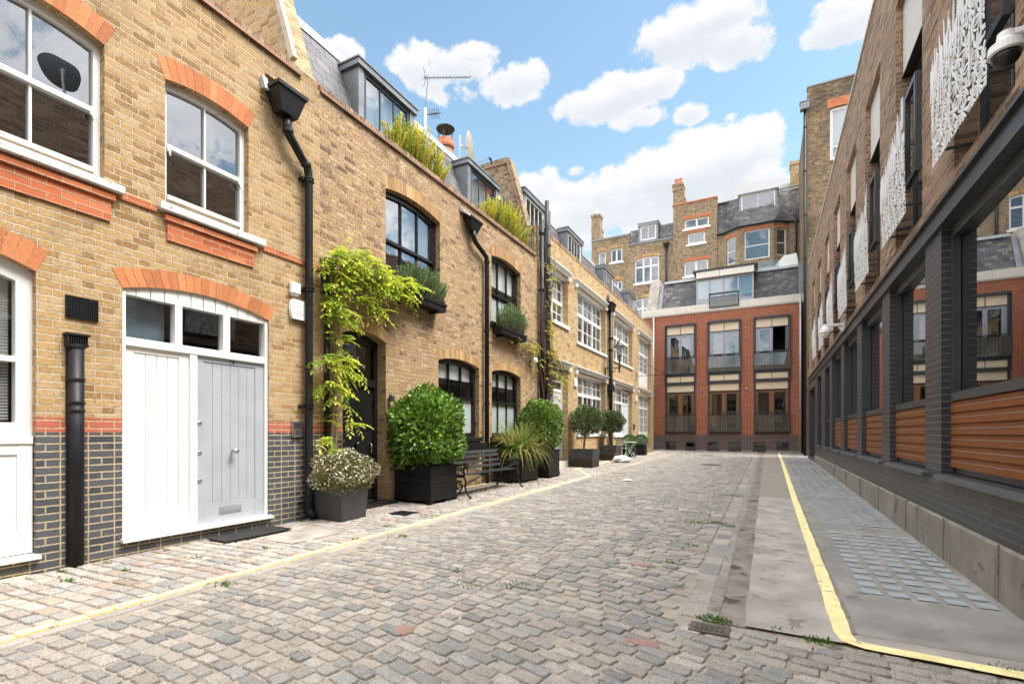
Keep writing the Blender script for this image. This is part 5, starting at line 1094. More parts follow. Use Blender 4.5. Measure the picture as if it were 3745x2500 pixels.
for u0, u1, lab in ((8.72, 10.18, 'black wooden trough fixed under the left ground window, above the bench'), (10.66, 12.2, 'black wooden trough fixed under the right ground window, behind the grass')):
    t_ = thing('wall_trough', lab, 'trough', F(u0 + .5, .1, .9)); mb = MB(); mb.bx(F, u0, u1, .003, .22, .87, .9); mb.bx(F, u0, u1, .19, .22, .9001, 1.08); mb.bx(F, u0, u0 + .03, .003, .19, .9001, 1.08); mb.bx(F, u1 - .03, u1, .003, .19, .9001, 1.08); mb.build('box', m_bplant, t_, bevel=.004)
    mb = MB(); mb.bx(F, u0 + .031, u1 - .031, .004, .189, .901, 1.04); mb.build('soil', m_soil, t_)

# ---- bench
zb = g(-5.4, 9.1); bx0, by0, by1 = -5.72, 7.98, 10.22
bn = thing('garden_bench', 'black cast iron and slat bench with scrolled ends against the brick wall', 'bench', (-5.4, 9.1, zb))
def slat(c0, c1, w, t_, tilt, nm):   # along Y
    mb = MB(); a = R(tilt); dx, dz = math.cos(a) * w / 2, math.sin(a) * w / 2; nx, nz = -math.sin(a) * t_ / 2, math.cos(a) * t_ / 2; x, z = c0
    cs = [(x - dx - nx, z - dz - nz), (x + dx - nx, z + dz - nz), (x + dx + nx, z + dz + nz), (x - dx + nx, z - dz + nz)]
    mb.hexa([(cs[0][0], by0 + .02, cs[0][1]), (cs[1][0], by0 + .02, cs[1][1]), (cs[1][0], by1 - .02, cs[1][1]), (cs[0][0], by1 - .02, cs[0][1]), (cs[3][0], by0 + .02, cs[3][1]), (cs[2][0], by0 + .02, cs[2][1]), (cs[2][0], by1 - .02, cs[2][1]), (cs[3][0], by1 - .02, cs[3][1])])
    mb.build(nm, m_slat, bn, bevel=.003)
m_slat = paint('grey_black_slat', (.035, .037, .04), .45, var=.2)
for k, (x, z, tl) in enumerate(((-5.22, .43, 0), (-5.31, .425, -3), (-5.40, .415, -3), (-5.49, .41, -2))): slat((x, zb + z), None, .075, .022, tl, 'seat_slat')
for k, (x, z) in enumerate(((-5.60, .52), (-5.635, .63), (-5.67, .74), (-5.70, .83))): slat((x, zb + z), None, .06 if k < 3 else .07, .022, 108, 'back_slat')
def scroll(cx, cz, r0, turns, a0, y, s_=1, n=22):
    return [(cx + s_ * r0 * (1 - .8 * i / n) * math.cos(a0 + turns * 2 * math.pi * i / n), y, cz + r0 * (1 - .8 * i / n) * math.sin(a0 + turns * 2 * math.pi * i / n)) for i in range(n + 1)]
for y in (by0, by1):
    mb = MB(); T = lambda pts, r=.016: mb.tube([(x, y, zb + z) for x, z in pts], r, 7)
    T([(-5.02, .0), (-5.06, .03), (-5.11, .10), (-5.15, .2), (-5.13, .3), (-5.16, .38), (-5.2, .41)], .02); T([(-5.72, .0), (-5.68, .05), (-5.62, .15), (-5.60, .28), (-5.55, .39)], .02)
    T([(-5.17, .405), (-5.35, .395), (-5.55, .39), (-5.60, .46), (-5.66, .65), (-5.715, .86), (-5.74, .87)], .02)
    T([(-5.66, .66), (-5.52, .66), (-5.40, .60), (-5.25, .62), (-5.14, .655), (-5.08, .63), (-5.09, .58), (-5.13, .585)], .02); T([(-5.15, .63), (-5.18, .52), (-5.16, .41)], .018)
    for (cx, cz, r_, tn, a0) in ((-5.33, .50, .085, 1.3, 0), (-5.47, .52, .07, -1.3, 1), (-5.26, .22, .10, 1.4, 1.2), (-5.45, .2, .11, -1.4, .4), (-5.2, .52, .05, 1.2, 2)): mb.tube([(p[0], p[1], zb + p[2]) for p in scroll(cx, cz, r_, tn, a0, y)], .012, 6)
    mb.tube([(-5.36 + .13 * math.cos(a), y, zb + .2 + .13 * math.sin(a)) for a in np.linspace(0, 6.2832, 20)], .014, 6)
    T([(-5.14, .12), (-5.25, .09), (-5.36, .07), (-5.5, .09), (-5.62, .13)], .013); mb.lathe((-5.03, y, zb), [(.03, 0), (.03, .02), (.012, .04)], 8)
    mb.build('scrolled_end', m_iron, bn)
for y in (8.73, 9.47):
    mb = MB(); mb.tube([(-5.17, y, zb + .40), (-5.54, y, zb + .385), (-5.60, y, zb + .48), (-5.69, y, zb + .82)], .014, 6); mb.build('middle_support', m_iron, bn)
mb = MB(); mb.tube([(-5.4, by0, zb + .12), (-5.4, 9.1, zb + .36)], .011, 6); mb.tube([(-5.4, by1, zb + .12), (-5.4, 9.1, zb + .36)], .011, 6); mb.lathe((-5.4, 9.1, zb + .36), [(.05, -.03), (.05, .03)], 10); mb.build('stretcher', m_iron, bn)
mb = MB(); N = 26
for i in range(N):
    a, b = i / N, (i + 1) / N; sag = lambda s_: zb + .56 - .42 * s_ * (1 - s_)
    mb.tube([(-5.16 - (0.02 if i % 2 else 0), by0 + (by1 - by0) * a, sag(a)), (-5.16, by0 + (by1 - by0) * b, sag(b))], .009, 5)
mb.build('chain', m_iron, bn)

# ---- bistro table and chair
zt = g(-5.28, 21.3); tx, ty = -5.28, 21.3
bt = thing('bistro_table', 'small round mint green folding table by the clipped box balls', 'table', (tx, ty, zt))
mb = MB(); mb.lathe((tx, ty, zt + .69), [(.27, 0), (.29, .004), (.29, .022), (.28, .026)], 28); mb.build('tabletop', m_mint, bt)
for s_ in (-1, 1):
    for q in (-1, 1): mb = MB(); mb.tube([(tx + s_ * .2, ty + q * .16, zt + .69), (tx - s_ * .2, ty + q * .2, zt)], .014, 6); mb.build('leg', m_mint, bt)
mb = MB(); mb.tube([(tx - .2, ty - .2, zt + .2), (tx - .17, ty + .2, zt + .2)], .012, 6); mb.tube([(tx + .19, ty - .2, zt + .2), (tx + .17, ty + .2, zt + .2)], .012, 6); mb.tube([(tx, ty - .18, zt + .36), (tx, ty + .18, zt + .36)], .01, 6); mb.build('stretcher', m_mint, bt)
cx, cy = -5.56, 20.98; zc = g(cx, cy)
ch = thing('folding_chair', 'mint green folding chair behind the small round table', 'chair', (cx, cy, zc))
for s_ in (-1, 1):
    mb = MB(); mb.tube([(cx + s_ * .19, cy - .18, zc + .83), (cx + s_ * .19, cy - .05, zc + .45), (cx + s_ * .19, cy + .22, zc)], .013, 6); mb.build('back_leg', m_mint, ch)
    mb = MB(); mb.tube([(cx + s_ * .165, cy + .2, zc + .44), (cx + s_ * .165, cy - .2, zc)], .013, 6); mb.build('front_leg', m_mint, ch)
mb = MB()
for i in range(5): mb.box(cx - .2, cx + .2, cy - .17 + i * .085, cy - .10 + i * .085, zc + .44, zc + .455)
mb.build('seat', m_mint, ch)
mb = MB()
for zz in (.62, .73): mb.hexa([(cx - .2, cy - .155 + (.73 - zz) * .3, zc + zz), (cx + .2, cy - .155 + (.73 - zz) * .3, zc + zz), (cx + .2, cy - .145 + (.73 - zz) * .3, zc + zz), (cx - .2, cy - .145 + (.73 - zz) * .3, zc + zz), (cx - .2, cy - .18 + (.73 - zz) * .3, zc + zz + .08), (cx + .2, cy - .18 + (.73 - zz) * .3, zc + zz + .08), (cx + .2, cy - .17 + (.73 - zz) * .3, zc + zz + .08), (cx - .2, cy - .17 + (.73 - zz) * .3, zc + zz + .08)])
mb.build('backrest', m_mint, ch)
# ---- white sack
zs = g(-4.95, 18.85); mb = MB(); n, k = 26, 12; vs = []; rr = random.Random(4)
for i in range(k + 1):
    th = math.pi * i / k
    for j in range(n):
        a = 2 * math.pi * j / n; w = 1 + .10 * math.sin(3 * a + 2 * i * .6) + .07 * math.sin(7 * a + i) + rr.uniform(-.025, .025)
        x = math.sin(th) ** .7 * math.cos(a) * .27 * w; y = math.sin(th) ** .7 * math.sin(a) * .46 * w; z = math.cos(th) * .13 * w + .125 - .05 * max(0, y / .46)
        vs.append((-4.98 + x + y * .25, 18.85 + y * .9 - .0, zs + max(0, z)))
mb.idx(vs, [(i * n + j, i * n + (j + 1) % n, (i + 1) * n + (j + 1) % n, (i + 1) * n + j) for i in range(k) for j in range(n)])
bg = mb.build('sack', m_bag, None, smooth=True, origin=(-4.95, 18.85, zs)); tag(bg, 'crumpled white sack lying on the stones before the farther zinc planter', 'sack')
# ---- door mat
q = thing('door_mat', 'black rubber open-work mat before the grey front door', 'door mat', (-5.85, 4.1, g(-5.85, 4.1)))
mb = MB(); zm = g(-5.85, 4.1) + .012; mx0, mx1, my0, my1 = -6.03, -5.66, 3.60, 4.50
mb.box(mx0, mx1, my0, my0 + .03, zm, zm + .014); mb.box(mx0, mx1, my1 - .03, my1, zm, zm + .014); mb.box(mx0, mx0 + .03, my0 + .03, my1 - .03, zm, zm + .014); mb.box(mx1 - .03, mx1, my0 + .03, my1 - .03, zm, zm + .014); mb.build('border', m_rubber, q)
mb = MB(); rr = random.Random(9)
for i in range(9):
    for j in range(22):
        c = (mx0 + .045 + i * .035 + (.017 if j % 2 else 0), my0 + .05 + j * .038); r_ = rr.uniform(.016, .022); sq = rr.uniform(.6, 1)
        mb.tube([(c[0] + r_ * math.cos(a) * sq, c[1] + r_ * math.sin(a) * 1.15, zm + .007) for a in np.linspace(0, 6.2832, 9)], .005, 5)
mb.build('mesh', m_rubber, q); mb = MB(); mb.box(mx0 + .01, mx1 - .01, my0 + .01, my1 - .01, zm - .006, zm - .001); mb.build('backing', m_gutter, q)
# ================================================================== PLANTS
def nrm(a): return a / np.maximum(np.linalg.norm(a, axis=1, keepdims=True), 1e-9)
def rnd(n): return nrm(rng.normal(size=(n, 3)))
def pal(n, cols, v=.15):
    c = np.array(cols)[rng.integers(0, len(cols), n)]; return np.clip(c * rng.uniform(1 - v, 1 + v, (n, 1)), 0, 1)
def leafmesh(name, P, D, N, L, W, C, mat, parent, fold=.18, curl=.0):
    """n separate folded leaves, 4 verts each"""
    n = len(P); L = np.broadcast_to(np.asarray(L, float).reshape(-1, 1), (n, 1)); W = np.broadcast_to(np.asarray(W, float).reshape(-1, 1), (n, 1))
    D = nrm(D); Sd = nrm(np.cross(D, N)); N2 = np.cross(Sd, D)
    V = np.empty((n, 6, 3)); up = N2 * W * fold; V[:, 0] = P; V[:, 3] = P + D * L - N2 * L * curl
    V[:, 1] = P + D * L * .30 + Sd * W * .46 + up; V[:, 2] = P + D * L * .68 + Sd * W * .42 + up * .8 - N2 * L * curl * .4
    V[:, 5] = P + D * L * .30 - Sd * W * .46 + up; V[:, 4] = P + D * L * .68 - Sd * W * .42 + up * .8 - N2 * L * curl * .4
    b = np.array(BASE[parent.name]); V = (V - b).reshape(-1, 3)
    i = np.arange(n) * 6; T = np.empty((n, 2, 4), int); T[:, 0] = np.stack([i, i + 1, i + 2, i + 3], 1); T[:, 1] = np.stack([i, i + 3, i + 4, i + 5], 1)
    me = bpy.data.meshes.new(name); me.vertices.add(n * 6); me.vertices.foreach_set('co', V.ravel()); me.loops.add(n * 8); me.loops.foreach_set('vertex_index', T.ravel().astype(np.int32))
    me.polygons.add(n * 2); me.polygons.foreach_set('loop_start', (np.arange(n * 2) * 4).astype(np.int32)); me.polygons.foreach_set('loop_total', np.full(n * 2, 4, np.int32))
    me.update(calc_edges=True); me.materials.append(mat)
    cc = np.ones((n, 8, 4), np.float32); cc[:, :, :3] = C[:, None, :]; me.color_attributes.new('Col', 'FLOAT_COLOR', 'CORNER').data.foreach_set('color', cc.ravel())
    o = bpy.data.objects.new(name, me); COL.objects.link(o); o.parent = parent; BASE[o.name] = tuple(b); return o
def crown(c, r, n, box=1.0, shell=.35, lump=.08, seed=0):
    d = rnd(n); q = np.sign(d) * np.abs(d) ** box; q = q / np.max(np.abs(q), axis=1, keepdims=True) ** (0) ; q = nrm(d) if box == 1 else q
    lum = 1 + lump * (np.sin(d[:, 0] * 5 + seed) * np.sin(d[:, 1] * 6 + 2 * seed) + np.sin(d[:, 2] * 7 + d[:, 0] * 4 + seed) * .8)
    k = (1 - shell * rng.random(n) ** 1.8) * lum
    return np.array(c) + q * k[:, None] * np.array(r), d
def bushy(name, label, cat, c, r, n, L, W, cols, base_z, box=1.0, lump=.07, shell=.35, trunk=None, mat=None, seed=0, hang=.0, group=None, partname='foliage', fuzz=.55):
    t_ = thing(name, label, cat, (c[0], c[1], base_z), group)
    P, d = crown(c, r, n, box, shell, lump, seed)
    up = np.array([0, 0, 1.0]); D = nrm(d * .55 + rnd(n) * fuzz + up * (.25 - hang)); N = nrm(d + rnd(n) * .5 + up * .35)
    leafmesh(partname, P, D, N, rng.uniform(.5, 1.2, n) * L, rng.uniform(.7, 1.15, n) * W, np.where(rng.random((n, 1)) < .018, np.array([[.30, .24, .06]]), pal(n, cols, .25)), mat or m_leaf, t_)
    mb = MB()
    if trunk:
        mb.tube(trunk[0], trunk[1], 10)
    k = random.Random(seed)
    for i in range(9):
        a = k.uniform(0, 6.28); p0 = Vector(trunk[0][-1]) if trunk else Vector((c[0], c[1], base_z)); p1 = Vector((c[0] + r[0] * .6 * math.cos(a), c[1] + r[1] * .6 * math.sin(a), c[2] + r[2] * k.uniform(-.2, .6))); mb.tube([p0, p0.lerp(p1, .5) + Vector((0, 0, .05)), p1], [.016, .011, .005], 5)
    mb.build('trunk' if trunk else 'branches', m_bark, t_)
    return t_
LAUREL = [(.13, .26, .026), (.18, .34, .036), (.085, .19, .02), (.27, .43, .06), (.10, .21, .024)]
bushy('laurel_bush', 'big clipped bright green laurel bush in the large black planter left of the bench', 'bush', (-5.68, 7.46, 1.32), (.655, .655, .76), 10800, .098, .047, LAUREL, .68, box=.93, lump=.085, shell=.45, seed=1)
bushy('laurel_bush', 'clipped laurel bush behind the long-leaved grass beside the pale front door', 'bush', (-5.60, 12.55, 1.50), (.59, .59, .70), 8800, .085, .041, [(.13, .24, .035), (.18, .31, .042), (.09, .18, .026), (.27, .35, .07)], .8, box=.85, lump=.05, shell=.4, seed=2)
BAY = [(.062, .115, .035), (.085, .14, .045), (.045, .085, .027), (.12, .16, .055), (.15, .15, .06)]
za = g(-5.6, 16.2)
bushy('bay_tree', 'nearer of two standard bay trees, bare slanting stem, yellow-green top', 'tree', (-5.52, 16.25, 1.74), (.54, .54, .50), 5200, .085, .036, BAY + [(.2, .28, .06)], za + .5, lump=.10, shell=.5, trunk=([(-5.62, 16.2, za + .5), (-5.58, 16.2, za + .9), (-5.54, 16.22, 1.4), (-5.5, 16.24, 1.7)], [.04, .033, .03, .02]), seed=3)
za = g(-5.75, 20)
bushy('bay_tree', 'standard bay tree farther along by the lantern drainpipe, dull olive crown', 'tree', (-5.70, 20.0, 1.78), (.50, .50, .46), 5200, .085, .036, BAY, za + .5, lump=.10, shell=.5, trunk=([(-5.78, 19.95, za + .5), (-5.77, 19.96, za + .9), (-5.74, 19.98, 1.4), (-5.72, 20, 1.7)], [.036, .03, .028, .02]), seed=4)
BOX = [(.07, .17, .018), (.10, .21, .025), (.055, .13, .015)]
for y, lab, x in ((22.47, 'round clipped box ball, nearer one beside the mint table', -5.6), (24.57, 'round clipped box ball, farther one before the glazed doors', -5.55)):
    bushy('box_ball', lab, 'bush', (x, y, g(x, y) + .72), (.33, .33, .31), 6500, .030, .017, BOX, g(x, y) + .45, lump=.02, shell=.3, seed=int(y))

# ---- strap grass
def straps(parent, c, n, Lr, W, cols, name='blades', spread=.1, droop=1.0, segs=7, lean=(.15, 1.1), bias=None, mat=None):
    mb = MB(); rr = random.Random(n)
    for i in range(n):
        a = rr.uniform(0, 6.283); L = rr.uniform(*Lr); le = rr.uniform(*lean); mb.cc = tint(rr.choice(cols), rr.uniform(.8, 1.2))
        x = c[0] + rr.gauss(0, spread); y = c[1] + rr.gauss(0, spread); z = c[2]; th = .12 + .35 * le; pts = []; st = L / segs; w = W * rr.uniform(.7, 1.2)
        sx, sy = -math.sin(a), math.cos(a)
        for k in range(segs + 1):
            pts.append((x, y, z, w * (1 - (k / segs) ** 2.2) * .5 + .0006)); x += math.cos(a) * math.sin(th) * st; y += math.sin(a) * math.sin(th) * st; z += math.cos(th) * st; th = min(2.7, th + droop * le * st * 2.1)
        for p, q in zip(pts, pts[1:]): mb.face([(p[0] - sx * p[3], p[1] - sy * p[3], p[2]), (p[0] + sx * p[3], p[1] + sy * p[3], p[2]), (q[0] + sx * q[3], q[1] + sy * q[3], q[2]), (q[0] - sx * q[3], q[1] - sy * q[3], q[2])])
    return mb.build(name, mat or m_leafs, parent)
t_ = thing('strap_leaved_grass', 'fountain of long green and straw grass leaves in the planter beside the bench', 'plant', (-5.65, 11.23, .62))
straps(t_, (-5.65, 11.23, .60), 950, (.65, 1.25), .025, [(.17, .29, .05), (.25, .36, .07), (.13, .24, .045), (.20, .32, .06), (.46, .42, .16), (.54, .42, .19), (.38, .21, .09)], spread=.11, droop=1.15, lean=(.05, 1.25))
m_ = thing('creeping_plant', 'low yellowish creeping plant in the trough behind the long-leaved grass', 'plant', (-6.0, 11.0, 1.05))
n = 900; P = np.stack([rng.uniform(-6.1, -5.85, n), rng.uniform(10.66, 12.1, n), 1.05 + np.abs(rng.normal(0, .10, n))], 1); leafmesh('foliage', P, rnd(n), rnd(n), rng.uniform(.03, .055, n), .028, pal(n, [(.35, .33, .08), (.42, .40, .12), (.25, .28, .06)]), m_leafs, m_)

# ---- sprigs (rosemary, yellow heather-like parapet shrubs)
def sprigs(parent, x0, x1, y0, y1, z, n, H, cols, lean=.25, out=.0, needle=(.018, .032), nw=.006, dens=95, name='foliage', core=None):
    PP, DD, NN, CC = [], [], [], []; mb = MB(); rr = random.Random(int(y0 * 10))
    for i in range(n):
        p = Vector((rr.uniform(x0, x1), rr.uniform(y0, y1), z)); ry = (p.y - (y0 + y1) / 2) / (y1 - y0) * 2; h = rr.uniform(*H) * (1 - .35 * abs(ry) ** 2)
        d = Vector((out + rr.gauss(0, lean * .6), ry * lean * .9 + rr.gauss(0, lean), 1)).normalized(); tip = p + d * h + Vector((out * h * .3, 0, 0)); mid = p.lerp(tip, .5) + Vector((rr.gauss(0, .02), rr.gauss(0, .02), 0))
        mb.tube([p, mid, tip], [.005, .004, .002], 4); k = int(dens * h / .4)
        s = np.sort(rng.random(k)) ** .8; s = .08 + .92 * s; q = np.outer((1 - s) ** 2, p) + np.outer(2 * s * (1 - s), mid) + np.outer(s * s, tip)
        r_ = rnd(k); dr = nrm(np.array(d) * 1.0 + r_ * .75); PP.append(q); DD.append(dr); NN.append(rnd(k)); base = np.array(rr.choice(cols)); sh = rr.uniform(.8, 1.2)
        CC.append(np.clip(base * sh * (0.8 + .35 * s[:, None]) * rng.uniform(.85, 1.15, (k, 1)), 0, 1))
    P = np.concatenate(PP); leafmesh(name, P, np.concatenate(DD), np.concatenate(NN), rng.uniform(*needle, len(P)), nw, np.concatenate(CC), m_leafs, parent, fold=.1)
    mb.build('stems', m_bark, parent)
ROS = [(.20, .31, .13), (.26, .37, .16), (.15, .24, .10), (.30, .39, .18)]
t_ = thing('rosemary_plant', 'grey-green rosemary in the window box under the big first-floor window', 'plant', (-6.01, 7.7, 3.9)); sprigs(t_, -6.08, -5.93, 7.05, 8.38, 3.9, 250, (.30, .66), ROS, .18, .18, (.025, .042), .009)
t_ = thing('rosemary_plant', 'upright rosemary in the window box under the second first-floor window', 'plant', (-6.01, 11.5, 3.92)); sprigs(t_, -6.08, -5.93, 10.85, 12.15, 3.92, 230, (.35, .76), ROS, .2, .18, (.025, .042), .009)
YEL = [(.66, .62, .07), (.76, .70, .10), (.55, .58, .08), (.40, .50, .09), (.80, .68, .12)]
t_ = thing('parapet_shrub', 'tall yellow-green feathery shrub on the parapet before the nearer lead dormer', 'shrub', (-6.4, 8.0, 6.6)); sprigs(t_, -6.50, -6.26, 7.15, 8.85, 6.60, 230, (.35, .88), YEL, .22, .22, (.03, .05), .011, 110)
t_ = thing('parapet_shrub', 'tall yellow-green feathery shrub on the parapet before the farther lead dormer', 'shrub', (-6.4, 11.8, 6.6)); sprigs(t_, -6.50, -6.26, 10.7, 12.9, 6.60, 250, (.35, .92), YEL, .22, .22, (.03, .05), .011, 110)

# ---- daisy bush
t_ = thing('daisy_bush', 'mounded white daisy bush in full flower in the tapered grey planter', 'plant', (-5.70, 5.44, .45))
c0 = (-5.69, 5.44, .72); n = 7000; P, d = crown(c0, (.41, .48, .33), n, 1, .6, .14, 5); ok = P[:, 2] > .36; P, d = P[ok], d[ok]; n = len(P)
leafmesh('foliage', P, nrm(d + rnd(n) * .8 + [0, 0, .3]), rnd(n), rng.uniform(.03, .055, n), .011, pal(n, [(.17, .20, .06), (.23, .25, .08), (.32, .27, .12), (.13, .17, .055), (.38, .27, .15)]), m_leafs, t_)
n = 1050; P, d = crown(c0, (.44, .50, .36), n, 1, .12, .14, 5); ok = (P[:, 2] > .42) & (d[:, 2] > -.55); P, d = P[ok], d[ok]
mb = MB(); mc = MB(); rr = random.Random(2)
for p, dd in zip(P, d):
    nv = (Vector(dd) + Vector((rr.gauss(0, .4), rr.gauss(0, .4), .5 + rr.gauss(0, .3)))).normalized(); a = nv.orthogonal().normalized(); b = nv.cross(a); r_ = rr.uniform(.009, .0155); p = Vector(p)
    mb.cc = rr.choice([(.85, .82, .80), (.85, .83, .82), (.80, .66, .64), (.86, .85, .83)])
    ring = [p + a * math.cos(q * .7854) * r_ * (1 if q % 2 else .7) + b * math.sin(q * .7854) * r_ * (1 if q % 2 else .7) + nv * .003 for q in range(8)]
    mb.face(ring); mc.cc = (.62, .42, .04); mc.face([p + nv * .0045 + a * math.cos(q * 1.2566) * r_ * .28 + b * math.sin(q * 1.2566) * r_ * .28 for q in range(5)])
f_ = mb.build('flowers', m_petal, t_); tag(f_, kind='stuff'); f_ = mc.build('flower_centres', m_petal, t_); tag(f_, kind='stuff')

# ---- wisteria on the wall left of the black door
def pinnate(clumps, Fw, parent, cols, L=.30, nl=11, lw=.030, ll=.075, name='foliage', droop=.9, dens=1.0):
    PP, DD, NN, CC = [], [], [], []; rr = random.Random(8)
    for (u, z, ru, rz, cnt, d0, d1) in clumps:
        for i in range(int(cnt * (dens if z > 3.3 else 1 + (dens - 1) * .25))):
            a = rr.uniform(0, 6.28); q = math.sqrt(rr.random()); pu, pz, pd = u + ru * q * math.cos(a), z + rz * q * math.sin(a), rr.uniform(d0, d1)
            dv = Vector((rr.uniform(.1, 1.0), rr.gauss(0, .75) + .35 * math.cos(a), rr.gauss(.1, .45))).normalized(); p = Vector(Fw(pu, pd, pz)); LL = L * rr.uniform(.6, 1.2); col = np.array(rr.choice(cols)) * rr.uniform(.85, 1.15)
            sd = dv.cross(Vector((0, 0, 1))).normalized(); prev = p
            for k in range(nl):
                s = k / nl; pos = p + dv * LL * s + Vector((0, 0, -droop * LL * s * s * .6)); tang = (dv + Vector((0, 0, -droop * s * 1.1))).normalized(); side = 1 if k % 2 else -1
                dl = (tang * .55 + sd * side * .9 + Vector((0, 0, -.15))).normalized() if k < nl - 1 else tang
                PP.append(pos); DD.append(dl); NN.append(Vector((rr.gauss(0, .25), rr.gauss(0, .25), 1))); CC.append(np.clip(col * rr.uniform(.88, 1.12), 0, 1))
    P = np.array([tuple(v) for v in PP]); n = len(P)
    return leafmesh(name, P, np.array([tuple(v) for v in DD]), np.array([tuple(v) for v in NN]), rng.uniform(.7, 1.15, n) * ll, rng.uniform(.8, 1.15, n) * lw, np.array(CC), m_leafs, parent, curl=.12)
t_ = thing('wisteria', 'lime green wisteria climbing beside and over the black front door', 'climber', F(5.7, .08, .2))
WIS = [(.52, .60, .055), (.64, .69, .085), (.38, .52, .05), (.72, .71, .14), (.27, .43, .04)]
pinnate([(5.95, 4.04, .52, .26, 70, .05, .34), (6.55, 3.90, .50, .22, 56, .05, .36), (6.95, 3.92, .34, .13, 30, .08, .36), (7.26, 4.02, .14, .06, 6, .15, .35), (5.62, 3.85, .24, .22, 24, .04, .25), (5.55, 3.45, .20, .20, 16, .05, .25), (5.62, 3.15, .24, .18, 24, .05, .28), (6.15, 3.52, .30, .08, 12, .1, .3), (6.3, 3.38, .2, .05, 5, .15, .3), (5.66, 2.72, .13, .14, 10, .05, .25), (5.52, 2.42, .26, .10, 22, .05, .3), (5.62, 2.25, .22, .08, 14, .05, .28), (5.45, 2.02, .2, .08, 12, .05, .25), (5.56, 1.83, .16, .06, 7, .05, .2), (5.82, 1.45, .12, .10, 7, .1, .25), (5.45, 1.5, .1, .05, 3, .05, .15), (5.42, 1.18, .13, .06, 6, .05, .2), (5.62, 1.0, .16, .08, 9, .05, .2), (5.45, .92, .08, .05, 3, .05, .15)], F, t_, WIS, dens=1.55, lw=.034, ll=.085)
mb = MB(); rr = random.Random(3)
for k in range(3):
    pts = []; ph = k * 2.1
    for i in range(34):
        z = .05 + i * .108; pts.append(F(5.62 + .05 * math.sin(z * 2.3 + ph) + (z > 3.2) * (z - 3.2) * (.5 + k * .5), .06 + .03 * math.cos(z * 2.3 + ph), min(z, 3.75) + .02 * math.sin(i)))
    mb.tube(pts, [.022 - .0004 * i for i in range(34)], 7)
for i in range(8): z = rr.uniform(1, 3.6); mb.tube([F(5.62, .06, z), F(5.62 + rr.uniform(-.2, .25), .12, z + .15), F(5.62 + rr.uniform(-.3, .35), .16, z + .2)], [.009, .006, .003], 5)
mb.tube([F(5.7, .08, 3.6), F(6.2, .1, 3.85), F(6.8, .12, 3.8), F(7.5, .14, 3.75)], [.02, .016, .012, .006], 6); mb.build('stem', m_barkg, t_)
q = thing('drainpipe', 'thin black pipe mostly hidden by the lime green wisteria', 'drainpipe', F(5.50, .04, .1)); mb = MB(); mb.tube([F(5.50, .045, .05), F(5.50, .045, 3.7)], .036, 10); mb.build('pipe', m_iron, q, smooth=True)
mb = MB(); mb.bx(F, 5.42, 5.60, .003, .13, 3.55, 3.98); mb.bx(F, 5.40, 5.62, .003, .15, 3.98, 4.01); mb.build('hopper_head', paint('dark_green_iron', (.025, .04, .037), .45, var=.2), q, bevel=.006)

# ---- yellowing creeper on the three pipes
t_ = thing('creeper', 'sparse yellow creeper with bare brown stems on the trio of black pipes', 'climber', F(13.85, .1, .2))
mb = MB(); rr = random.Random(12)
for k in range(26):
    u = rr.uniform(13.5, 14.3); top = rr.choice([7.2, 6.6, 5.2, 4.4, 3.9]); pts = [F(u + .1 * math.sin(z * 1.7 + k), .17 + .06 * math.sin(z * 2.1 + k * 1.3), z) for z in np.arange(.3, top, .28)]; mb.tube(pts, [.02 * (1 - .6 * i / len(pts)) for i in range(len(pts))], 5)
for k in range(18):
    z = rr.uniform(3.5, 4.0); u1 = rr.uniform(11.4, 13.2); pts = [F(13.8 + (u1 - 13.8) * s, .1 + .05 * math.sin(s * 9 + k), z + .28 * math.sin(s * 4 + k) * s + rr.uniform(-.02, .02)) for s in np.linspace(0, 1, 9)]; mb.tube(pts, [.010 * (1 - .7 * i / 9) for i in range(9)], 5)
for k in range(12):
    pts = [F(14.0 + (rr.uniform(14.6, 15.9) - 14.0) * s, .2 + .1 * math.sin(s * 3 + k), 3.9 - .5 * s * rr.uniform(.2, 2.5)) for s in np.linspace(0, 1, 6)]; mb.tube(pts, [.009 * (1 - .7 * i / 6) for i in range(6)], 5)
mb.build('stem', paint('dark_vine_bark', (.085, .055, .04), .9, var=.3, scale=20), t_)
IVY = [(.55, .47, .07), (.62, .54, .12), (.42, .40, .07), (.48, .37, .08), (.32, .36, .07)]
pinnate([(13.95, 6.2, .18, .8, 26, .15, .3), (13.95, 5.2, .2, .5, 18, .15, .3), (13.95, 4.4, .25, .4, 26, .15, .32), (13.95, 3.75, .4, .25, 26, .15, .35), (13.9, 3.0, .25, .5, 18, .15, .3), (12.8, 3.75, .6, .2, 24, .05, .22), (12.0, 3.8, .5, .18, 12, .04, .15), (14.75, 3.2, .35, .35, 26, .15, .35), (15.2, 2.9, .4, .25, 18, .15, .32), (14.5, 2.4, .25, .25, 14, .15, .3), (13.1, 3.4, .4, .2, 12, .05, .2)], F, t_, IVY, L=.20, nl=7, lw=.04, ll=.065)

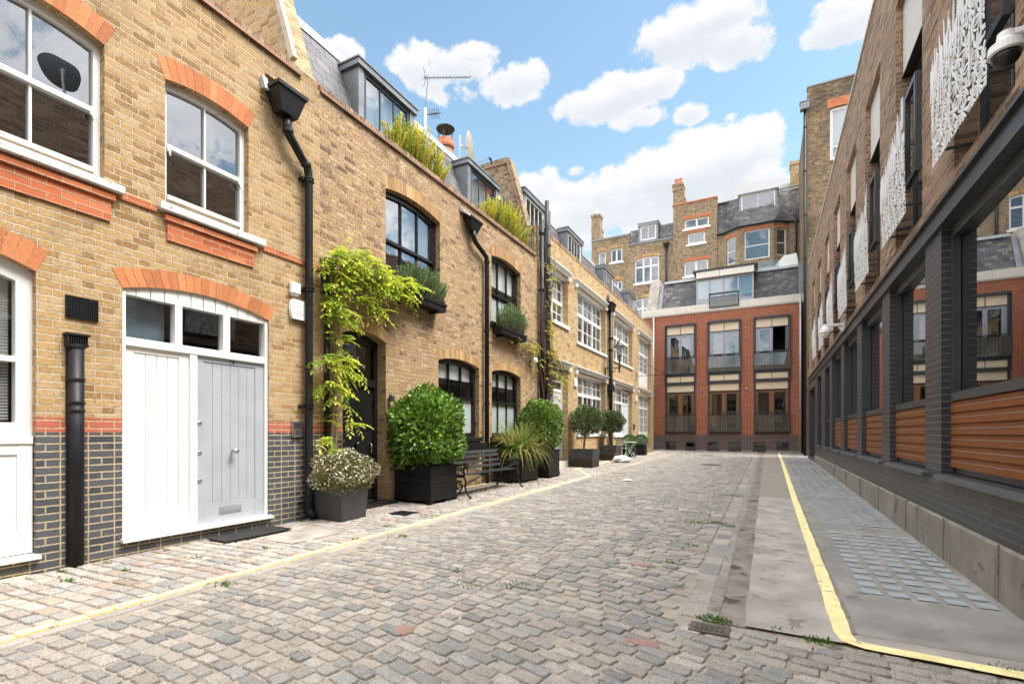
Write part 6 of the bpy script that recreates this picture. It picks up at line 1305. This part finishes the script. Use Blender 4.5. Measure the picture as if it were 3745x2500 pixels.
# ---- weeds in the joints
def weeds(spots, label):
    t_ = thing('weeds', label, 'weeds', (spots[0][0], spots[0][1], 0)); t_['kind'] = 'stuff'
    PP = []; n = 0
    for (x, y, r_, cnt) in spots:
        PP.append(np.stack([x + rng.normal(0, r_, cnt), y + rng.normal(0, r_ * .6, cnt), np.full(cnt, g(x, y) - .012)], 1))
    P = np.concatenate(PP); n = len(P); D = nrm(rnd(n) * .9 + [0, 0, 1]); leafmesh('foliage', P, D, rnd(n), rng.uniform(.015, .045, n), .010, pal(n, [(.12, .24, .03), (.18, .30, .05), (.10, .18, .03)]), m_leafs, t_)['kind'] = 'stuff'
weeds([(-6.0, 2.2, .03, 30), (-5.95, 2.55, .03, 26), (-5.6, 2.1, .05, 50), (-5.5, 2.5, .02, 20), (-5.95, 3.1, .02, 14), (-5.35, 3.1, .03, 24), (-5.1, 3.7, .03, 30), (-6.02, 4.95, .05, 80), (-4.5, 4.5, .04, 40), (-4.7, 5.3, .06, 60), (-4.65, 6.2, .08, 80), (-4.25, 2.7, .05, 50), (-4.1, 4.9, .04, 30), (-2.0, 3.9, .10, 60), (-2.35, 3.7, .1, 50), (-2.7, 4.0, .05, 30)], 'small green weeds growing between the stones by the left fronts')
weeds([(-.35, 3.9, .06, 160), (.05, 3.92, .04, 60), (.3, 3.84, .04, 90), (1.25, 3.9, .04, 60), (-.62, 7.8, .10, 110), (-.95, 7.7, .12, 120), (-.45, 7.6, .05, 60), (-.75, 6.2, .05, 40), (-.9, 5.3, .05, 30), (-.7, 11.0, .2, 80), (-.55, 13.6, .2, 70), (-1.3, 12.4, .25, 50), (-3.9, 14.5, .2, 60)], 'small green weeds in the stone joints along the right gutter')
# ================================================================== GROUND
def sheet(name, x0, x1, y0, y1, dz, mat, step=1.0, kind='structure', parent=None):
    mb = MB(); nx = max(1, int((x1 - x0) / step)); ny = max(1, int((y1 - y0) / step))
    xs = np.linspace(x0, x1, nx + 1); ys = np.linspace(y0, y1, ny + 1)
    mb.idx([(x, y, g(x, y) + dz) for y in ys for x in xs], [(j * (nx + 1) + i, j * (nx + 1) + i + 1, (j + 1) * (nx + 1) + i + 1, (j + 1) * (nx + 1) + i) for j in range(ny) for i in range(nx)])
    o = mb.build(name, mat, parent, smooth=True)
    if parent is None: tag(o, kind=kind)
    return o
mb = MB()
def gg(x, y): return g(min(max(x, -8), 4), max(y, -12))
xs = [-400, -60, -15] + list(np.arange(-8, 4.1, 1.0)) + [15, 60, 400]; ys = [-400, -60] + list(np.arange(-12, 45, 1.5)) + [60, 120, 400]
mb.idx([(x, y, gg(x, y) - .016) for y in ys for x in xs], [(j * len(xs) + i, j * len(xs) + i + 1, (j + 1) * len(xs) + i + 1, (j + 1) * len(xs) + i) for j in range(len(ys) - 1) for i in range(len(xs) - 1)])
tag(mb.build('ground', m_joint, smooth=True), kind='structure')

def setts(name, rows, cols, mat, h=.0, hj=.004, seed=1, fine=12.0, kind='structure', inset=.008, dome=.001):
    """rows = list of (list of (x0,x1), y0, y1, skew function)"""
    rr = random.Random(seed); V = []; Fc = []; C = []; 
    for (cells, y0, y1, sk) in rows:
        for (x0, x1) in cells:
            cx, cy = (x0 + x1) / 2, (y0 + y1) / 2; hx, hy = (x1 - x0) / 2 * rr.uniform(.94, 1.03), (y1 - y0) / 2 * rr.uniform(.90, 1.05); s0 = sk(cx, cy); m = (sk(cx + .05, cy) - sk(cx - .05, cy)) / .1
            rot = math.atan(m) + rr.gauss(0, .03); ca, sa = math.cos(rot), math.sin(rot); cy2 = cy + s0; zz = g(cx, cy2) + h + rr.uniform(-hj, hj); tx, ty = rr.gauss(0, .012), rr.gauss(0, .018)
            col = tint(rr.choice(cols), rr.uniform(.85, 1.15)); b = len(V); near = cy2 < fine
            if near: out = [(-1, -.74), (-.91, -.97), (-.4, -1), (.1, -.98), (.5, -1), (.92, -.96), (1, -.72), (1, .1), (1, .74), (.91, .96), (.45, 1), (-.05, .98), (-.5, 1), (-.92, .96), (-1, .72), (-.98, 0)]
            else: out = [(-1, -.6), (-.85, -1), (.85, -1), (1, -.6), (1, .6), (.85, 1), (-.85, 1), (-1, .6)]
            n = len(out); jit = [(1 + rr.gauss(0, .05), 1 + rr.gauss(0, .075)) for _ in out]
            for ring, (ins, dz) in enumerate(((0, -.03), (0, -.011), (inset * .5, -.002), (inset * 1.3, 0))):
                for (a, c), (ja, jc) in zip(out, jit):
                    px = a * ja * hx; py = c * jc * hy; l = math.hypot(px, py); k = max(.15, 1 - ins / l * (1.0 if ring < 3 else 1.2)); px *= k; py *= k
                    jz = rr.gauss(0, .0016) if (ring >= 2 and near) else 0
                    V.append((cx + px * ca - py * sa, cy2 + px * sa + py * ca, zz + dz + px * tx + py * ty + jz))
            V.append((cx, cy2, zz + dome))
            for r_ in range(3):
                for i in range(n): Fc.append((b + r_ * n + i, b + r_ * n + (i + 1) % n, b + (r_ + 1) * n + (i + 1) % n, b + (r_ + 1) * n + i)); C.append(col)
            for i in range(n): Fc.append((b + 3 * n + i, b + 3 * n + (i + 1) % n, b + 4 * n)); C.append(col)
    mb = MB(); mb.v = V; mb.f = Fc; mb.c = C; mb.m = [0] * len(Fc)
    o = mb.build(name, mat, smooth=True); tag(o, kind=kind); return o
def fill(x0, x1, lo, hi, gap, rr, edge=.0):
    x = x0 + rr.uniform(0, edge); out = []
    while x < x1 - .06:
        L = rr.uniform(lo, hi); L = min(L, x1 - x)
        if x1 - x - L < .09: L = x1 - x
        out.append((x + gap / 2, x + L - gap / 2)); x += L
    return out
rr = random.Random(21)
SET = [(0.278, 0.258, 0.229), (0.242, 0.235, 0.22), (0.299, 0.264, 0.229), (0.324, 0.293, 0.255), (0.206, 0.202, 0.191), (0.288, 0.25, 0.216), (0.258, 0.243, 0.22), (0.34, 0.308, 0.269), (0.242, 0.236, 0.223), (0.299, 0.265, 0.232), (0.309, 0.28, 0.246)]
rows = []; y = -4.0
_sx = np.linspace(-4.6, 2.6, 73); _sm = np.interp(_sx, [-4.6, -3.6, -2.2, -.8, -.2, .4, 2.6], [.10, .0, -.16, -.36, -.28, -.09, -.03]); _sc = np.concatenate([[0], np.cumsum((_sm[1:] + _sm[:-1]) / 2 * np.diff(_sx))])
def skew(x, y): f = min(1, max(0, (9.5 - y) / 5.5)); return float(np.interp(x, _sx, _sc)) * f + .012 * math.sin(x * 2.1 + y * .7)
while y < 32.9:
    p = rr.uniform(.094, .116); gp = rr.uniform(.007, .015)
    if y < 5.6:
        # the near rows run on in front of the concrete; keep clear of it
        cells = fill(-4.30, -2.2, .125, .19, gp + .006, rr, .1) + [c for c in fill(-2.2, 2.2, .14, .24, gp + .005, rr, .05) if (c[0] + c[1]) / 2 < -.66 or y + p + skew((c[0] + c[1]) / 2, y) < 3.83]
    else: cells = [c for c in fill(-4.30, -.60, .14, .235, gp, rr, .1)]
    cells = [c for c in cells if y + skew((c[0] + c[1]) / 2, y) > -3 and rr.random() > .012]
    rows.append((cells, y + gp / 2, y + p - gp / 2, skew)); y += p
allr = rows
setts('cobbled_road', allr, SET, m_sett, h=-.004, hj=.005, seed=5)
# a few odd red stones
setts('red_setts', [([(-2.30, -2.16)], 2.62, 2.74, lambda x, y: 0), ([(-.84, -.62)], 3.22, 3.32, lambda x, y: 0), ([(-1.25, -1.05)], 5.05, 5.16, lambda x, y: 0)], [(.32, .17, .13), (.30, .185, .155)], m_sett, h=.002, hj=.002, seed=3)
FOOT = [(0.324, 0.297, 0.261), (0.351, 0.31, 0.27), (0.351, 0.284, 0.234), (0.306, 0.288, 0.266), (0.369, 0.338, 0.297), (0.315, 0.252, 0.211), (0.333, 0.31, 0.284), (0.378, 0.32, 0.261), (0.279, 0.27, 0.257), (0.324, 0.306, 0.279)]
rows = []; y = -4.0; sk2 = lambda x, y: .05 * math.sin(y * .6) + .06 * (x + 5.3) + .012 * math.sin(x * 4 + y)
def blocked(x, y): return (-5.66 < x < -4.95 and 3.95 < y < 4.85) or (-5.35 < x < -5.03 and 6.0 < y < 6.45)
while y < 32.6:
    p = rr.uniform(.118, .15); gp = rr.uniform(.014, .026); x1 = -4.52 if y < 13.3 else -4.34
    rows.append(([c for c in fill(-6.14, x1, .16, .27, gp + .004, rr, .04) if not blocked((c[0] + c[1]) / 2, y + sk2((c[0] + c[1]) / 2, y))], y + gp / 2, y + p - gp / 2, sk2)); y += p
setts('cobbled_footway', rows, FOOT, m_sett, h=-.002, hj=.004, seed=6)
# kerb line painted yellow along the left footway, turning to the wall past the planters
rows = []; y = -4.0
mb = MB(); rk = random.Random(31)
def along(pts, lo, hi, wid, cols, name, mat, h, kind='structure', skip=0):
    V = MB(); 
    for (p, q) in zip(pts, pts[1:]):
        d = math.hypot(q[0] - p[0], q[1] - p[1]); ux, uy = (q[0] - p[0]) / d, (q[1] - p[1]) / d; s = 0
        while s < d - .03:
            L = min(rk.uniform(lo, hi), d - s); a, b = s + .004, s + L - .004; off = rk.uniform(-.008, .008); w0, w1 = wid * rk.uniform(.9, 1.08) / 2, wid * rk.uniform(.9, 1.08) / 2; V.cc = tint(rk.choice(cols), rk.uniform(.9, 1.08))
            if rk.random() >= skip:
                cs = []
                for (t_, w) in ((a, -w0), (a + (b - a) * .5, -(w0 + w1) / 2 * rk.uniform(.94, 1.06)), (b, -w1), (b, w1), (a + (b - a) * .5, (w0 + w1) / 2 * rk.uniform(.94, 1.06)), (a, w0)): cs.append((p[0] + ux * t_ - uy * (w + off), p[1] + uy * t_ + ux * (w + off)))
                hz = h + rk.uniform(-.003, .003); n = len(cs); cxm = sum(c[0] for c in cs) / n; cym = sum(c[1] for c in cs) / n
                V.idx([(x, y, g(x, y) - .03) for x, y in cs] + [(x, y, g(x, y) + hz - .006) for x, y in cs] + [(x + (cxm - x) * .07, y + (cym - y) * .07, g(x, y) + hz) for x, y in cs], [tuple(range(2 * n, 3 * n))] + [(r_ * n + i, r_ * n + (i + 1) % n, (r_ + 1) * n + (i + 1) % n, (r_ + 1) * n + i) for r_ in range(2) for i in range(n)])
            s += L
    o = V.build(name, mat); tag(o, kind=kind); return o
along([(-4.47, -4), (-4.44, 13.35), (-5.55, 15.35)], .12, .26, .08, [(.8, .7, .4)], 'yellow_line', m_yellow, .004)
along([(-4.355, -4), (-4.345, 13.3)], .25, .5, .10, [(.36, .32, .28), (.30, .275, .25)], 'kerb', m_sett, -.008)
along([(-4.40, 13.5), (-4.42, 31.5)], .25, .5, .12, [(.36, .32, .28), (.40, .36, .31)], 'kerb', m_sett, -.004)
along([(-6.09, -4), (-6.09, 2.2)], .2, .3, .08, [(.8, .7, .4)], 'yellow_line', m_yellow, .003, skip=.55)
along([(-6.04, 5.95), (-6.04, 6.9)], .2, .4, .06, [(.8, .7, .4)], 'yellow_line', m_yellow, .006); along([(-6.06, 8.1), (-6.06, 10.5)], .3, .5, .07, [(.8, .7, .4)], 'yellow_line', m_yellow, .006)
along([(-5.6, 15.3), (-5.55, 15.8)], .2, .3, .08, [(.8, .7, .4)], 'yellow_line', m_yellow, .004); along([(-5.5, 17.2), (-5.62, 19.3)], .3, .5, .08, [(.8, .7, .4)], 'yellow_line', m_yellow, .004); along([(-5.45, 25.2), (-5.6, 30.4)], .3, .5, .08, [(.8, .7, .4)], 'yellow_line', m_yellow, .004)
# right side: edge setts, gutter, apron, yellow line, pavement
along([(-.50, 3.9), (-.50, 32.6)], .18, .40, .17, SET, 'kerb', m_sett, -.004)
def ribbon(name, fx0, fx1, y0, y1, dz, mat, n=120, seed=0, amp=.01):
    mb = MB(); r2 = random.Random(seed); ys = np.linspace(y0, y1, n); pr = None; w0 = w1 = 0
    for y in ys:
        w0 = w0 * .85 + r2.uniform(-amp, amp) * .5; w1 = w1 * .85 + r2.uniform(-amp, amp) * .5; cur = ((fx0 + w0, y, g(fx0, y) + dz), (fx1 + w1, y, g(fx1, y) + dz))
        if pr: mb.face([pr[0], pr[1], cur[1], cur[0]])
        pr = cur
    o = mb.build(name, mat); tag(o, kind='structure'); return o
ribbon('gutter', -.41, -.10, 3.86, 32.5, -.009, m_gutter, 110, 3, .014)
ribbon('concrete_edge', -.42, -.33, 3.86, 32.5, -.003, m_conc, 110, 5, .014)
ribbon('concrete_apron', -.14, .47, 3.86, 11.1, .004, m_conc2, 90, 7, .008); ribbon('concrete_apron', -.14, .47, 11.11, 32.1, .004, paint('brown_apron_concrete', (.25, .215, .175), .85, var=.16, scale=1.5, bump=.003, bscale=90), 200, 9, .006)
sheet('pavement', .52, 1.71, 4.05, 32.9, .006, m_conc3, .5); sheet('pavement', -.05, 1.68, 32.1, 32.9, .002, m_conc3, .4)
def pave_strip(name, x0, x1, y0, y1, dz, mat): return sheet(name, x0, x1, y0, y1, dz, mat, .3)
pave_strip('pavement_edge', .52, 2.4, 3.86, 4.048, .005, m_conc2)
ribbon('pavement_joint', .505, .545, 4.05, 32.1, .0105, m_gutter, 200, 11, .005)
mb = MB()
for y in (8.25, 12.05, 16.4, 20.3, 24.2, 28.1): mb.idx([(x, yy, g(x, yy) + .0102) for x, yy in ((.545, y), (1.69, y), (1.69, y + .012), (.545, y + .012))], [(0, 1, 2, 3)])
tag(mb.build('pavement_joint', m_gutter), kind='structure')
def yellow(pts, w, seed, h):
    mb = MB(); r2 = random.Random(seed); L, Rr = [], []
    P = []
    for (p, q) in zip(pts, pts[1:]):
        d = math.hypot(q[0] - p[0], q[1] - p[1]); n = max(2, int(d / .07))
        P += [(p[0] + (q[0] - p[0]) * i / n, p[1] + (q[1] - p[1]) * i / n) for i in range(n)]
    P.append(pts[-1]); e0 = e1 = 0
    for i, p in enumerate(P):
        a, b = P[max(0, i - 1)], P[min(len(P) - 1, i + 1)]; d = math.hypot(b[0] - a[0], b[1] - a[1]); nx, ny = -(b[1] - a[1]) / d, (b[0] - a[0]) / d; e0 = e0 * .5 + r2.uniform(-.004, .004); e1 = e1 * .5 + r2.uniform(-.004, .004)
        L.append((p[0] + nx * (w / 2 + e0), p[1] + ny * (w / 2 + e0))); Rr.append((p[0] - nx * (w / 2 + e1), p[1] - ny * (w / 2 + e1)))
    for i in range(len(P) - 1): mb.face([(q[0], q[1], g(q[0], q[1]) + h) for q in (L[i], Rr[i], Rr[i + 1], L[i + 1])])
    o = mb.build('yellow_line', m_yellow); tag(o, kind='structure')
yellow([(.58, 32.1), (.47, 11), (.46, 4.02), (.48, 3.90), (.56, 3.86), (1.3, 3.82), (2.4, 3.76)], .105, 4, .0112)
mb = MB(); mb.idx([(x, y, g(x, y) + .006) for x, y in ((-.65, 31.9), (-.5, 31.9), (-.5, 32.8), (-.65, 32.8))], [(0, 1, 2, 3)]); tag(mb.build('yellow_line', m_yellow), kind='structure')
# pavement lights: cast concrete panels of small glass blocks
rr = random.Random(17); first = None
for gi, (ya, yb) in enumerate(((5.08, 8.0), (8.5, 11.85), (12.4, 16.1), (16.6, 20.1), (20.6, 24.0))):
    n = int((yb - ya) / .222); t_ = thing('pavement_light', ('panel of small glass pavement lights, nearest one on the right pavement', 'panel of glass pavement lights, second from the near end', 'panel of glass pavement lights in the middle of the row', 'panel of glass pavement lights, fourth along the pavement', 'panel of glass pavement lights, farthest along the pavement')[gi], 'pavement light', (1.15, (ya + yb) / 2, g(1.15, (ya + yb) / 2)), 'pavement lights along the right')
    for j in range(n):
        for i in range(5):
            x = .72 + i * .185; y = ya + j * .222; q = rr.uniform(0, .004); mb = MB(); mb.idx([(a, b, g(a, b) + .0095 + q) for a, b in ((x + rr.uniform(0, .008), y), (x + .135, y + rr.uniform(0, .008)), (x + .135 + rr.uniform(-.006, .006), y + .135), (x, y + .135 + rr.uniform(-.008, .008)))], [(0, 1, 2, 3)]); mb.build('glass_block', m_tileglass, t_)
# iron covers
def cover(lab, x, y, sx, sy, grid=0, mat=None, name='drain_cover', cat='drain cover', dz=.004):
    t_ = thing(name, lab, cat, (x, y, g(x, y))); mb = MB(); z = g(x, y) + dz; mb.box(x - sx, x + sx, y - sy, y + sy, z - .03, z); mb.build('plate', mat or m_ironw, t_)
    mb = MB(); 
    for q in ((x - sx - .03, x - sx - .001, y - sy - .03, y + sy + .03), (x + sx + .001, x + sx + .03, y - sy - .03, y + sy + .03), (x - sx - .001, x + sx + .001, y - sy - .03, y - sy - .001), (x - sx - .001, x + sx + .001, y + sy + .001, y + sy + .03)): mb.box(*q, z - .03, z + .002)
    mb.build('rim', mat or m_ironw, t_)
    if grid:
        mb = MB()
        for i in range(grid):
            xx = x - sx + (i + .5) * 2 * sx / grid
            for j in range(3): yy = y - sy + (j + .5) * 2 * sy / 3; mb.box(xx - sx / grid * .7, xx + sx / grid * .7, yy - sy / 3 * .6, yy + sy / 3 * .6, z + .0005, z + .007)
        mb.build('raised_pattern', mat or m_ironw, t_)
cover('small square black iron cover on the footway before the large laurel planter', -5.19, 6.22, .14, .13, 0, m_iron)
cover('rusty patterned iron gully cover by the near corner of the concrete apron', -.36, 3.70, .10, .06, 6)
cover('rectangular iron manhole in the far part of the cobbled road', -1.85, 19.4, .30, .25, 5); cover('small iron cover at the far end of the cobbled road', -2.7, 26.5, .3, .22, 4)
cover('pale concrete inspection slab beside the rubber door mat', -5.31, 4.40, .30, .40, 0, m_conc2, dz=-.004)
t_ = thing('paper_scrap', 'scrap of white litter lying on the far cobbles', 'litter', (-3.2, 12.6, g(-3.2, 12.6))); mb = MB(); z = g(-3.2, 12.6); mb.idx([(-3.32, 12.55, z + .012), (-3.1, 12.5, z + .03), (-3.04, 12.68, z + .014), (-3.25, 12.72, z + .035), (-3.18, 12.6, z + .06)], [(0, 1, 4), (1, 2, 4), (2, 3, 4), (3, 0, 4)]); mb.build('paper', m_plast, t_)
mb = MB(); mb.bx(FE(33.0), -.05, 1.7, .0, .28, -.1, .25); tag(mb.build('end_step', m_conc3), kind='structure')
# ================================================================== CAMERA, SUN, SKY
cam = bpy.data.cameras.new('camera'); co = bpy.data.objects.new('camera', cam); COL.objects.link(co)
co.location = (0, 0, 1.30); co.rotation_euler = (R(90), 0, R(27.39)); cam.sensor_width = 36; cam.lens = 17.318; cam.shift_y = (993 - 784) / 2349; cam.clip_end = 2000; cam.clip_start = .05
S.camera = co
EL, AZ = R(60), R(12)     # sun over the right-hand roofs, a little ahead
sd = Vector((math.cos(EL) * math.cos(AZ), math.cos(EL) * math.sin(AZ), math.sin(EL)))
sl = bpy.data.lights.new('sun', 'SUN'); sl.energy = 2.45; sl.angle = R(28); sl.color = (1, .95, .87); so = bpy.data.objects.new('sun', sl); COL.objects.link(so)
so.rotation_euler = (-sd).to_track_quat('-Z', 'Y').to_euler()
w = bpy.data.worlds.new('World'); S.world = w; w.use_nodes = True; nt = w.node_tree; nt.nodes.clear()
class WN(NT):
    def __init__(s): s.t = nt; s.n = nt.nodes; s.l = nt.links
q = WN(); out = q.n.new('ShaderNodeOutputWorld'); bg = q.n.new('ShaderNodeBackground'); q.l.new(bg.outputs[0], out.inputs[0])
sky = q.n.new('ShaderNodeTexSky'); sky.sky_type = 'NISHITA'; sky.sun_disc = False; sky.sun_elevation = EL; sky.sun_rotation = math.atan2(sd.x, sd.y); sky.air_density = 1.0; sky.dust_density = .6; sky.ozone_density = 1.2
tc = q.n.new('ShaderNodeTexCoord'); d = tc.outputs['Generated']; sp = q.n.new('ShaderNodeSeparateXYZ'); q.l.new(d, sp.inputs[0])
az = q.M('ARCTAN2', sp.outputs[0], sp.outputs[1]); el = q.M('ARCSINE', sp.outputs[2])
wob = q.noise(d, 9, 6, .62); wob2 = q.noise(d, 2.2, 3, .55); fine = q.noise(d, 24, 4, .65)
CL = [(-0.6442, 0.6286, 0.073, 0.0354, 1.3), (-0.5659, 0.6391, 0.0658, 0.0273, 1.2), (-0.482, 0.6149, 0.0707, 0.0283, 1.2), (-0.5965, 0.5997, 0.0523, 0.018, 0.7), (-0.4334, 0.6261, 0.0353, 0.0232, 1.0), (-0.5483, 0.6566, 0.044, 0.0138, 0.9), (-0.806, 0.6326, 0.0333, 0.0163, 1.1), (-0.1179, 0.65, 0.116, 0.041, 1.5), (-0.0428, 0.6191, 0.0655, 0.0266, 1.3), (-0.1813, 0.6498, 0.0647, 0.0268, 1.2), (-0.0873, 0.6674, 0.0831, 0.0227, 1.2), (-0.2557, 0.5914, 0.0798, 0.0345, 1.4), (-0.3153, 0.5786, 0.0731, 0.0275, 1.2), (-0.1894, 0.598, 0.0488, 0.0232, 1.1), (-0.2306, 0.5552, 0.0582, 0.0186, 0.9), (-0.1296, 0.5475, 0.0313, 0.017, 1.1), (-0.0633, 0.5298, 0.0133, 0.0066, 0.5), (0.1174, 0.6021, 0.0668, 0.0299, 1.5), (0.1082, 0.6271, 0.043, 0.0145, 1.2), (-0.1025, 0.4608, 0.145, 0.0627, 1.5), (-0.1976, 0.4534, 0.1382, 0.0481, 1.4), (-0.0283, 0.4798, 0.0646, 0.0376, 1.2), (-0.324, 0.4362, 0.1204, 0.0323, 1.2), (-0.2811, 0.4043, 0.2182, 0.033, 1.3), (-0.007, 0.4178, 0.0562, 0.0395, 1.2), (-0.4202, 0.4616, 0.0529, 0.0283, 0.9), (-0.4157, 0.4811, 0.0423, 0.0111, 0.55), (-0.3456, 0.4852, 0.0226, 0.0082, 0.5), (-0.2389, 0.3677, 0.1658, 0.0225, 1.0)]
acc = None; top = None
for (a, e, ra, re, gn) in CL:
    x = q.M('DIVIDE', q.M('SUBTRACT', az, a), ra * 1.1); y = q.M('DIVIDE', q.M('SUBTRACT', el, e), re * 1.12)
    v = q.M('MULTIPLY', q.M('SUBTRACT', 1.0, q.M('ADD', q.M('MULTIPLY', x, x), q.M('MULTIPLY', y, y))), gn)
    acc = v if acc is None else q.M('MAXIMUM', acc, v); sh = q.M('MULTIPLY', q.M('MAXIMUM', v, 0.0), y); top = sh if top is None else q.M('ADD', top, sh)
# added out-of-view cumulus, brightened as fill light, also seen in reflections
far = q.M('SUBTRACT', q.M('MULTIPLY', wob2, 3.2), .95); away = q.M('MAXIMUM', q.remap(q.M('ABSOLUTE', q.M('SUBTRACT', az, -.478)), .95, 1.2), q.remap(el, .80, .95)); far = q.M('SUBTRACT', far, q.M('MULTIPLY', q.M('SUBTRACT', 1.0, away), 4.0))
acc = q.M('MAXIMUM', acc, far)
m = q.M('ADD', acc, q.M('ADD', q.M('MULTIPLY', q.M('SUBTRACT', wob, .5), 3.4), q.M('MULTIPLY', q.M('SUBTRACT', fine, .5), 2.3)))
mask = q.remap(m, .0, .6)
bright = q.remap(q.M('ADD', q.M('ADD', q.M('MULTIPLY', top, .55), q.M('MULTIPLY', q.M('SUBTRACT', wob, .5), 1.6)), q.M('MULTIPLY', m, -.28)), -.75, .15)
ccol = q.mix(bright, (.295, .31, .335), (.37, .373, .378))
ccol = q.mix(away, ccol, q.mix(q.remap(el, .45, .95), q.mix(bright, (.5, .52, .56), (.95, .96, .98)), q.mix(bright, (.9, .92, .96), (2.15, 2.16, 2.18))))  # unseen clouds overhead and behind get raised brightness for fill
sc = q.mix(1.0, sky.outputs[0], (.105, .116, .106), 'MULTIPLY')
veil = q.remap(sp.outputs[2], .0, .75, .55, .0)
sc = q.mix(veil, q.mix(1.0, sc, (1.04, 1.0, .94), 'MULTIPLY'), (.22, .33, .40))
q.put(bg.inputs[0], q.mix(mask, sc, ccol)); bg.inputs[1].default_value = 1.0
S.view_settings.view_transform = 'Standard'; S.view_settings.look = 'None'; S.view_settings.gamma = 1; S.view_settings.exposure = 1.45
S.render.engine = 'CYCLES'; S.cycles.max_bounces = 8; S.cycles.diffuse_bounces = 4; S.cycles.glossy_bounces = 4; S.cycles.transparent_max_bounces = 16; S.cycles.caustics_reflective = False; S.cycles.caustics_refractive = False
S.render.resolution_x = 1024; S.render.resolution_y = 683
for o in list(COL.objects):
    if o.type == 'MESH' and o.parent is None and 'label' not in o and 'kind' not in o: print('UNTAGGED', o.name)
